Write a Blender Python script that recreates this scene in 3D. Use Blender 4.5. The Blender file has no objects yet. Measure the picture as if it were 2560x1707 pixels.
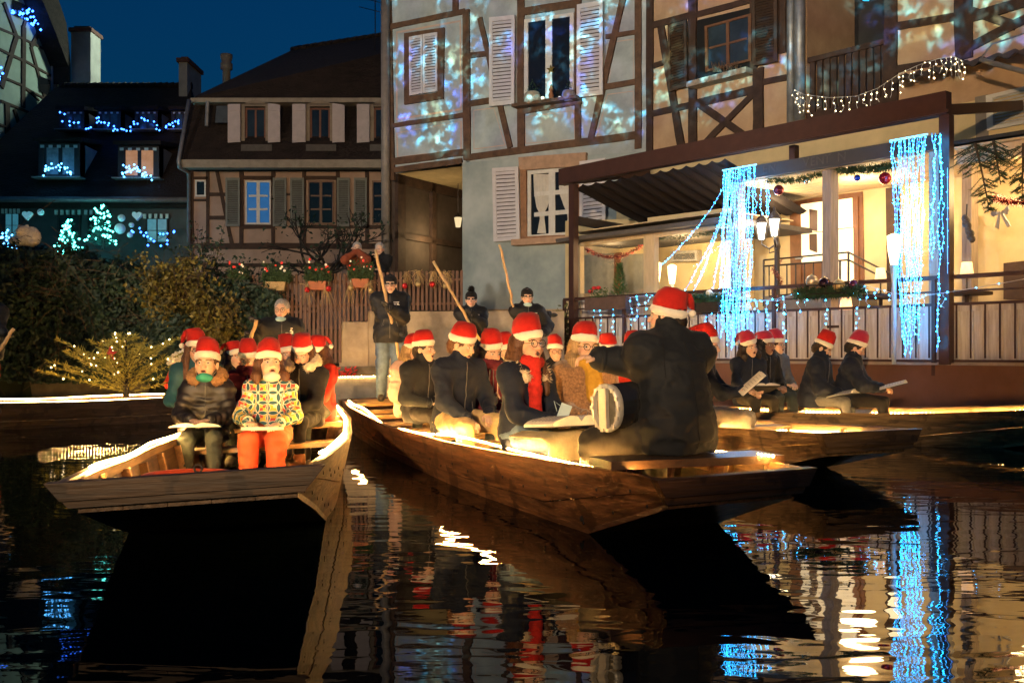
import bpy, math, random
import numpy as np
from mathutils import Vector, Matrix, noise as mnoise
from mathutils.bvhtree import BVHTree
random.seed(7); np.random.seed(7)
S = bpy.context.scene
COL = S.collection
R = math.radians
# ---------------------------------------------------------------- camera
F, U0, V0, CZ = 2488.9, 1280.0, 883.0, 1.25        # focal in photo pixels, horizon row, eye height above the water
cam = bpy.data.objects.new('camera', bpy.data.cameras.new('camera')); COL.objects.link(cam)
cam.location = (0, 0, CZ); cam.rotation_euler = (R(90), 0, 0)
cam.data.lens = 35.0; cam.data.sensor_width = 36.0; cam.data.shift_y = (V0 - 853.5) / 2560.0
cam.data.clip_start = 0.05; cam.data.clip_end = 3000
cam.data.dof.use_dof = False
S.camera = cam
# ---------------------------------------------------------------- dusk sky
wd = bpy.data.worlds.new('World'); S.world = wd; wd.use_nodes = True
nt = wd.node_tree; nt.nodes.clear()
sky = nt.nodes.new('ShaderNodeTexSky'); sky.sky_type = 'NISHITA'; sky.sun_disc = False
sky.sun_elevation = R(1.2); sky.sun_rotation = R(200); sky.altitude = 100; sky.air_density = 1.3; sky.dust_density = 0.6; sky.ozone_density = 4.0
hs = nt.nodes.new('ShaderNodeMix'); hs.data_type = 'RGBA'; hs.blend_type = 'MULTIPLY'; hs.inputs[0].default_value = 1.0
hs.inputs[7].default_value = (0.03, 0.56, 0.88, 1)
bg = nt.nodes.new('ShaderNodeBackground'); bg.inputs[1].default_value = 0.15
wo = nt.nodes.new('ShaderNodeOutputWorld')
nt.links.new(sky.outputs[0], hs.inputs[6]); nt.links.new(hs.outputs[2], bg.inputs[0]); nt.links.new(bg.outputs[0], wo.inputs[0])
S.view_settings.view_transform = 'Standard'; S.view_settings.look = 'None'; S.view_settings.exposure = 0.0; S.view_settings.gamma = 1.0
S.render.engine = 'CYCLES'
S.cycles.use_denoising = True
try: S.cycles.denoiser = 'OPENIMAGEDENOISE'
except Exception: pass
S.cycles.max_bounces = 6; S.cycles.diffuse_bounces = 3; S.cycles.glossy_bounces = 3; S.cycles.transmission_bounces = 4; S.cycles.transparent_max_bounces = 8
S.cycles.sample_clamp_indirect = 6.0; S.cycles.caustics_reflective = False; S.cycles.caustics_refractive = False
S.cycles.use_light_tree = True
S.cycles.use_adaptive_sampling = True; S.cycles.adaptive_threshold = 0.03
sun = bpy.data.objects.new('sun', bpy.data.lights.new('sun', 'SUN')); COL.objects.link(sun)
sun.data.energy = 0.01; sun.data.angle = R(12); sun.data.color = (1.0, 0.86, 0.72)
sd_ = Vector((math.sin(R(200)) * math.cos(R(1.2)), math.cos(R(200)) * math.cos(R(1.2)), math.sin(R(1.2)))); sun.rotation_euler = (-sd_).to_track_quat('-Z', 'Y').to_euler()

def lamp(name, kind, loc, power, color, size=0.1, aim=None, spot=None, blend=0.3):
    l = bpy.data.lights.new(name, kind); l.energy = power; l.color = color
    if kind in ('POINT', 'SPOT'): l.shadow_soft_size = size
    if kind == 'AREA': l.size = size
    if kind == 'SPOT': l.spot_size = R(spot); l.spot_blend = blend
    o = bpy.data.objects.new(name, l); COL.objects.link(o); o.location = loc
    if aim is not None: o.rotation_euler = (Vector(aim) - Vector(loc)).to_track_quat('-Z', 'Y').to_euler()
    return o
WARM = (1.0, 0.62, 0.26)
# street floodlights on the left bank and across the canal that wash the facades, and the light-show projector
lamp('bank_floodlight', 'SPOT', (-13.0, 3.0, 5.5), 6200, (1.0, 0.90, 0.74), 0.3, (1.5, 21.5, 5.4), 46, 0.7)
lamp('quay_streetlight', 'SPOT', (-3.5, -10.0, 4.2), 14000, (1.0, 0.68, 0.37), 0.25, (0.4, 18.0, 6.6), 41.0, 0.36)
proj = lamp('light_show_projector', 'SPOT', (-9.0, -6.0, 5.2), 170000, (1, 1, 1), 0.02, (2.5, 19.5, 8.4), 48, 0.02)
def gobo(o):
    l = o.data; l.use_nodes = True; n = l.node_tree; k = n.links
    em = n.nodes['Emission']
    tc = n.nodes.new('ShaderNodeTexCoord'); sp = n.nodes.new('ShaderNodeSeparateXYZ'); k.new(tc.outputs['Normal'], sp.inputs[0])
    def mth(op, a, b=None):
        m = n.nodes.new('ShaderNodeMath'); m.operation = op
        for i, x in enumerate((a, b)):
            if x is None: continue
            if isinstance(x, (int, float)): m.inputs[i].default_value = x
            else: k.new(x, m.inputs[i])
        return m.outputs[0]
    zz = mth('ABSOLUTE', sp.outputs[2])
    px = mth('DIVIDE', sp.outputs[0], zz); py = mth('DIVIDE', sp.outputs[1], zz)
    cb = n.nodes.new('ShaderNodeCombineXYZ'); k.new(px, cb.inputs[0]); k.new(py, cb.inputs[1])
    def noise(sc, det, off):
        mp = n.nodes.new('ShaderNodeMapping'); mp.inputs['Location'].default_value = off; k.new(cb.outputs[0], mp.inputs[0])
        t = n.nodes.new('ShaderNodeTexNoise'); t.noise_dimensions = '2D'; t.inputs['Scale'].default_value = sc; t.inputs['Detail'].default_value = det
        k.new(mp.outputs[0], t.inputs['Vector']); return t
    def ramp(fac, stops):
        r = n.nodes.new('ShaderNodeValToRGB'); e = r.color_ramp.elements
        while len(e) < len(stops): e.new(0.5)
        for x, (p, c) in zip(e, stops): x.position = p; x.color = c
        k.new(fac, r.inputs[0]); return r.outputs[0]
    big = noise(20, 1.5, (3, 1, 0)); fine = noise(150, 2.5, (0, 5, 0)); hue = noise(40, 0, (9, 2, 0))
    vo = n.nodes.new('ShaderNodeTexVoronoi'); vo.voronoi_dimensions = '2D'; vo.inputs['Scale'].default_value = 80; k.new(cb.outputs[0], vo.inputs['Vector'])
    bl = ramp(big.outputs[0], [(0.44, (0, 0, 0, 1)), (0.56, (1, 1, 1, 1))])
    fl = ramp(fine.outputs[0], [(0.46, (0, 0, 0, 1)), (0.66, (1, 1, 1, 1))])
    vl = ramp(vo.outputs[0], [(0.15, (1, 1, 1, 1)), (0.5, (0, 0, 0, 1))])
    inten = mth('MULTIPLY', bl, mth('MAXIMUM', mth('MULTIPLY', fl, vl), mth('MULTIPLY', fl, 0.35)))
    inv = o.matrix_basis.inverted(); q = inv @ Vector((-2.95, 24.1, 8.0)); cx = q.x / abs(q.z)
    side = mth('GREATER_THAN', px, cx)
    cut = ramp(mth('ADD', py, 0.5), [(0.40, (0, 0, 0, 1)), (0.415, (1, 1, 1, 1))])
    inten = mth('MULTIPLY', mth('MULTIPLY', mth('ADD', inten, 0.02), cut), side)
    hc = ramp(hue.outputs[0], [(0.28, (0.10, 0.22, 1.0, 1)), (0.38, (0.06, 0.45, 1.0, 1)), (0.52, (0.12, 0.70, 1.0, 1)), (0.70, (0.35, 0.88, 0.95, 1)), (0.80, (0.6, 0.85, 0.55, 1))])
    k.new(hc, em.inputs[0]); k.new(inten, em.inputs[1])
gobo(proj)
lamp('gable_fill_light', 'SPOT', (-12.0, 38.0, 13.0), 950, (0.80, 1.0, 0.82), 0.3, (-17.2, 35.5, 12.0), 95, 0.6)  # added lamp hanging in mid-air to brighten the mint gable
lamp('mansard_fill_light', 'SPOT', (-15.0, 12.0, 7.0), 1900, (1.0, 0.78, 0.62), 0.3, (-8.0, 30.0, 6.2), 34, 0.7)  # extra spot added to brighten the mansard house front
# ---------------------------------------------------------------- helpers
def pt(u, v, y): return Vector(((u - U0) / F * y, y, CZ - (v - V0) / F * y))
def gz(u, v, z):
    y = (CZ - z) * F / (v - V0); return Vector(((u - U0) / F * y, y, z))
def C1(x, y): return (x / 2.376, y / 2.376)
def C2(x, y): return (440 + x / 2.376, 80 + y / 2.376)
def C3(x, y): return (940 + x / 2.376, y / 2.376)
def C4(x, y): return (1560 + x / 2.24, y / 2.24)
def T1(x, y): return (1380 + x / 3.015, 420 + y / 3.015)
def T2(x, y): return (1880 + x / 2.8, 380 + y / 2.8)
def G3(x, y): return (x / 3.267, 480 + y / 3.267)
def G4(x, y): return (500 + x / 3.36, 600 + y / 3.36)
WM = {}
def obj(name, me, mt=None, parent=None, mw=None):
    """link a mesh (MB or Mesh) as one object"""
    if isinstance(me, MB): me = me.mesh(name)
    if mt is not None and not me.materials:
        for m_ in (mt if isinstance(mt, (list, tuple)) else [mt]): me.materials.append(m_)
    o = bpy.data.objects.new(name, me); COL.objects.link(o)
    mw = mw if mw is not None else Matrix.Identity(4)
    if parent is not None:
        o.parent = parent; o.matrix_parent_inverse = WM[parent.name].inverted()
    o.matrix_basis = mw; WM[o.name] = mw.copy()
    return o
def thing(name, label, cat, loc=(0, 0, 0), group=None):
    o = bpy.data.objects.new(name, None); COL.objects.link(o); o.location = loc; o.empty_display_size = 0.1
    WM[o.name] = Matrix.Translation(loc)
    return tag(o, label, cat, group)
def tag(o, label=None, cat=None, group=None, kind=None):
    if label: o['label'] = label
    if cat: o['category'] = cat
    if group: o['group'] = group
    if kind: o['kind'] = kind
    return o
def struct(name, me, mt):
    return tag(obj(name, me, mt), kind='structure')
class MB:
    def __init__(s): s.v = []; s.f = []; s.m = []; s.sm = []; s.cur = 0; s.smooth = False
    def add(s, vs, fs):
        b = len(s.v); s.v.extend([tuple(x) for x in vs])
        for f in fs: s.f.append(tuple(b + i for i in f)); s.m.append(s.cur); s.sm.append(s.smooth)
        return s
    def box(s, c, d, rot=None):
        c = Vector(c); hx, hy, hz = d[0] / 2, d[1] / 2, d[2] / 2
        vs = [Vector((x, y, z)) for x in (-hx, hx) for y in (-hy, hy) for z in (-hz, hz)]
        if rot is not None: vs = [rot @ q for q in vs]
        return s.add([q + c for q in vs], [(0, 1, 3, 2), (4, 6, 7, 5), (0, 4, 5, 1), (2, 3, 7, 6), (0, 2, 6, 4), (1, 5, 7, 3)])
    def prism(s, pts, off):
        """polygon pts (3d) extruded by vector off"""
        n = len(pts); off = Vector(off); a = [Vector(p) for p in pts]; b = [p + off for p in a]
        fs = [tuple(range(n)), tuple(range(2 * n - 1, n - 1, -1))]
        fs += [(i, i + n, (i + 1) % n + n, (i + 1) % n) for i in range(n)]
        return s.add(a + b, fs)
    def beam(s, a, b, w, h, up=(0, 0, 1)):
        a = Vector(a); b = Vector(b); d = (b - a).normalized(); up = Vector(up)
        if abs(d.dot(up)) > 0.98: up = Vector((1, 0, 0))
        x = d.cross(up).normalized() * (w / 2); z = x.cross(d).normalized() * (h / 2)
        return s.add([a - x - z, a + x - z, a + x + z, a - x + z, b - x - z, b + x - z, b + x + z, b - x + z],
                     [(3, 2, 1, 0), (4, 5, 6, 7), (0, 1, 5, 4), (1, 2, 6, 5), (2, 3, 7, 6), (3, 0, 4, 7)])
    def tube(s, path, r, n=8, caps=True):
        path = [Vector(p) for p in path]; m = len(path); rs = r if isinstance(r, (list, tuple)) else [r] * m
        vs = []; ref = Vector((0, 0, 1)); px = None
        for i, p in enumerate(path):
            d = (path[min(i + 1, m - 1)] - path[max(i - 1, 0)])
            d = d.normalized() if d.length > 1e-9 else Vector((0, 0, 1))
            if px is None:
                x = d.cross(ref if abs(d.z) < 0.95 else Vector((1, 0, 0))).normalized()
            else:
                x = (px - d * px.dot(d))
                x = x.normalized() if x.length > 1e-6 else d.orthogonal().normalized()
            px = x; y = d.cross(x)
            vs += [p + (x * math.cos(t) + y * math.sin(t)) * rs[i] for t in (2 * math.pi * k / n for k in range(n))]
        fs = [(i * n + k, i * n + (k + 1) % n, (i + 1) * n + (k + 1) % n, (i + 1) * n + k) for i in range(m - 1) for k in range(n)]
        if caps: fs += [tuple(range(n - 1, -1, -1)), tuple(range((m - 1) * n, m * n))]
        return s.add(vs, fs)
    def loft(s, rings, caps=True, closed=True):
        n = len(rings[0]); vs = [p for r in rings for p in r]; k2 = n if closed else n - 1
        fs = [(i * n + k, i * n + (k + 1) % n, (i + 1) * n + (k + 1) % n, (i + 1) * n + k) for i in range(len(rings) - 1) for k in range(k2)]
        if caps and closed: fs += [tuple(range(n - 1, -1, -1)), tuple(range((len(rings) - 1) * n, len(rings) * n))]
        return s.add(vs, fs)
    def lathe(s, c, prof, n=12, rot=None, caps=True):
        c = Vector(c); rings = []
        for r, z in prof:
            ring = [Vector((r * math.cos(2 * math.pi * k / n), r * math.sin(2 * math.pi * k / n), z)) for k in range(n)]
            rings.append([(rot @ q if rot is not None else q) + c for q in ring])
        return s.loft(rings, caps)
    def ball(s, c, r, n=10, m=6, sc=(1, 1, 1), rot=None):
        c = Vector(c); rings = []
        for i in range(m + 1):
            t = math.pi * i / m; rr = max(math.sin(t), 0.02)
            ring = [Vector((rr * math.cos(2 * math.pi * k / n) * r * sc[0], rr * math.sin(2 * math.pi * k / n) * r * sc[1], -math.cos(t) * r * sc[2])) for k in range(n)]
            rings.append([(rot @ q if rot is not None else q) + c for q in ring])
        return s.loft(rings, True)
    def octa(s, c, r):
        x, y, z = c
        return s.add([(x + r, y, z), (x - r, y, z), (x, y + r, z), (x, y - r, z), (x, y, z + r), (x, y, z - r)],
                     [(0, 2, 4), (2, 1, 4), (1, 3, 4), (3, 0, 4), (2, 0, 5), (1, 2, 5), (3, 1, 5), (0, 3, 5)])
    def mesh(s, name='mesh'):
        me = bpy.data.meshes.new(name); me.from_pydata(s.v, [], s.f); 
        if any(s.m): me.polygons.foreach_set('material_index', s.m)
        if any(s.sm): me.polygons.foreach_set('use_smooth', s.sm)
        me.update(); return me
def smooth(me):
    me.polygons.foreach_set('use_smooth', [True] * len(me.polygons)); return me
def npmesh(name, v, f, sm=False):
    me = bpy.data.meshes.new(name); me.from_pydata(np.asarray(v).tolist(), [], np.asarray(f).tolist())
    if sm: smooth(me)
    me.update(); return me
# ---------------------------------------------------------------- materials
MATS = {}
def mat(name, col, rough=0.7, var=0.15, scale=6.0, stretch=None, rotz=0.0, bump=0.0, bscale=40.0, metal=0.0, emit=None, es=0.0, spec=0.5, col2=None, sheen=0.0, coords='pos', bdist=0.01, detail=4.0):
    if name in MATS: return MATS[name]
    m = bpy.data.materials.new(name); m.use_nodes = True; n = m.node_tree; k = n.links; p = n.nodes['Principled BSDF']
    p.inputs['Roughness'].default_value = rough; p.inputs['Metallic'].default_value = metal; p.inputs['Specular IOR Level'].default_value = spec
    if sheen: p.inputs['Sheen Weight'].default_value = sheen
    if coords == 'pos': src = n.nodes.new('ShaderNodeNewGeometry').outputs['Position']
    else: src = n.nodes.new('ShaderNodeTexCoord').outputs['Object']
    def mapped(sc):
        mp = n.nodes.new('ShaderNodeMapping'); mp.inputs['Rotation'].default_value = (0, 0, rotz); k.new(src, mp.inputs[0])
        m2 = n.nodes.new('ShaderNodeMapping'); m2.inputs['Scale'].default_value = sc; k.new(mp.outputs[0], m2.inputs[0]); return m2.outputs[0]
    vec = mapped(stretch or (1, 1, 1))
    c = tuple(col) + (1,)
    if var > 0 or col2:
        t = n.nodes.new('ShaderNodeTexNoise'); t.inputs['Scale'].default_value = scale; t.inputs['Detail'].default_value = detail; t.inputs['Roughness'].default_value = 0.65; k.new(vec, t.inputs['Vector'])
        r = n.nodes.new('ShaderNodeValToRGB'); e = r.color_ramp.elements
        e[0].position = 0.3; e[1].position = 0.7
        e[0].color = tuple(x * (1 - var) for x in col) + (1,); e[1].color = (tuple(col2) + (1,)) if col2 else tuple(min(1, x * (1 + var)) for x in col) + (1,)
        k.new(t.outputs[0], r.inputs[0]); k.new(r.outputs[0], p.inputs['Base Color'])
    else: p.inputs['Base Color'].default_value = c
    if bump:
        b = n.nodes.new('ShaderNodeBump'); b.inputs['Strength'].default_value = bump; b.inputs['Distance'].default_value = bdist
        t2 = n.nodes.new('ShaderNodeTexNoise'); t2.inputs['Scale'].default_value = bscale; t2.inputs['Detail'].default_value = 3; k.new(vec, t2.inputs['Vector'])
        k.new(t2.outputs[0], b.inputs['Height']); k.new(b.outputs[0], p.inputs['Normal'])
    if emit:
        p.inputs['Emission Color'].default_value = tuple(emit) + (1,); p.inputs['Emission Strength'].default_value = es
    MATS[name] = m; return m
def scratch(m, rotz, col, amt=0.5):
    """pale scratches and dark stains worn into a wooden hull"""
    n = m.node_tree; k = n.links; p = n.nodes['Principled BSDF']; src = p.inputs['Base Color'].links[0].from_socket
    g = n.nodes.new('ShaderNodeNewGeometry'); prev = src
    for sc, rz, lo, c, a in (((1.2, 1.2, 42), 0.35, 0.655, tuple(min(1, x * 3.2 + .03) for x in col), amt), ((1.0, 1.0, 55), -0.5, 0.675, tuple(min(1, x * 3.0 + .03) for x in col), amt * .8), ((2.2, 2.2, 3.5), 0.1, 0.56, tuple(x * .35 for x in col), .7)):
        mp = n.nodes.new('ShaderNodeMapping'); mp.inputs['Rotation'].default_value = (0, rz, rotz); mp.inputs['Scale'].default_value = (sc[0] * 1.6, sc[1] * 1.6, sc[2]); k.new(g.outputs['Position'], mp.inputs[0])
        t = n.nodes.new('ShaderNodeTexNoise'); t.inputs['Scale'].default_value = 1.5; t.inputs['Detail'].default_value = 4; k.new(mp.outputs[0], t.inputs['Vector'])
        r = n.nodes.new('ShaderNodeValToRGB'); e = r.color_ramp.elements; e[0].position = lo; e[0].color = (0, 0, 0, 1); e[1].position = lo + .05; e[1].color = (a, a, a, 1); k.new(t.outputs[0], r.inputs[0])
        x = n.nodes.new('ShaderNodeMix'); x.data_type = 'RGBA'; k.new(r.outputs[0], x.inputs[0]); k.new(prev, x.inputs[6]); x.inputs[7].default_value = c + (1,); prev = x.outputs[2]
    k.new(prev, p.inputs['Base Color']); return m
def emat(name, col, s):
    if name in MATS: return MATS[name]
    m = bpy.data.materials.new(name); m.use_nodes = True; n = m.node_tree; n.nodes.clear()
    e = n.nodes.new('ShaderNodeEmission'); e.inputs[0].default_value = tuple(col) + (1,); e.inputs[1].default_value = s
    o = n.nodes.new('ShaderNodeOutputMaterial'); n.links.new(e.outputs[0], o.inputs[0]); MATS[name] = m; return m
def glass(name, tint=(1, 1, 1), rough=0.02, alpha=0.25):
    """window glass: mirror-like film over a transparent pane"""
    if name in MATS: return MATS[name]
    m = bpy.data.materials.new(name); m.use_nodes = True; n = m.node_tree; n.nodes.clear(); k = n.links
    g = n.nodes.new('ShaderNodeBsdfGlossy'); g.inputs['Roughness'].default_value = rough
    t = n.nodes.new('ShaderNodeBsdfTransparent'); t.inputs[0].default_value = tuple(tint) + (1,)
    mx = n.nodes.new('ShaderNodeMixShader'); o = n.nodes.new('ShaderNodeOutputMaterial')
    mx.inputs[0].default_value = 0.07; k.new(t.outputs[0], mx.inputs[1]); k.new(g.outputs[0], mx.inputs[2]); k.new(mx.outputs[0], o.inputs[0])
    MATS[name] = m; return m
class Wall:
    """a vertical plane through (x,y) along direction d; maps photo pixels to points on it, n points towards the viewer"""
    def __init__(s, o, d):
        s.o = Vector((o[0], o[1], 0)); s.d = Vector((d[0], d[1], 0)).normalized(); s.n = Vector((s.d.y, -s.d.x, 0))
        if s.n.dot(-s.o) < 0: s.n = -s.n
    def off(s, k): w = Wall.__new__(Wall); w.o = s.o + s.n * k; w.d = s.d; w.n = s.n; return w
    def p(s, uv, k=0.0):
        a = (uv[0] - U0) / F; n = s.n; y = n.dot(s.o + n * k) / (n.x * a + n.y)
        return Vector((a * y, y, CZ - (uv[1] - V0) / F * y))
    def quad(s, mb, pts, k0, k1):
        """pixel polygon -> prism from depth k0 to k1 out of the wall"""
        a = [s.p(q, k1) for q in pts]; return mb.prism(a, s.n * (k0 - k1))
    def bar(s, mb, a, b, wpx, k0, k1, ext=0.0):
        A = s.p(a); B = s.p(b); t = (B - A).normalized(); A -= t * ext; B += t * ext
        y = (A.y + B.y) / 2; w = wpx / F * y
        x = t.cross(s.n).normalized() * (w / 2)
        if abs(t.z) > 0.7: x = x * (1.0 / max(0.3, abs(s.d.x)))**0.6
        ns = max(1, min(7, int((B - A).length / .45))); jr = random.Random(int(A.x * 971 + A.z * 317 + B.z * 53)); up = []; dn = []   # hand-hewn edges
        for i in range(ns + 1):
            q = A.lerp(B, i / ns) + s.n * k1; up.append(q + x * (1 + jr.uniform(-.12, .12))); dn.append(q - x * (1 + jr.uniform(-.12, .12)))
        return mb.prism(dn[::-1] + up, s.n * (k0 - k1)) if False else mb.prism(dn + up[::-1], s.n * (k0 - k1))
# ---------------------------------------------------------------- water, ground
def water_mat():
    m = bpy.data.materials.new('canal_water'); m.use_nodes = True; n = m.node_tree; k = n.links; p = n.nodes['Principled BSDF']
    p.inputs['Base Color'].default_value = (0.004, 0.007, 0.006, 1); p.inputs['Roughness'].default_value = 0.015; p.inputs['IOR'].default_value = 1.33; p.inputs['Specular IOR Level'].default_value = 0.24
    g = n.nodes.new('ShaderNodeNewGeometry')
    def nz(sc, rot, det, dist):
        mp = n.nodes.new('ShaderNodeMapping'); mp.inputs['Scale'].default_value = sc; mp.inputs['Rotation'].default_value = (0, 0, rot); k.new(g.outputs['Position'], mp.inputs[0])
        t = n.nodes.new('ShaderNodeTexNoise'); t.inputs['Scale'].default_value = 1.0; t.inputs['Detail'].default_value = det; t.inputs['Roughness'].default_value = 0.5; t.inputs['Distortion'].default_value = dist
        k.new(mp.outputs[0], t.inputs['Vector']); return t.outputs[0]
    a = nz((1.6, 4.2, 1), R(8), 1.0, 0.6); b = nz((5.0, 11.0, 1), R(-12), 1.5, 0.4)
    b1 = n.nodes.new('ShaderNodeBump'); b1.inputs['Strength'].default_value = 1.0; b1.inputs['Distance'].default_value = 0.0042; k.new(a, b1.inputs['Height'])
    b2 = n.nodes.new('ShaderNodeBump'); b2.inputs['Strength'].default_value = 1.0; b2.inputs['Distance'].default_value = 0.0006; k.new(b, b2.inputs['Height']); k.new(b1.outputs[0], b2.inputs['Normal'])
    k.new(b2.outputs[0], p.inputs['Normal']); return m
mb = MB(); mb.add([(-120, -40, 0.2), (120, -40, 0.2), (120, 60, 0.2), (-120, 60, 0.2)], [(0, 1, 2, 3)]); struct('water', mb, water_mat())
# terrace and facade planes
TD = Vector((-0.865, 1, 0)).normalized()
TER = Wall((6.43, 12.5), TD)                       # railing plane of the restaurant terrace
H5 = TER.off(-2.6)                                 # restaurant facade
J = H5.p((1627, 600)); H4 = Wall((J.x, J.y), (-1.65, 1))
FEN = Wall((0, 17.6), (1, 0.0))                    # garden fence
M_soil = mat('ground_soil', (0.05, 0.045, 0.035), 0.95, 0.4, 3, bump=0.3)
M_stone = mat('bank_stone', (0.30, 0.25, 0.18), 0.9, 0.35, 2.5, bump=0.6, bscale=14)
t0 = TER.o + TD * 20 - TER.n * 0.3; 
pA = TER.p((1430, 880), -0.35); pB = TER.p((2900, 880), -0.35)
mb = MB()
gp = [(-150, 19.2, 1.0), (-3.6, 19.2, 1.0), (-3.5, 17.8, 1.0), (pA.x, pA.y + 0.2, 1.0), (pB.x, pB.y, 1.0), (150, pB.y - 120, 1.0), (700, 600, 1.0), (-700, 600, 1.0)]
mb.prism(gp, (0, 0, -1.5)); struct('ground', mb, M_soil)
# ---------------------------------------------------------------- boats
def bead_rope(name, path, parent, warm, r=0.005, step=0.045, br=0.0085, tubemat=None, lit=None):
    """clear rope-light tube with LEDs inside"""
    path = [Vector(p) for p in path]
    t = MB(); t.smooth = True; t.tube(path, r, 6); o = obj(name, t, tubemat, parent)
    b = MB(); acc = 0.0
    for p, q in zip(path[:-1], path[1:]):
        L = (q - p).length
        if L < 1e-6: continue
        while acc < L:
            b.octa(p.lerp(q, acc / L), br); acc += step
        acc -= L
    if b.v: tag(obj('led_beads', b, lit, o), kind='stuff')
    return o
M_tube = mat('rope_tube', (0.9, 0.75, 0.45), 0.3, 0, emit=(1.0, 0.50, 0.12), es=3.0)
M_led = emat('led_warm', (1.0, 0.50, 0.12), 3300.0)
M_led2 = emat('led_warm_soft', (1.0, 0.56, 0.16), 420.0)
def lerp1(tab, t):
    for (a, x), (b, y) in zip(tab[:-1], tab[1:]):
        if t <= b:
            f = (t - a) / (b - a); f = f * f * (3 - 2 * f) * 0.5 + f * 0.5; return x + (y - x) * f
    return tab[-1][1]
BOATS = {}
M_nail = mat('nail_iron', (.02, .014, .01), .6, 0)
def boat(key, label, bow, stern, W=0.74, wb=0.56, ws=0.5, gb=0.62, gm=0.5, gs=0.6, roll=0.0, bottom_b=0.44, rake=2.0, benches=(), ropes='both', col=(0.16, 0.085, 0.035), deck=True, rope_up=0.0, swag=0.0, colin=None, rope_from=0.07, nails=False):
    bow = Vector(bow + (0,)); stern = Vector(stern + (0,)); e = stern - bow; L = e.length; e.normalize(); n = Vector((e.y, -e.x, 0))
    ang = math.atan2(e.y, e.x)
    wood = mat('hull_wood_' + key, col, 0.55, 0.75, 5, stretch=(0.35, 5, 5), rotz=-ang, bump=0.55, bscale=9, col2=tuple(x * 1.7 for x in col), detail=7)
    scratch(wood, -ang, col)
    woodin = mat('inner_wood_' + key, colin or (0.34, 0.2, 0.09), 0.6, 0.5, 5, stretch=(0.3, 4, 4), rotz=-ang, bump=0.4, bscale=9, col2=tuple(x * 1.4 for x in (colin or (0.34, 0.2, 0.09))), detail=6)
    woodacr = mat('bench_wood_' + key, (0.40, 0.22, 0.09), 0.5, 0.5, 5, stretch=(4, 0.35, 4), rotz=-ang, bump=0.3, bscale=9, col2=(0.5, 0.3, 0.13), detail=6)
    woodend = mat('end_wood_' + key, tuple(x * .6 for x in col), 0.6, 0.6, 4, stretch=(6, 0.5, 6), rotz=-ang, bump=0.5, bscale=9, col2=tuple(x * .9 for x in col), detail=6); scratch(woodend, -ang, tuple(x * .6 for x in col), .35)
    wt = [(0, wb), (0.12, wb + (W - wb) * 0.45), (0.35, W), (0.6, W), (0.85, ws + (W - ws) * 0.55), (1, ws)]
    gt = [(0, gb), (0.3, gm + 0.03), (0.55, gm), (0.8, gm + 0.03), (1, gs)]
    rk = rake / L
    bt = [(0, bottom_b), (rk, 0.08), (0.80, 0.08), (1, 0.32)]
    def bz(t):
        for (a, x), (b, y) in zip(bt[:-1], bt[1:]):
            if t <= b: return x + (y - x) * (t - a) / (b - a)
        return bt[-1][1]
    def P(t, side, h, inset=0.0):
        """h 0 at the chine .. 1 at the gunwale; side -1..1"""
        w = lerp1(wt, t); g = lerp1(gt, t); b = bz(t)
        ww = w * (0.84 + 0.16 * h) - inset
        off = side * ww
        return bow + e * (t * L) + n * off + Vector((0, 0, b + (g - b) * h + off * roll))
    root = thing('punt_boat', label, 'boat', tuple(P(0.5, 0, 0)))
    ts = sorted(set([i / 30 for i in range(31)] + [rk]))
    for sd in (-1, 1):
        for h0, h1 in ((0.0, 0.47), (0.485, 1.0)):
            m = MB(); rings = []
            for t in ts:
                o0 = 0.004 if h0 == 0 else 0.0
                rings.append([P(t, sd, h0, o0), P(t, sd, h1, o0), P(t, sd, h1, 0.038), P(t, sd, h0, 0.038)])
            m.loft(rings); obj('side_plank', m, wood, root)
        m = MB(); rings = []                       # gunwale strip inside
        for t in ts[1:]:
            a = P(t, sd, 1.0, 0.040); rings.append([a + Vector((0, 0, -0.07)), a + Vector((0, 0, -0.012)), a - n * sd * 0.03 + Vector((0, 0, -0.012)), a - n * sd * 0.03 + Vector((0, 0, -0.07))])
        m.loft(rings); obj('inner_rail', m, woodin, root)
        for i in range(1, int(L / 0.75)):          # ribs
            t = i * 0.75 / L
            a = P(t, sd, 0.03, 0.041); b = P(t, sd, 0.86, 0.041)
            m = MB(); m.beam(a - n * sd * 0.025, b - n * sd * 0.025, 0.05, 0.045, e); obj('rib', m, woodin, root)
    for j in range(5):
        m = MB(); rings = []; s0 = -1 + j * 0.4; s1 = s0 + 0.394
        for t in ts:
            a = P(t, s0, 0.0, 0); b = P(t, s1, 0.0, 0)
            rings.append([a + Vector((0, 0, -0.03)), b + Vector((0, 0, -0.03)), b + Vector((0, 0, 0.0)), a + Vector((0, 0, 0.0))])
        m.loft(rings); obj('bottom_plank', m, wood, root)
        if j in (1, 2, 3):
            m = MB(); rings = []
            for t in [x / 20 for x in range(3, 18)]:
                a = P(t, s0 * 0.98, 0.0, 0); b = P(t, s1 * 0.98, 0.0, 0); up = Vector((0, 0, 0.10))
                rings.append([a + up, b + up, b + up + Vector((0, 0, 0.02)), a + up + Vector((0, 0, 0.02))])
            m.loft(rings); obj('floor_plank', m, woodin, root)
    for t, s_, nm in ((0, -1, 'bow_plank'), (1, 1, 'stern_plank')):
        for h0, h1, th in ((0.0, 0.30, 0.05), (0.31, 1.02, 0.075)):
            m = MB()
            q = [P(t, -1, h0, -0.03), P(t, 1, h0, -0.03), P(t, 1, h1, -0.03), P(t, -1, h1, -0.03)]
            m.prism([x - e * 0.002 * -s_ for x in q], e * (th * s_)); obj(nm, m, woodend, root)
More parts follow.
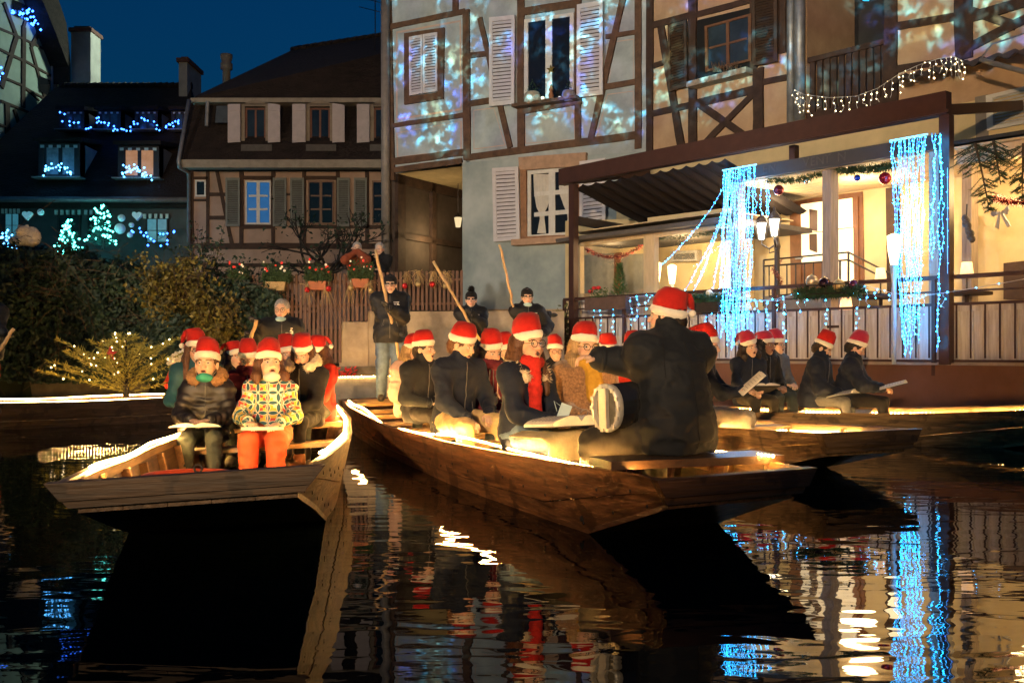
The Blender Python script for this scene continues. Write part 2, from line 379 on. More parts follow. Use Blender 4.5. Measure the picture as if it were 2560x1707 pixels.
    for bt_ in benches:
        t, dz, wd_ = bt_
        a = P(t, -1, 1, 0.045) + Vector((0, 0, dz)); b = P(t, 1, 1, 0.045) + Vector((0, 0, dz))
        m = MB(); m.beam(a, b, wd_, 0.038, (0, 0, 1)); obj('bench', m, woodacr, root)
        for sd in (-1, 1):
            q = P(t, sd, 1, 0.06) + Vector((0, 0, dz - 0.045)); m = MB(); m.beam(q - e * (wd_ / 2 + 0.05), q + e * (wd_ / 2 + 0.05), 0.05, 0.05); obj('bench_cleat', m, woodin, root)
    if deck:
        for k_ in range(4):
            t0_ = 1 - (0.16 + k_ * 0.20) / L; m = MB()
            m.beam(P(t0_, -1, 0.93, 0.042), P(t0_, 1, 0.93, 0.042), 0.19, 0.035); obj('stern_deck_plank', m, woodacr, root)
    if nails:
        nm_ = MB(); nm_.lathe((0, 0, 0), [(.011, 0), (.009, .004)], 8); nmesh = nm_.mesh('nail'); nmesh.materials.append(M_nail)
        for sd in (-1, 1):
            for i in range(26):
                t = .02 + i * .036; q = P(t, sd, .10 + .05 * (i % 2), -.002); rt_ = (n * sd).to_track_quat('Z', 'Y').to_matrix().to_4x4(); obj('nail', nmesh, None, root, Matrix.Translation(q) @ rt_)
                q = P(t + .012, sd, .56 + .05 * (i % 3), -.002); obj('nail', nmesh, None, root, Matrix.Translation(q) @ rt_)
    rp = []
    for sd in ((-1, 1) if ropes == 'both' else (ropes,)):
        path = []
        N = 90
        for i in range(N + 1):
            t = rope_from + (0.94 - rope_from) * i / N
            q = P(t, sd, 1, 0.055 if rope_up > -0.04 else 0.085)
            w_ = math.sin(t * L * 3.1 + sd) * 0.006 + math.sin(t * L * 1.3 + 2 * sd) * swag
            path.append(q + Vector((0, 0, rope_up + w_)))
        rp.append(bead_rope('rope_light', path, root, True, tubemat=M_tube, lit=M_led if key in 'ab' else M_led2, br=.0062 if key in 'ab' else .011, r=.003 if key in 'ab' else .005))
    BOATS[key] = dict(P=P, L=L, e=e, n=n, root=root, ang=ang)
    return root
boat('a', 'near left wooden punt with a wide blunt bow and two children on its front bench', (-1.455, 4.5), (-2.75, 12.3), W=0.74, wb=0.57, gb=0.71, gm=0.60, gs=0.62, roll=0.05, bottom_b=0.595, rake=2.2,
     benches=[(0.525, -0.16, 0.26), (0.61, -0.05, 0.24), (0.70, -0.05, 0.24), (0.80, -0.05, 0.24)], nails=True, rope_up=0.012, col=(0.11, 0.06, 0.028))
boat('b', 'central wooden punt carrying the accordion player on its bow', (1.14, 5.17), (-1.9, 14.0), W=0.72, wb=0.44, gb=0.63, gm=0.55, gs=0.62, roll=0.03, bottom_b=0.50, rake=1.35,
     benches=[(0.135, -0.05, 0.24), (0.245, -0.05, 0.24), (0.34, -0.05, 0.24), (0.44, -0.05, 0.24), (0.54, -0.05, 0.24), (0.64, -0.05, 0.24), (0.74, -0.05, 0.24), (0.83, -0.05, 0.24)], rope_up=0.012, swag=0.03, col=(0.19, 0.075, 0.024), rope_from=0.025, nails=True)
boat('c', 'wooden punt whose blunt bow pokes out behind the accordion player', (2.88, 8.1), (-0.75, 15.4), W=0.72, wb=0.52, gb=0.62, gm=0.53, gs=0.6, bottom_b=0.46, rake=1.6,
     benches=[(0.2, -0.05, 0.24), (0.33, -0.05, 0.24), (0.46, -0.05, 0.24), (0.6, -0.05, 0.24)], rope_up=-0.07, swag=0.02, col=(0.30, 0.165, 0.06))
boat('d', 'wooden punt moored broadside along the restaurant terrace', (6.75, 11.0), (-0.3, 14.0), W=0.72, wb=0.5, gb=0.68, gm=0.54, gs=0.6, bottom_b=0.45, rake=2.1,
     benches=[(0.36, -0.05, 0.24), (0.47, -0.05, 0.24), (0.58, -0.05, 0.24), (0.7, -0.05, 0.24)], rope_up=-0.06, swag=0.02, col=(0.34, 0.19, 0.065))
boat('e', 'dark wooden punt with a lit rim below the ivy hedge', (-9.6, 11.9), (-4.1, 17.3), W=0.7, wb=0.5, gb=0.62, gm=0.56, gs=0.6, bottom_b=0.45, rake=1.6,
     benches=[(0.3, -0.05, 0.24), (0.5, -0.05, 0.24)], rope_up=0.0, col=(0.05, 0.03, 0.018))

m = MB(); m.smooth = True; rc = Vector((-1.62, 5.0, .600)); m.tube([rc + Vector((.21 * math.cos(a), .21 * math.sin(a), 0)) for a in [2 * math.pi * i / 28 for i in range(29)]], .05, 10, False)
tag(obj('life_ring', m, mat('ring_orange', (.6, .08, .02), .5, .15, 12)), 'orange life ring lying just inside the left punt bow', 'life ring')
m = MB(); m.smooth = True; rc = BOATS['a']['P'](0, .05, 1.0) + Vector((0, .02, .016)); m.tube([rc + Vector((.018 * math.cos(a), 0, .018 * math.sin(a))) for a in [2 * math.pi * i / 14 for i in range(15)]], .005, 6, False); obj('mooring_ring', m, M_nail, BOATS['a']['root'])
# ---------------------------------------------------------------- house kit
M_beam = mat('oak_timber', (0.105, 0.055, 0.03), 0.8, 0.4, 5, bump=0.5, bscale=30)
M_beamdark = mat('dark_timber', (0.05, 0.026, 0.016), 0.8, 0.4, 5, bump=0.5, bscale=30)
M_black = mat('opening_shade_black', (0.006, 0.006, 0.007), 0.9, 0)
M_night = mat('night_glass', (0.012, 0.014, 0.018), 0.05, 0, spec=0.6)
M_whitepaint = mat('white_paint', (0.62, 0.6, 0.56), 0.5, 0.1, 8)
M_iron = mat('dark_iron', (0.03, 0.022, 0.02), 0.5, 0.2, 20, metal=0.3)
M_zinc = mat('zinc', (0.28, 0.29, 0.3), 0.45, 0.25, 6, metal=0.5)
M_roof = mat('roof_tile_dark', (0.02, 0.013, 0.010), 0.95, 0.5, 2.2, bump=0.9, bscale=9, stretch=(1, 1, 2.2), bdist=0.05)
def bil(W, q, k=0.0):
    c = [W.p(x, k) for x in q]
    def Q(a, b, kk=0.0): return c[0].lerp(c[1], a).lerp(c[3].lerp(c[2], a), b) + W.n * kk
    return Q
def cell(mb, Q, a0, b0, a1, b1, k0, k1):
    mb.prism([Q(a0, b0, k1), Q(a1, b0, k1), Q(a1, b1, k1), Q(a0, b1, k1)], (Q(0, 0, k0) - Q(0, 0, k1)))
def framed(Q, fa, fb, k0, k1):
    m = MB(); cell(m, Q, 0, 0, fa, 1, k0, k1); cell(m, Q, 1 - fa, 0, 1, 1, k0, k1); cell(m, Q, fa, 0, 1 - fa, fb, k0, k1); cell(m, Q, fa, 1 - fb, 1 - fa, 1, k0, k1); return m
def shutter(W, q, mt, root, slats=14, k=0.05, th=0.035, fa=0.13, fb=0.05, solid=False, label=None):
    Q = bil(W, q)
    if solid:
        m = MB(); cell(m, Q, 0, 0, 1, 1, k, k + th); o = obj('shutter', m, mt, root)
        for b in (0.12, 0.84):
            m = MB(); cell(m, Q, 0.05, b, 0.95, b + 0.06, k + th, k + th + 0.02); obj('batten', m, mt, o)
        return o
    o = obj('shutter', framed(Q, fa, fb, k, k + th), mt, root)
    m = MB(); cell(m, Q, fa * 0.9, fb, 1 - fa * 0.9, 1 - fb, k + 0.002, k + 0.006); obj('slat_gap_shade', m, M_beamdark, o)  # dark sheet stands in for shade in the gaps between slats
    H = (1 - 2 * fb) / slats
    for i in range(slats):
        b0 = fb + i * H + H * 0.08; b1 = fb + (i + 1) * H - H * 0.08
        m = MB(); A = [Q(fa, b0, k + 0.012), Q(1 - fa, b0, k + 0.012), Q(1 - fa, b1, k + th + 0.006), Q(fa, b1, k + th + 0.006)]
        m.prism(A, W.n * -0.009); obj('slat', m, mt, o)
    return o
def window(W, q, root, cols, rows, fm, pm, k=0.012, th=0.05, fa=0.07, fb=0.05, mull=0.05, mid=None):
    """frame with muntins; every pane its own sub-part"""
    Q = bil(W, q); m = framed(Q, fa, fb, k, k + th); da = (1 - 2 * fa) / cols; db = (1 - 2 * fb) / rows
    for i in range(1, cols): cell(m, Q, fa + i * da - mull / 2, fb, fa + i * da + mull / 2, 1 - fb, k, k + th * 0.9)
    asp = (Q(1, 0) - Q(0, 0)).length / (Q(0, 1) - Q(0, 0)).length
    for j in range(1, rows):
        for i in range(cols):
            cell(m, Q, fa + i * da + mull / 2, fb + j * db - mull * asp * 0.3, fa + (i + 1) * da - mull / 2, fb + j * db + mull * asp * 0.3, k, k + th * 0.8)
    o = obj('window', m, fm, root)
    for i in range(cols):
        for j in range(rows):
            p = MB(); cell(p, Q, fa + i * da, fb + j * db, fa + (i + 1) * da, fb + (j + 1) * db, k + th * 0.35, k + th * 0.45)
            obj('pane', p, pm if not isinstance(pm, list) else pm[(i + j) % len(pm)], o)
    return o
def timbers(W, cv, rows, root, mt, k1=0.045, k0=-0.02, sc=2.376):
    for i, (x1, y1, x2, y2, w) in enumerate(rows):
        m = MB(); W.bar(m, cv(x1, y1), cv(x2, y2), w / sc, k0, k1 + 0.0011 * (i % 9)); obj('timber_beam', m, mt, root)
def wallpoly(W, cv, pts, root, mt, k0=-0.35, k1=0.0, name='wall'):
    m = MB(); W.quad(m, [cv(*p) for p in pts], k0, k1); return obj(name, m, mt, root)
def quadof(cv, *p): return [cv(*x) for x in p]
# ---------------------------------------------------------------- projector-lit blue-grey house (middle)
M_h4 = mat('plaster_greyblue', (0.37, 0.42, 0.44), 0.9, 0.36, 1.3, bump=0.35, bscale=25, col2=(0.46, 0.51, 0.53))
M_h4low = mat('plaster_bluelow', (0.31, 0.40, 0.42), 0.9, 0.34, .8, bump=0.35, bscale=25, col2=(0.45, 0.50, 0.50))
M_plinth = mat('plinth_ochre', (0.42, 0.29, 0.17), 0.9, 0.25, 2, bump=0.3)
M_lav = mat('shutter_lavender', (0.60, 0.57, 0.60), 0.55, 0.08, 5)
M_band = mat('panel_outline_paint', (0.50, 0.36, 0.30), 0.8, 0.1)
bl = H4.p((970, 700))
h4 = thing('timber_framed_house', 'tall blue-grey half-timbered house with coloured light patterns projected on it', 'house', (J.x, J.y, 1.0))
wallpoly(H4, C3, [(90, -260), (1620, -480), (1620, 1080), (545, 960), (115, 1030)], h4, M_h4, -6.0, 0.0)
wallpoly(H4, C3, [(513, 965), (1620, 900), (1620, 1836), (513, 1836)], h4, M_h4low, -5.0, 0.012, 'lower_wall')
wallpoly(H4, C3, [(513, 1836), (1620, 1836), (1620, 2080), (513, 2080)], h4, M_plinth, -5.0, 0.02, 'plinth')
timbers(H4, C3, [(72, -250, 100, 1075, 34), (90, 162, 530, 72, 32), (95, 750, 530, 685, 26), (110, 962, 545, 903, 40), (112, 1012, 515, 958, 34),
    (540, 62, 545, 950, 45), (475, -150, 476, 66, 35), (560, 335, 700, 318, 32), (565, 618, 700, 598, 32), (540, 938, 1545, 806, 42), (620, 110, 800, 880, 32),
    (862, -60, 866, 880, 42), (1200, -80, 1203, 835, 34), (845, 80, 1222, 20, 44), (845, 668, 1225, 604, 36), (1473, -20, 1275, 845, 36), (1368, 222, 1560, 193, 28), (1365, 520, 1548, 488, 32),
    (1560, -220, 1560, 885, 38), (560, -110, 1600, -250, 34), (90, -40, 530, -105, 30)], h4, M_beam)
for q in ([(120, 190), (505, 120), (510, 655), (120, 715)], [(880, 695), (1180, 655), (1185, 830), (885, 855)], [(580, 655), (700, 640), (770, 865), (580, 890)], [(1400, 250), (1530, 232), (1530, 480), (1385, 500)], [(120, 790), (510, 720), (510, 890), (125, 935)], [(1375, 560), (1530, 540), (1530, 795), (1310, 815)]):
    Q = bil(H4, quadof(C3, *q)); obj('painted_outline', framed(Q, 0.022, 0.022, 0.0, 0.003), M_band, h4)
# closed small window
Qf = bil(H4, quadof(C3, (175, 203), (412, 168), (405, 590), (175, 625))); obj('window_casing', framed(Qf, 0.16, 0.1, 0.0, 0.06), M_beam, h4)
shutter(H4, quadof(C3, (208, 227), (286, 212), (288, 560), (210, 573)), M_lav, h4, 19, 0.05)
shutter(H4, quadof(C3, (290, 211), (375, 198), (375, 548), (290, 559)), M_lav, h4, 19, 0.05)
# upper window with open shutters
window(H4, quadof(C3, (888, 122), (1182, 80), (1182, 604), (888, 628)), h4, 2, 1, M_whitepaint, M_night, 0.012, 0.05, 0.08, 0.04, 0.13)
shutter(H4, quadof(C3, (690, 115), (842, 100), (838, 626), (690, 640)), M_lav, h4, 22, 0.10)
shutter(H4, quadof(C3, (1210, 40), (1362, 12), (1362, 570), (1208, 588)), M_lav, h4, 22, 0.10)
m = MB(); H4.bar(m, C3(845, 642), C3(1225, 592), 8, 0, 0.30); obj('window_sill', m, M_beam, h4)
# lower window
Qf = bil(H4, quadof(C3, (865, 985), (1235, 955), (1240, 1425), (870, 1440))); obj('window_casing', framed(Qf, 0.1, 0.07, 0.012, 0.075), mat('casing_brown', (0.28, 0.14, 0.07), 0.7, 0.3, 8), h4)
wallpoly(H4, C3, [(845, 935), (1245, 905), (1245, 985), (850, 1010)], h4, mat('lintel_sandstone', (0.42, 0.27, 0.18), 0.8, 0.2, 6), 0.0, 0.10, 'lintel')
window(H4, quadof(C3, (908, 1020), (1200, 995), (1200, 1395), (908, 1420)), h4, 2, 3, M_whitepaint, M_night, 0.014, 0.05, 0.07, 0.05, 0.13)
M_voile = mat('curtain_voile', (0.55, 0.52, 0.47), 0.9, 0.1, 10)
for x0, x1, xc in ((935, 1045, 985), (1085, 1185, 1150)):
    for half in (0,):
        m = MB(); rows = [(1035, x0, x1), (1150, x0 + 4, x1 - 4), (1230, xc - 32, xc + 34), (1265, xc - 16, xc + 14), (1300, xc - 12, xc + 16), (1385, xc - 28, xc + 26)]
        rings = []
        for yy, xa, xb in rows:
            rings.append([H4.p(C3(xa + (xb - xa) * i / 16, yy), 0.048 + 0.009 * math.sin(i * 2.3)) for i in range(17)])
        m.smooth = True; m.loft(rings, False, False); obj('curtain', m, M_voile, h4)
shutter(H4, quadof(C3, (708, 1005), (862, 995), (872, 1428), (716, 1440)), M_lav, h4, 17, 0.10)
shutter(H4, quadof(C3, (1225, 965), (1378, 945), (1378, 1372), (1225, 1390)), M_lav, h4, 17, 0.10)
m = MB(); H4.bar(m, C3(832, 1445), C3(1250, 1422), 16, 0, 0.22); obj('window_sill', m, mat('lintel_sandstone', (0.42, 0.27, 0.18)), h4)
# jetty soffit and passage side wall
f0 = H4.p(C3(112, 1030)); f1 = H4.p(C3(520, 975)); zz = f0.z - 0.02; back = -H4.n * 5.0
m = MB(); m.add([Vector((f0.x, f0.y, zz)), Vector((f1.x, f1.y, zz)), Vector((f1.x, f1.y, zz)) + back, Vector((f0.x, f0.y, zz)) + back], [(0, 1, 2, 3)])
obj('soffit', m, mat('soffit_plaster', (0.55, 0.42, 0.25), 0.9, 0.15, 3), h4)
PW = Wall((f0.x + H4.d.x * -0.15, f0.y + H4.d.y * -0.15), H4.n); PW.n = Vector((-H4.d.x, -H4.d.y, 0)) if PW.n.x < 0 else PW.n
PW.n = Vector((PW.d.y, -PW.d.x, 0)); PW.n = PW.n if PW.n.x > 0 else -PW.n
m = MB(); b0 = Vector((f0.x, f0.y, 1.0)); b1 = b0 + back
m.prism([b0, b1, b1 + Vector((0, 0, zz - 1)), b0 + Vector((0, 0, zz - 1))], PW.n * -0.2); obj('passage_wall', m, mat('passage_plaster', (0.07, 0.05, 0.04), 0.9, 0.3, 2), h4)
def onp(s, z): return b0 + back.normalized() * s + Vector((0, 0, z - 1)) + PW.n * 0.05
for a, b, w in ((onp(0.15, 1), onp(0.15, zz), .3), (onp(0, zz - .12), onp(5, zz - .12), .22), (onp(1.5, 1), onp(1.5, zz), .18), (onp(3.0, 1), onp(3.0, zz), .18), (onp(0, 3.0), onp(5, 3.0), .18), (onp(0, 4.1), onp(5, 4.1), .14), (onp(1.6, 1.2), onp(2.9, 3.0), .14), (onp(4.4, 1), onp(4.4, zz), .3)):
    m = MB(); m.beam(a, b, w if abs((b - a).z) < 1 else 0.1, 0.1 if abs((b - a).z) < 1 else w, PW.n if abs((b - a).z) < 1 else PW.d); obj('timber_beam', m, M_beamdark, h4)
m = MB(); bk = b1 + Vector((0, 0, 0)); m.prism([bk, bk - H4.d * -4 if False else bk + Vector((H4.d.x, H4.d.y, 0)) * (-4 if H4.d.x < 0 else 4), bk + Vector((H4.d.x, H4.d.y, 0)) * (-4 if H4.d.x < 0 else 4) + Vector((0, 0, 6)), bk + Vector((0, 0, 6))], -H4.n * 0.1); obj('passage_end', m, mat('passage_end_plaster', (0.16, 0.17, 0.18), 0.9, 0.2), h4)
m = MB(); m.smooth = True; m.tube([H4.p((963, -60), 0.12), H4.p((965, 672), 0.12)], 0.11, 10); obj('downpipe', m, mat('pipe_grey', (0.2, 0.18, 0.17), 0.5, 0.2), h4)
lc = PW_l = onp(1.9, 4.6) + PW.n * .5; ln_ = thing('passage_lantern', 'small lit lantern hanging in the dark passage under the jetty', 'lantern', tuple(lc))
m = MB(); m.lathe(lc, [(.06, -.14), (.1, .1), (.09, .11)], 6); obj('lantern_glass', m, emat('passage_lantern_glow', (1.0, .75, .4), 1.0), ln_)
m = MB(); m.lathe(lc, [(.12, .11), (.02, .22)], 6); m.tube([lc + Vector((0, 0, .2)), Vector((lc.x, lc.y, zz))], .01, 5); obj('lantern_cap', m, M_iron, ln_)
lamp('passage_light', 'POINT', tuple(lc + H4.n * .9 + Vector((0, 0, -.6))), 45, (1.0, 0.72, 0.34), .2)
# things on the upper sill
def pot_with_plant(name, label, W, uv, k, h, potc, plantc, spike=True):
    b = W.p(uv, k); root = thing(name, label, 'potted plant', tuple(b))
    m = MB(); m.smooth = True; m.lathe(b, [(h * .22, 0), (h * .33, h * .12), (h * .36, h * .3), (h * .3, h * .5), (h * .27, h * .52)], 14); obj('pot', m, potc, root)
    m = MB()
    for i in range(90):
        t = random.random(); a = random.random() * 6.28; r = (1 - t) * h * .3 * random.uniform(.5, 1); c = b + Vector((math.cos(a) * r, math.sin(a) * r, h * (.5 + t * .55)))
        d = Vector((random.uniform(-1, 1), random.uniform(-1, 1), random.uniform(-.3, 1))) * h * .07; x = d.orthogonal().normalized() * h * .03
        m.add([c - x, c + x, c + d], [(0, 1, 2)])
    obj('foliage', m, plantc, root); return root
M_needle = mat('fir_green', (0.03, 0.065, 0.028), 0.8, 0.4, 30)
M_stoneware = mat('stoneware', (0.42, 0.36, 0.28), 0.4, 0.2, 30)
pot_with_plant('sill_plant', 'small dark fir in a cream stoneware pot on the upper window sill', H4, C3(928, 622), 0.18, 0.52, M_stoneware, M_needle)
pot_with_plant('sill_plant', 'low dark plant in a grey pot beside the right end of the upper window sill', H4, C3(1145, 600), 0.18, 0.42, mat('pot_grey', (0.25, 0.23, 0.22), 0.5), M_needle)
b = H4.p(C3(1040, 612), 0.18); m = MB(); m.smooth = True; m.lathe(b, [(.07, 0), (.075, .05), (.05, .1), (.06, .16), (.035, .24), (.05, .28), (.015, .4)], 12); tag(obj('sill_figurine', m, mat('terracotta', (0.35, 0.13, 0.05), 0.6)), 'small brown turned wooden figurine in the middle of the upper window sill', 'figurine')
def star_mesh(c, r, W, th=0.03, rin=0.42):
    m = MB(); pts = []
    for i in range(10):
        a = math.pi / 2 + i * math.pi / 5; rr = r if i % 2 == 0 else r * rin
        pts.append(c + W.d * (math.cos(a) * rr) + Vector((0, 0, math.sin(a) * rr)))
    m.add(pts + [c + W.n * th, c - W.n * th], [(i, (i + 1) % 10, 10) for i in range(10)] + [((i + 1) % 10, i, 11) for i in range(10)]); return m
tag(obj('window_star', star_mesh(H4.p(C3(1037, 413), 0.09), 0.11, H4), mat('gold_star', (0.3, 0.2, 0.05), 0.4, 0.2, metal=0.6)), 'small gilded star hanging in the upper blue-grey house window', 'star ornament')
for x in (990, 1092):
    b = H4.p(C3(x, 603), 0.2); m = MB(); m.smooth = True; m.lathe(b, [(.035, 0), (.04, .09), (.03, .1)], 10)
    tag(obj('tealight_glass', m, mat('candle_glass', (0.6, 0.6, 0.5), 0.1, 0, emit=(1, .9, .6), es=1.2)), ('glass candle holder beside the stoneware pot on the upper sill' if x < 1000 else 'glass candle holder beside the grey pot on the upper sill'), 'candle holder')
# ---------------------------------------------------------------- restaurant house (right)
M_h5 = mat('plaster_apricot', (0.52, 0.33, 0.19), 0.9, 0.26, 1.5, bump=0.3, bscale=25, col2=(0.56, 0.38, 0.23))
M_cream = mat('plaster_cream', (0.64, 0.50, 0.27), 0.9, 0.1, 2, bump=0.2, bscale=25)
M_brownshut = mat('shutter_brown', (0.06, 0.035, 0.02), 0.6, 0.3, 8)
h5 = thing('restaurant_house', 'apricot half-timbered restaurant house with cross-braced panels and a balcony', 'house', tuple(J))
wallpoly(H5, C4, [(128, -700), (1025, -900), (1025, 1200), (128, 1200)], h5, M_h5, -5.0, 0.0)
wallpoly(H5, C4, [(1465, -1000), (3000, -1300), (3000, 1200), (1465, 1200)], h5, M_h5, -5.0, 0.0)
wallpoly(H5, C4, [(1025, 640), (1465, 545), (1465, 1200), (1025, 1200)], h5, M_h5, -5.0, 0.0)
wallpoly(H5, C4, [(-60, 1200), (3000, 1200), (3000, 2100), (-60, 2100)], h5, M_cream, -3.0, 0.004, 'lower_wall')
wallpoly(H5, C4, [(128, 960), (3000, 340), (3000, 1200), (128, 1200)], h5, M_cream, -1.0, 0.004, 'lower_wall')
timbers(H5, C4, [(152, -600, 148, 905, 36), (135, 152, 390, 86, 35), (385, 92, 725, 2, 32), (170, 372, 232, 352, 28), (165, 640, 410, 582, 34), (405, 584, 745, 500, 42), (390, -300, 390, 880, 42), (212, 150, 335, 872, 36),
    (756, 385, 756, 800, 50), (730, -200, 730, 400, 34), (422, 582, 738, 802, 42), (735, 522, 420, 842, 36), (785, 462, 915, 438, 32), (890, -200, 890, 300, 40), (1498, -400, 1500, 660, 60), (1530, 152, 1872, 96, 42), (1905, -300, 1905, 335, 72),
    (1900, 112, 2300, 0, 60), (1925, 275, 2300, 85, 50), (1935, 60, 2200, 150, 46), (1530, 390, 1905, 330, 36), (1030, 668, 1470, 575, 60), (135, -120, 900, -330, 36)], h5, M_beamdark, sc=2.24)
M_brownframe = mat('window_brown', (0.16, 0.075, 0.035), 0.5, 0.2, 10)
Qf = bil(H5, quadof(C4, (405, 118), (722, 42), (727, 388), (405, 470))); m = MB(); cell(m, Qf, 0, 0, 1, 1, 0.002, 0.01); obj('opening_shade_plate', m, M_black, h5)  # flat black plate on the wall face imitates a shaded opening
window(H5, quadof(C4, (462, 152), (722, 80), (722, 345), (466, 408)), h5, 2, 2, M_brownframe, mat('dusk_glass', (0.03, 0.045, 0.06), 0.06, 0.4, 1.5), 0.012, 0.05, 0.06, 0.05, 0.06)
shutter(H5, quadof(C4, (268, 150), (372, 120), (376, 490), (272, 522)), M_brownshut, h5, 22, 0.10)
shutter(H5, quadof(C4, (735, -60), (880, -100), (880, 352), (745, 378)), M_brownshut, h5, 26, 0.10)
m = MB(); H5.bar(m, C4(400, 488), C4(732, 405), 14, 0, 0.28); obj('window_sill', m, mat('sill_stone', (0.3, 0.25, 0.2), 0.8, 0.3, 12), h5)
m = MB(); H5.quad(m, quadof(C4, (490, 425), (650, 385), (650, 408), (490, 448)), 0.08, 0.24); fb = obj('window_flower_box', m, mat('orange_plastic', (0.45, 0.14, 0.05), 0.5, 0.1)); tag(fb, 'orange flower box with dry stems on the apricot house window sill', 'flower box')
m = MB()
for i in range(60):
    c = H5.p(C4(random.uniform(495, 645), 405), random.uniform(.1, .22)); m.tube([c, c + Vector((random.uniform(-.06, .06), random.uniform(-.05, .05), random.uniform(.08, .22)))], .004, 3, False)
tag(obj('dry_stem', m, mat('dry_stem', (0.14, 0.08, 0.04), 0.9), fb), kind='stuff')
# balcony recess
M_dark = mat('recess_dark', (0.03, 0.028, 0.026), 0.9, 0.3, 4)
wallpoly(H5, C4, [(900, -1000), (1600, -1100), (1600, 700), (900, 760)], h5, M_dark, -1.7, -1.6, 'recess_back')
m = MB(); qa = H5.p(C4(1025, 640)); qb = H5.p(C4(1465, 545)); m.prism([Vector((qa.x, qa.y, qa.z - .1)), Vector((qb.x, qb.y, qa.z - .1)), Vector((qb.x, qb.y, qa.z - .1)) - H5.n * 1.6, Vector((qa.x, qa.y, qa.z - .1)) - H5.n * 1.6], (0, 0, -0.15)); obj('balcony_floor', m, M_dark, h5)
m = MB(); m.beam(H5.p(C4(1025, 345), -.06), H5.p(C4(1465, 236), -.06), 0.1, 0.09); obj('balcony_rail', m, M_beamdark, h5)
for i in range(11):
    x = 1045 + i * 40.5; yt = 350 - (x - 1030) * 0.245; yb = 645 - (x - 1030) * 0.19
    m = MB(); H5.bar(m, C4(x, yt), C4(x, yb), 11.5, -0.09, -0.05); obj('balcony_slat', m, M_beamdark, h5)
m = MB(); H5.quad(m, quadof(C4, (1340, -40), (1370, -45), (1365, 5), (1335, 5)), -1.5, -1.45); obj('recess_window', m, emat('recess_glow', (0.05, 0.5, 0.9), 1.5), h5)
for x, w, yb in ((935, 0.075, 750), (985, 0.095, 700)):
    m = MB(); m.smooth = True; m.tube([H5.p(C4(x, -500), .12), H5.p(C4(x, yb), .12)], w, 10); obj('downpipe', m, M_zinc, h5)
# corrugated canopy edge + vent
m = MB(); n_ = 90; ra = []; rb = []
a0 = H5.p(C4(1555, 505), 0.02); a1 = H5.p(C4(3000, 235), 0.02)
for i in range(n_ + 1):
    t = i / n_; q = a0.lerp(a1, t); q.z = a0.z + (a1.z - a0.z) * 0; z = 0.045 * (math.asin(math.sin(t * n_ * math.pi / 3)) / 1.57)
    ra.append(q + H5.n * 0.55 + Vector((0, 0, z))); rb.append(q + Vector((0, 0, z + 0.22)))
m.loft([ra, rb], False, False); m.loft([[p + Vector((0, 0, .012)) for p in rb], [p + Vector((0, 0, .012)) for p in ra]], False, False); obj('corrugated_canopy', m, mat('corrugated_sheet', (0.1, 0.075, 0.06), 0.7, 0.3, 5), h5)
Qf = bil(H5, quadof(C4, (2035, 540), (2330, 468), (2330, 680), (2042, 735))); vn = obj('vent', framed(Qf, 0.13, 0.1, 0.0, 0.06), M_whitepaint, h5)
for i in range(9):
    m = MB(); b0_ = 0.1 + i * 0.089; m.prism([Qf(.13, b0_, .02), Qf(.87, b0_, .02), Qf(.87, b0_ + .065, .055), Qf(.13, b0_ + .065, .055)], H5.n * -.008); obj('slat', m, M_whitepaint, vn)
wallpoly(H5, C4, [(1965, 545), (2035, 530), (2040, 760), (1970, 770)], h5, mat('vent_panel_grey', (0.22, 0.19, 0.16), 0.8), 0, 0.02, 'panel')
# ---------------------------------------------------------------- far houses
H3 = Wall((0, 30), (1, 0)); H3m = Wall((0, 29.9), (1, 0))
M_h3 = mat('plaster_pink', (0.38, 0.27, 0.21), 0.9, 0.2, 1.2, bump=0.3, bscale=20)
h3 = thing('mansard_house', 'half-timbered house with a mansard roof and pale upper shutters behind the garden fence', 'house', (-7, 30, 1))
wallpoly(H3, C2, [(85, 790), (1560, 790), (1560, 2200), (85, 2200)], h3, M_h3, -6, 0)
timbers(H3, C2, [(85, 817, 1560, 817, 26), (96, 800, 96, 1420, 16), (190, 815, 190, 1270, 18), (390, 815, 390, 1270, 24), (578, 815, 578, 1270, 22), (762, 815, 762, 1270, 22), (962, 815, 962, 1270, 22), (1135, 815, 1135, 1270, 22), (1290, 815, 1290, 1270, 22),
    (85, 1272, 1560, 1272, 34), (200, 966, 300, 966, 20), (200, 1105, 300, 1105, 22), (245, 830, 332, 1255, 20), (390, 868, 580, 868, 22), (390, 1158, 580, 1158, 24), (762, 868, 962, 868, 22), (762, 1158, 1560, 1158, 20), (600, 965, 690, 965, 14), (85, 1000, 190, 1000, 14), (85, 1385, 1560, 1385, 22), (85, 868, 190, 868, 14)], h3, M_beamdark)
M_gshut = mat('shutter_greygreen', (0.16, 0.175, 0.16), 0.6, 0.15, 6)
M_blueglass = mat('lit_blue_glass', (0.02, 0.05, 0.09), 0.1, 0.5, 2.5, emit=(0.03, 0.16, 0.42), es=0.55)
window(H3, quadof(C2, (415, 885), (566, 885), (566, 1145), (415, 1145)), h3, 2, 3, M_whitepaint, M_blueglass, 0.012, 0.05, 0.06, 0.04, 0.13)
window(H3, quadof(C2, (118, 882), (181, 882), (181, 980), (118, 980)), h3, 1, 1, M_whitepaint, M_night, 0.02, 0.05, 0.14, 0.1)
window(H3, quadof(C2, (785, 885), (940, 885), (940, 1145), (785, 1145)), h3, 2, 3, M_brownframe, M_night, 0.012, 0.05, 0.06, 0.04, 0.1)
window(H3, quadof(C2, (1165, 885), (1300, 885), (1300, 1145), (1165, 1145)), h3, 2, 3, M_brownframe, M_night, 0.012, 0.05, 0.06, 0.04, 0.1)
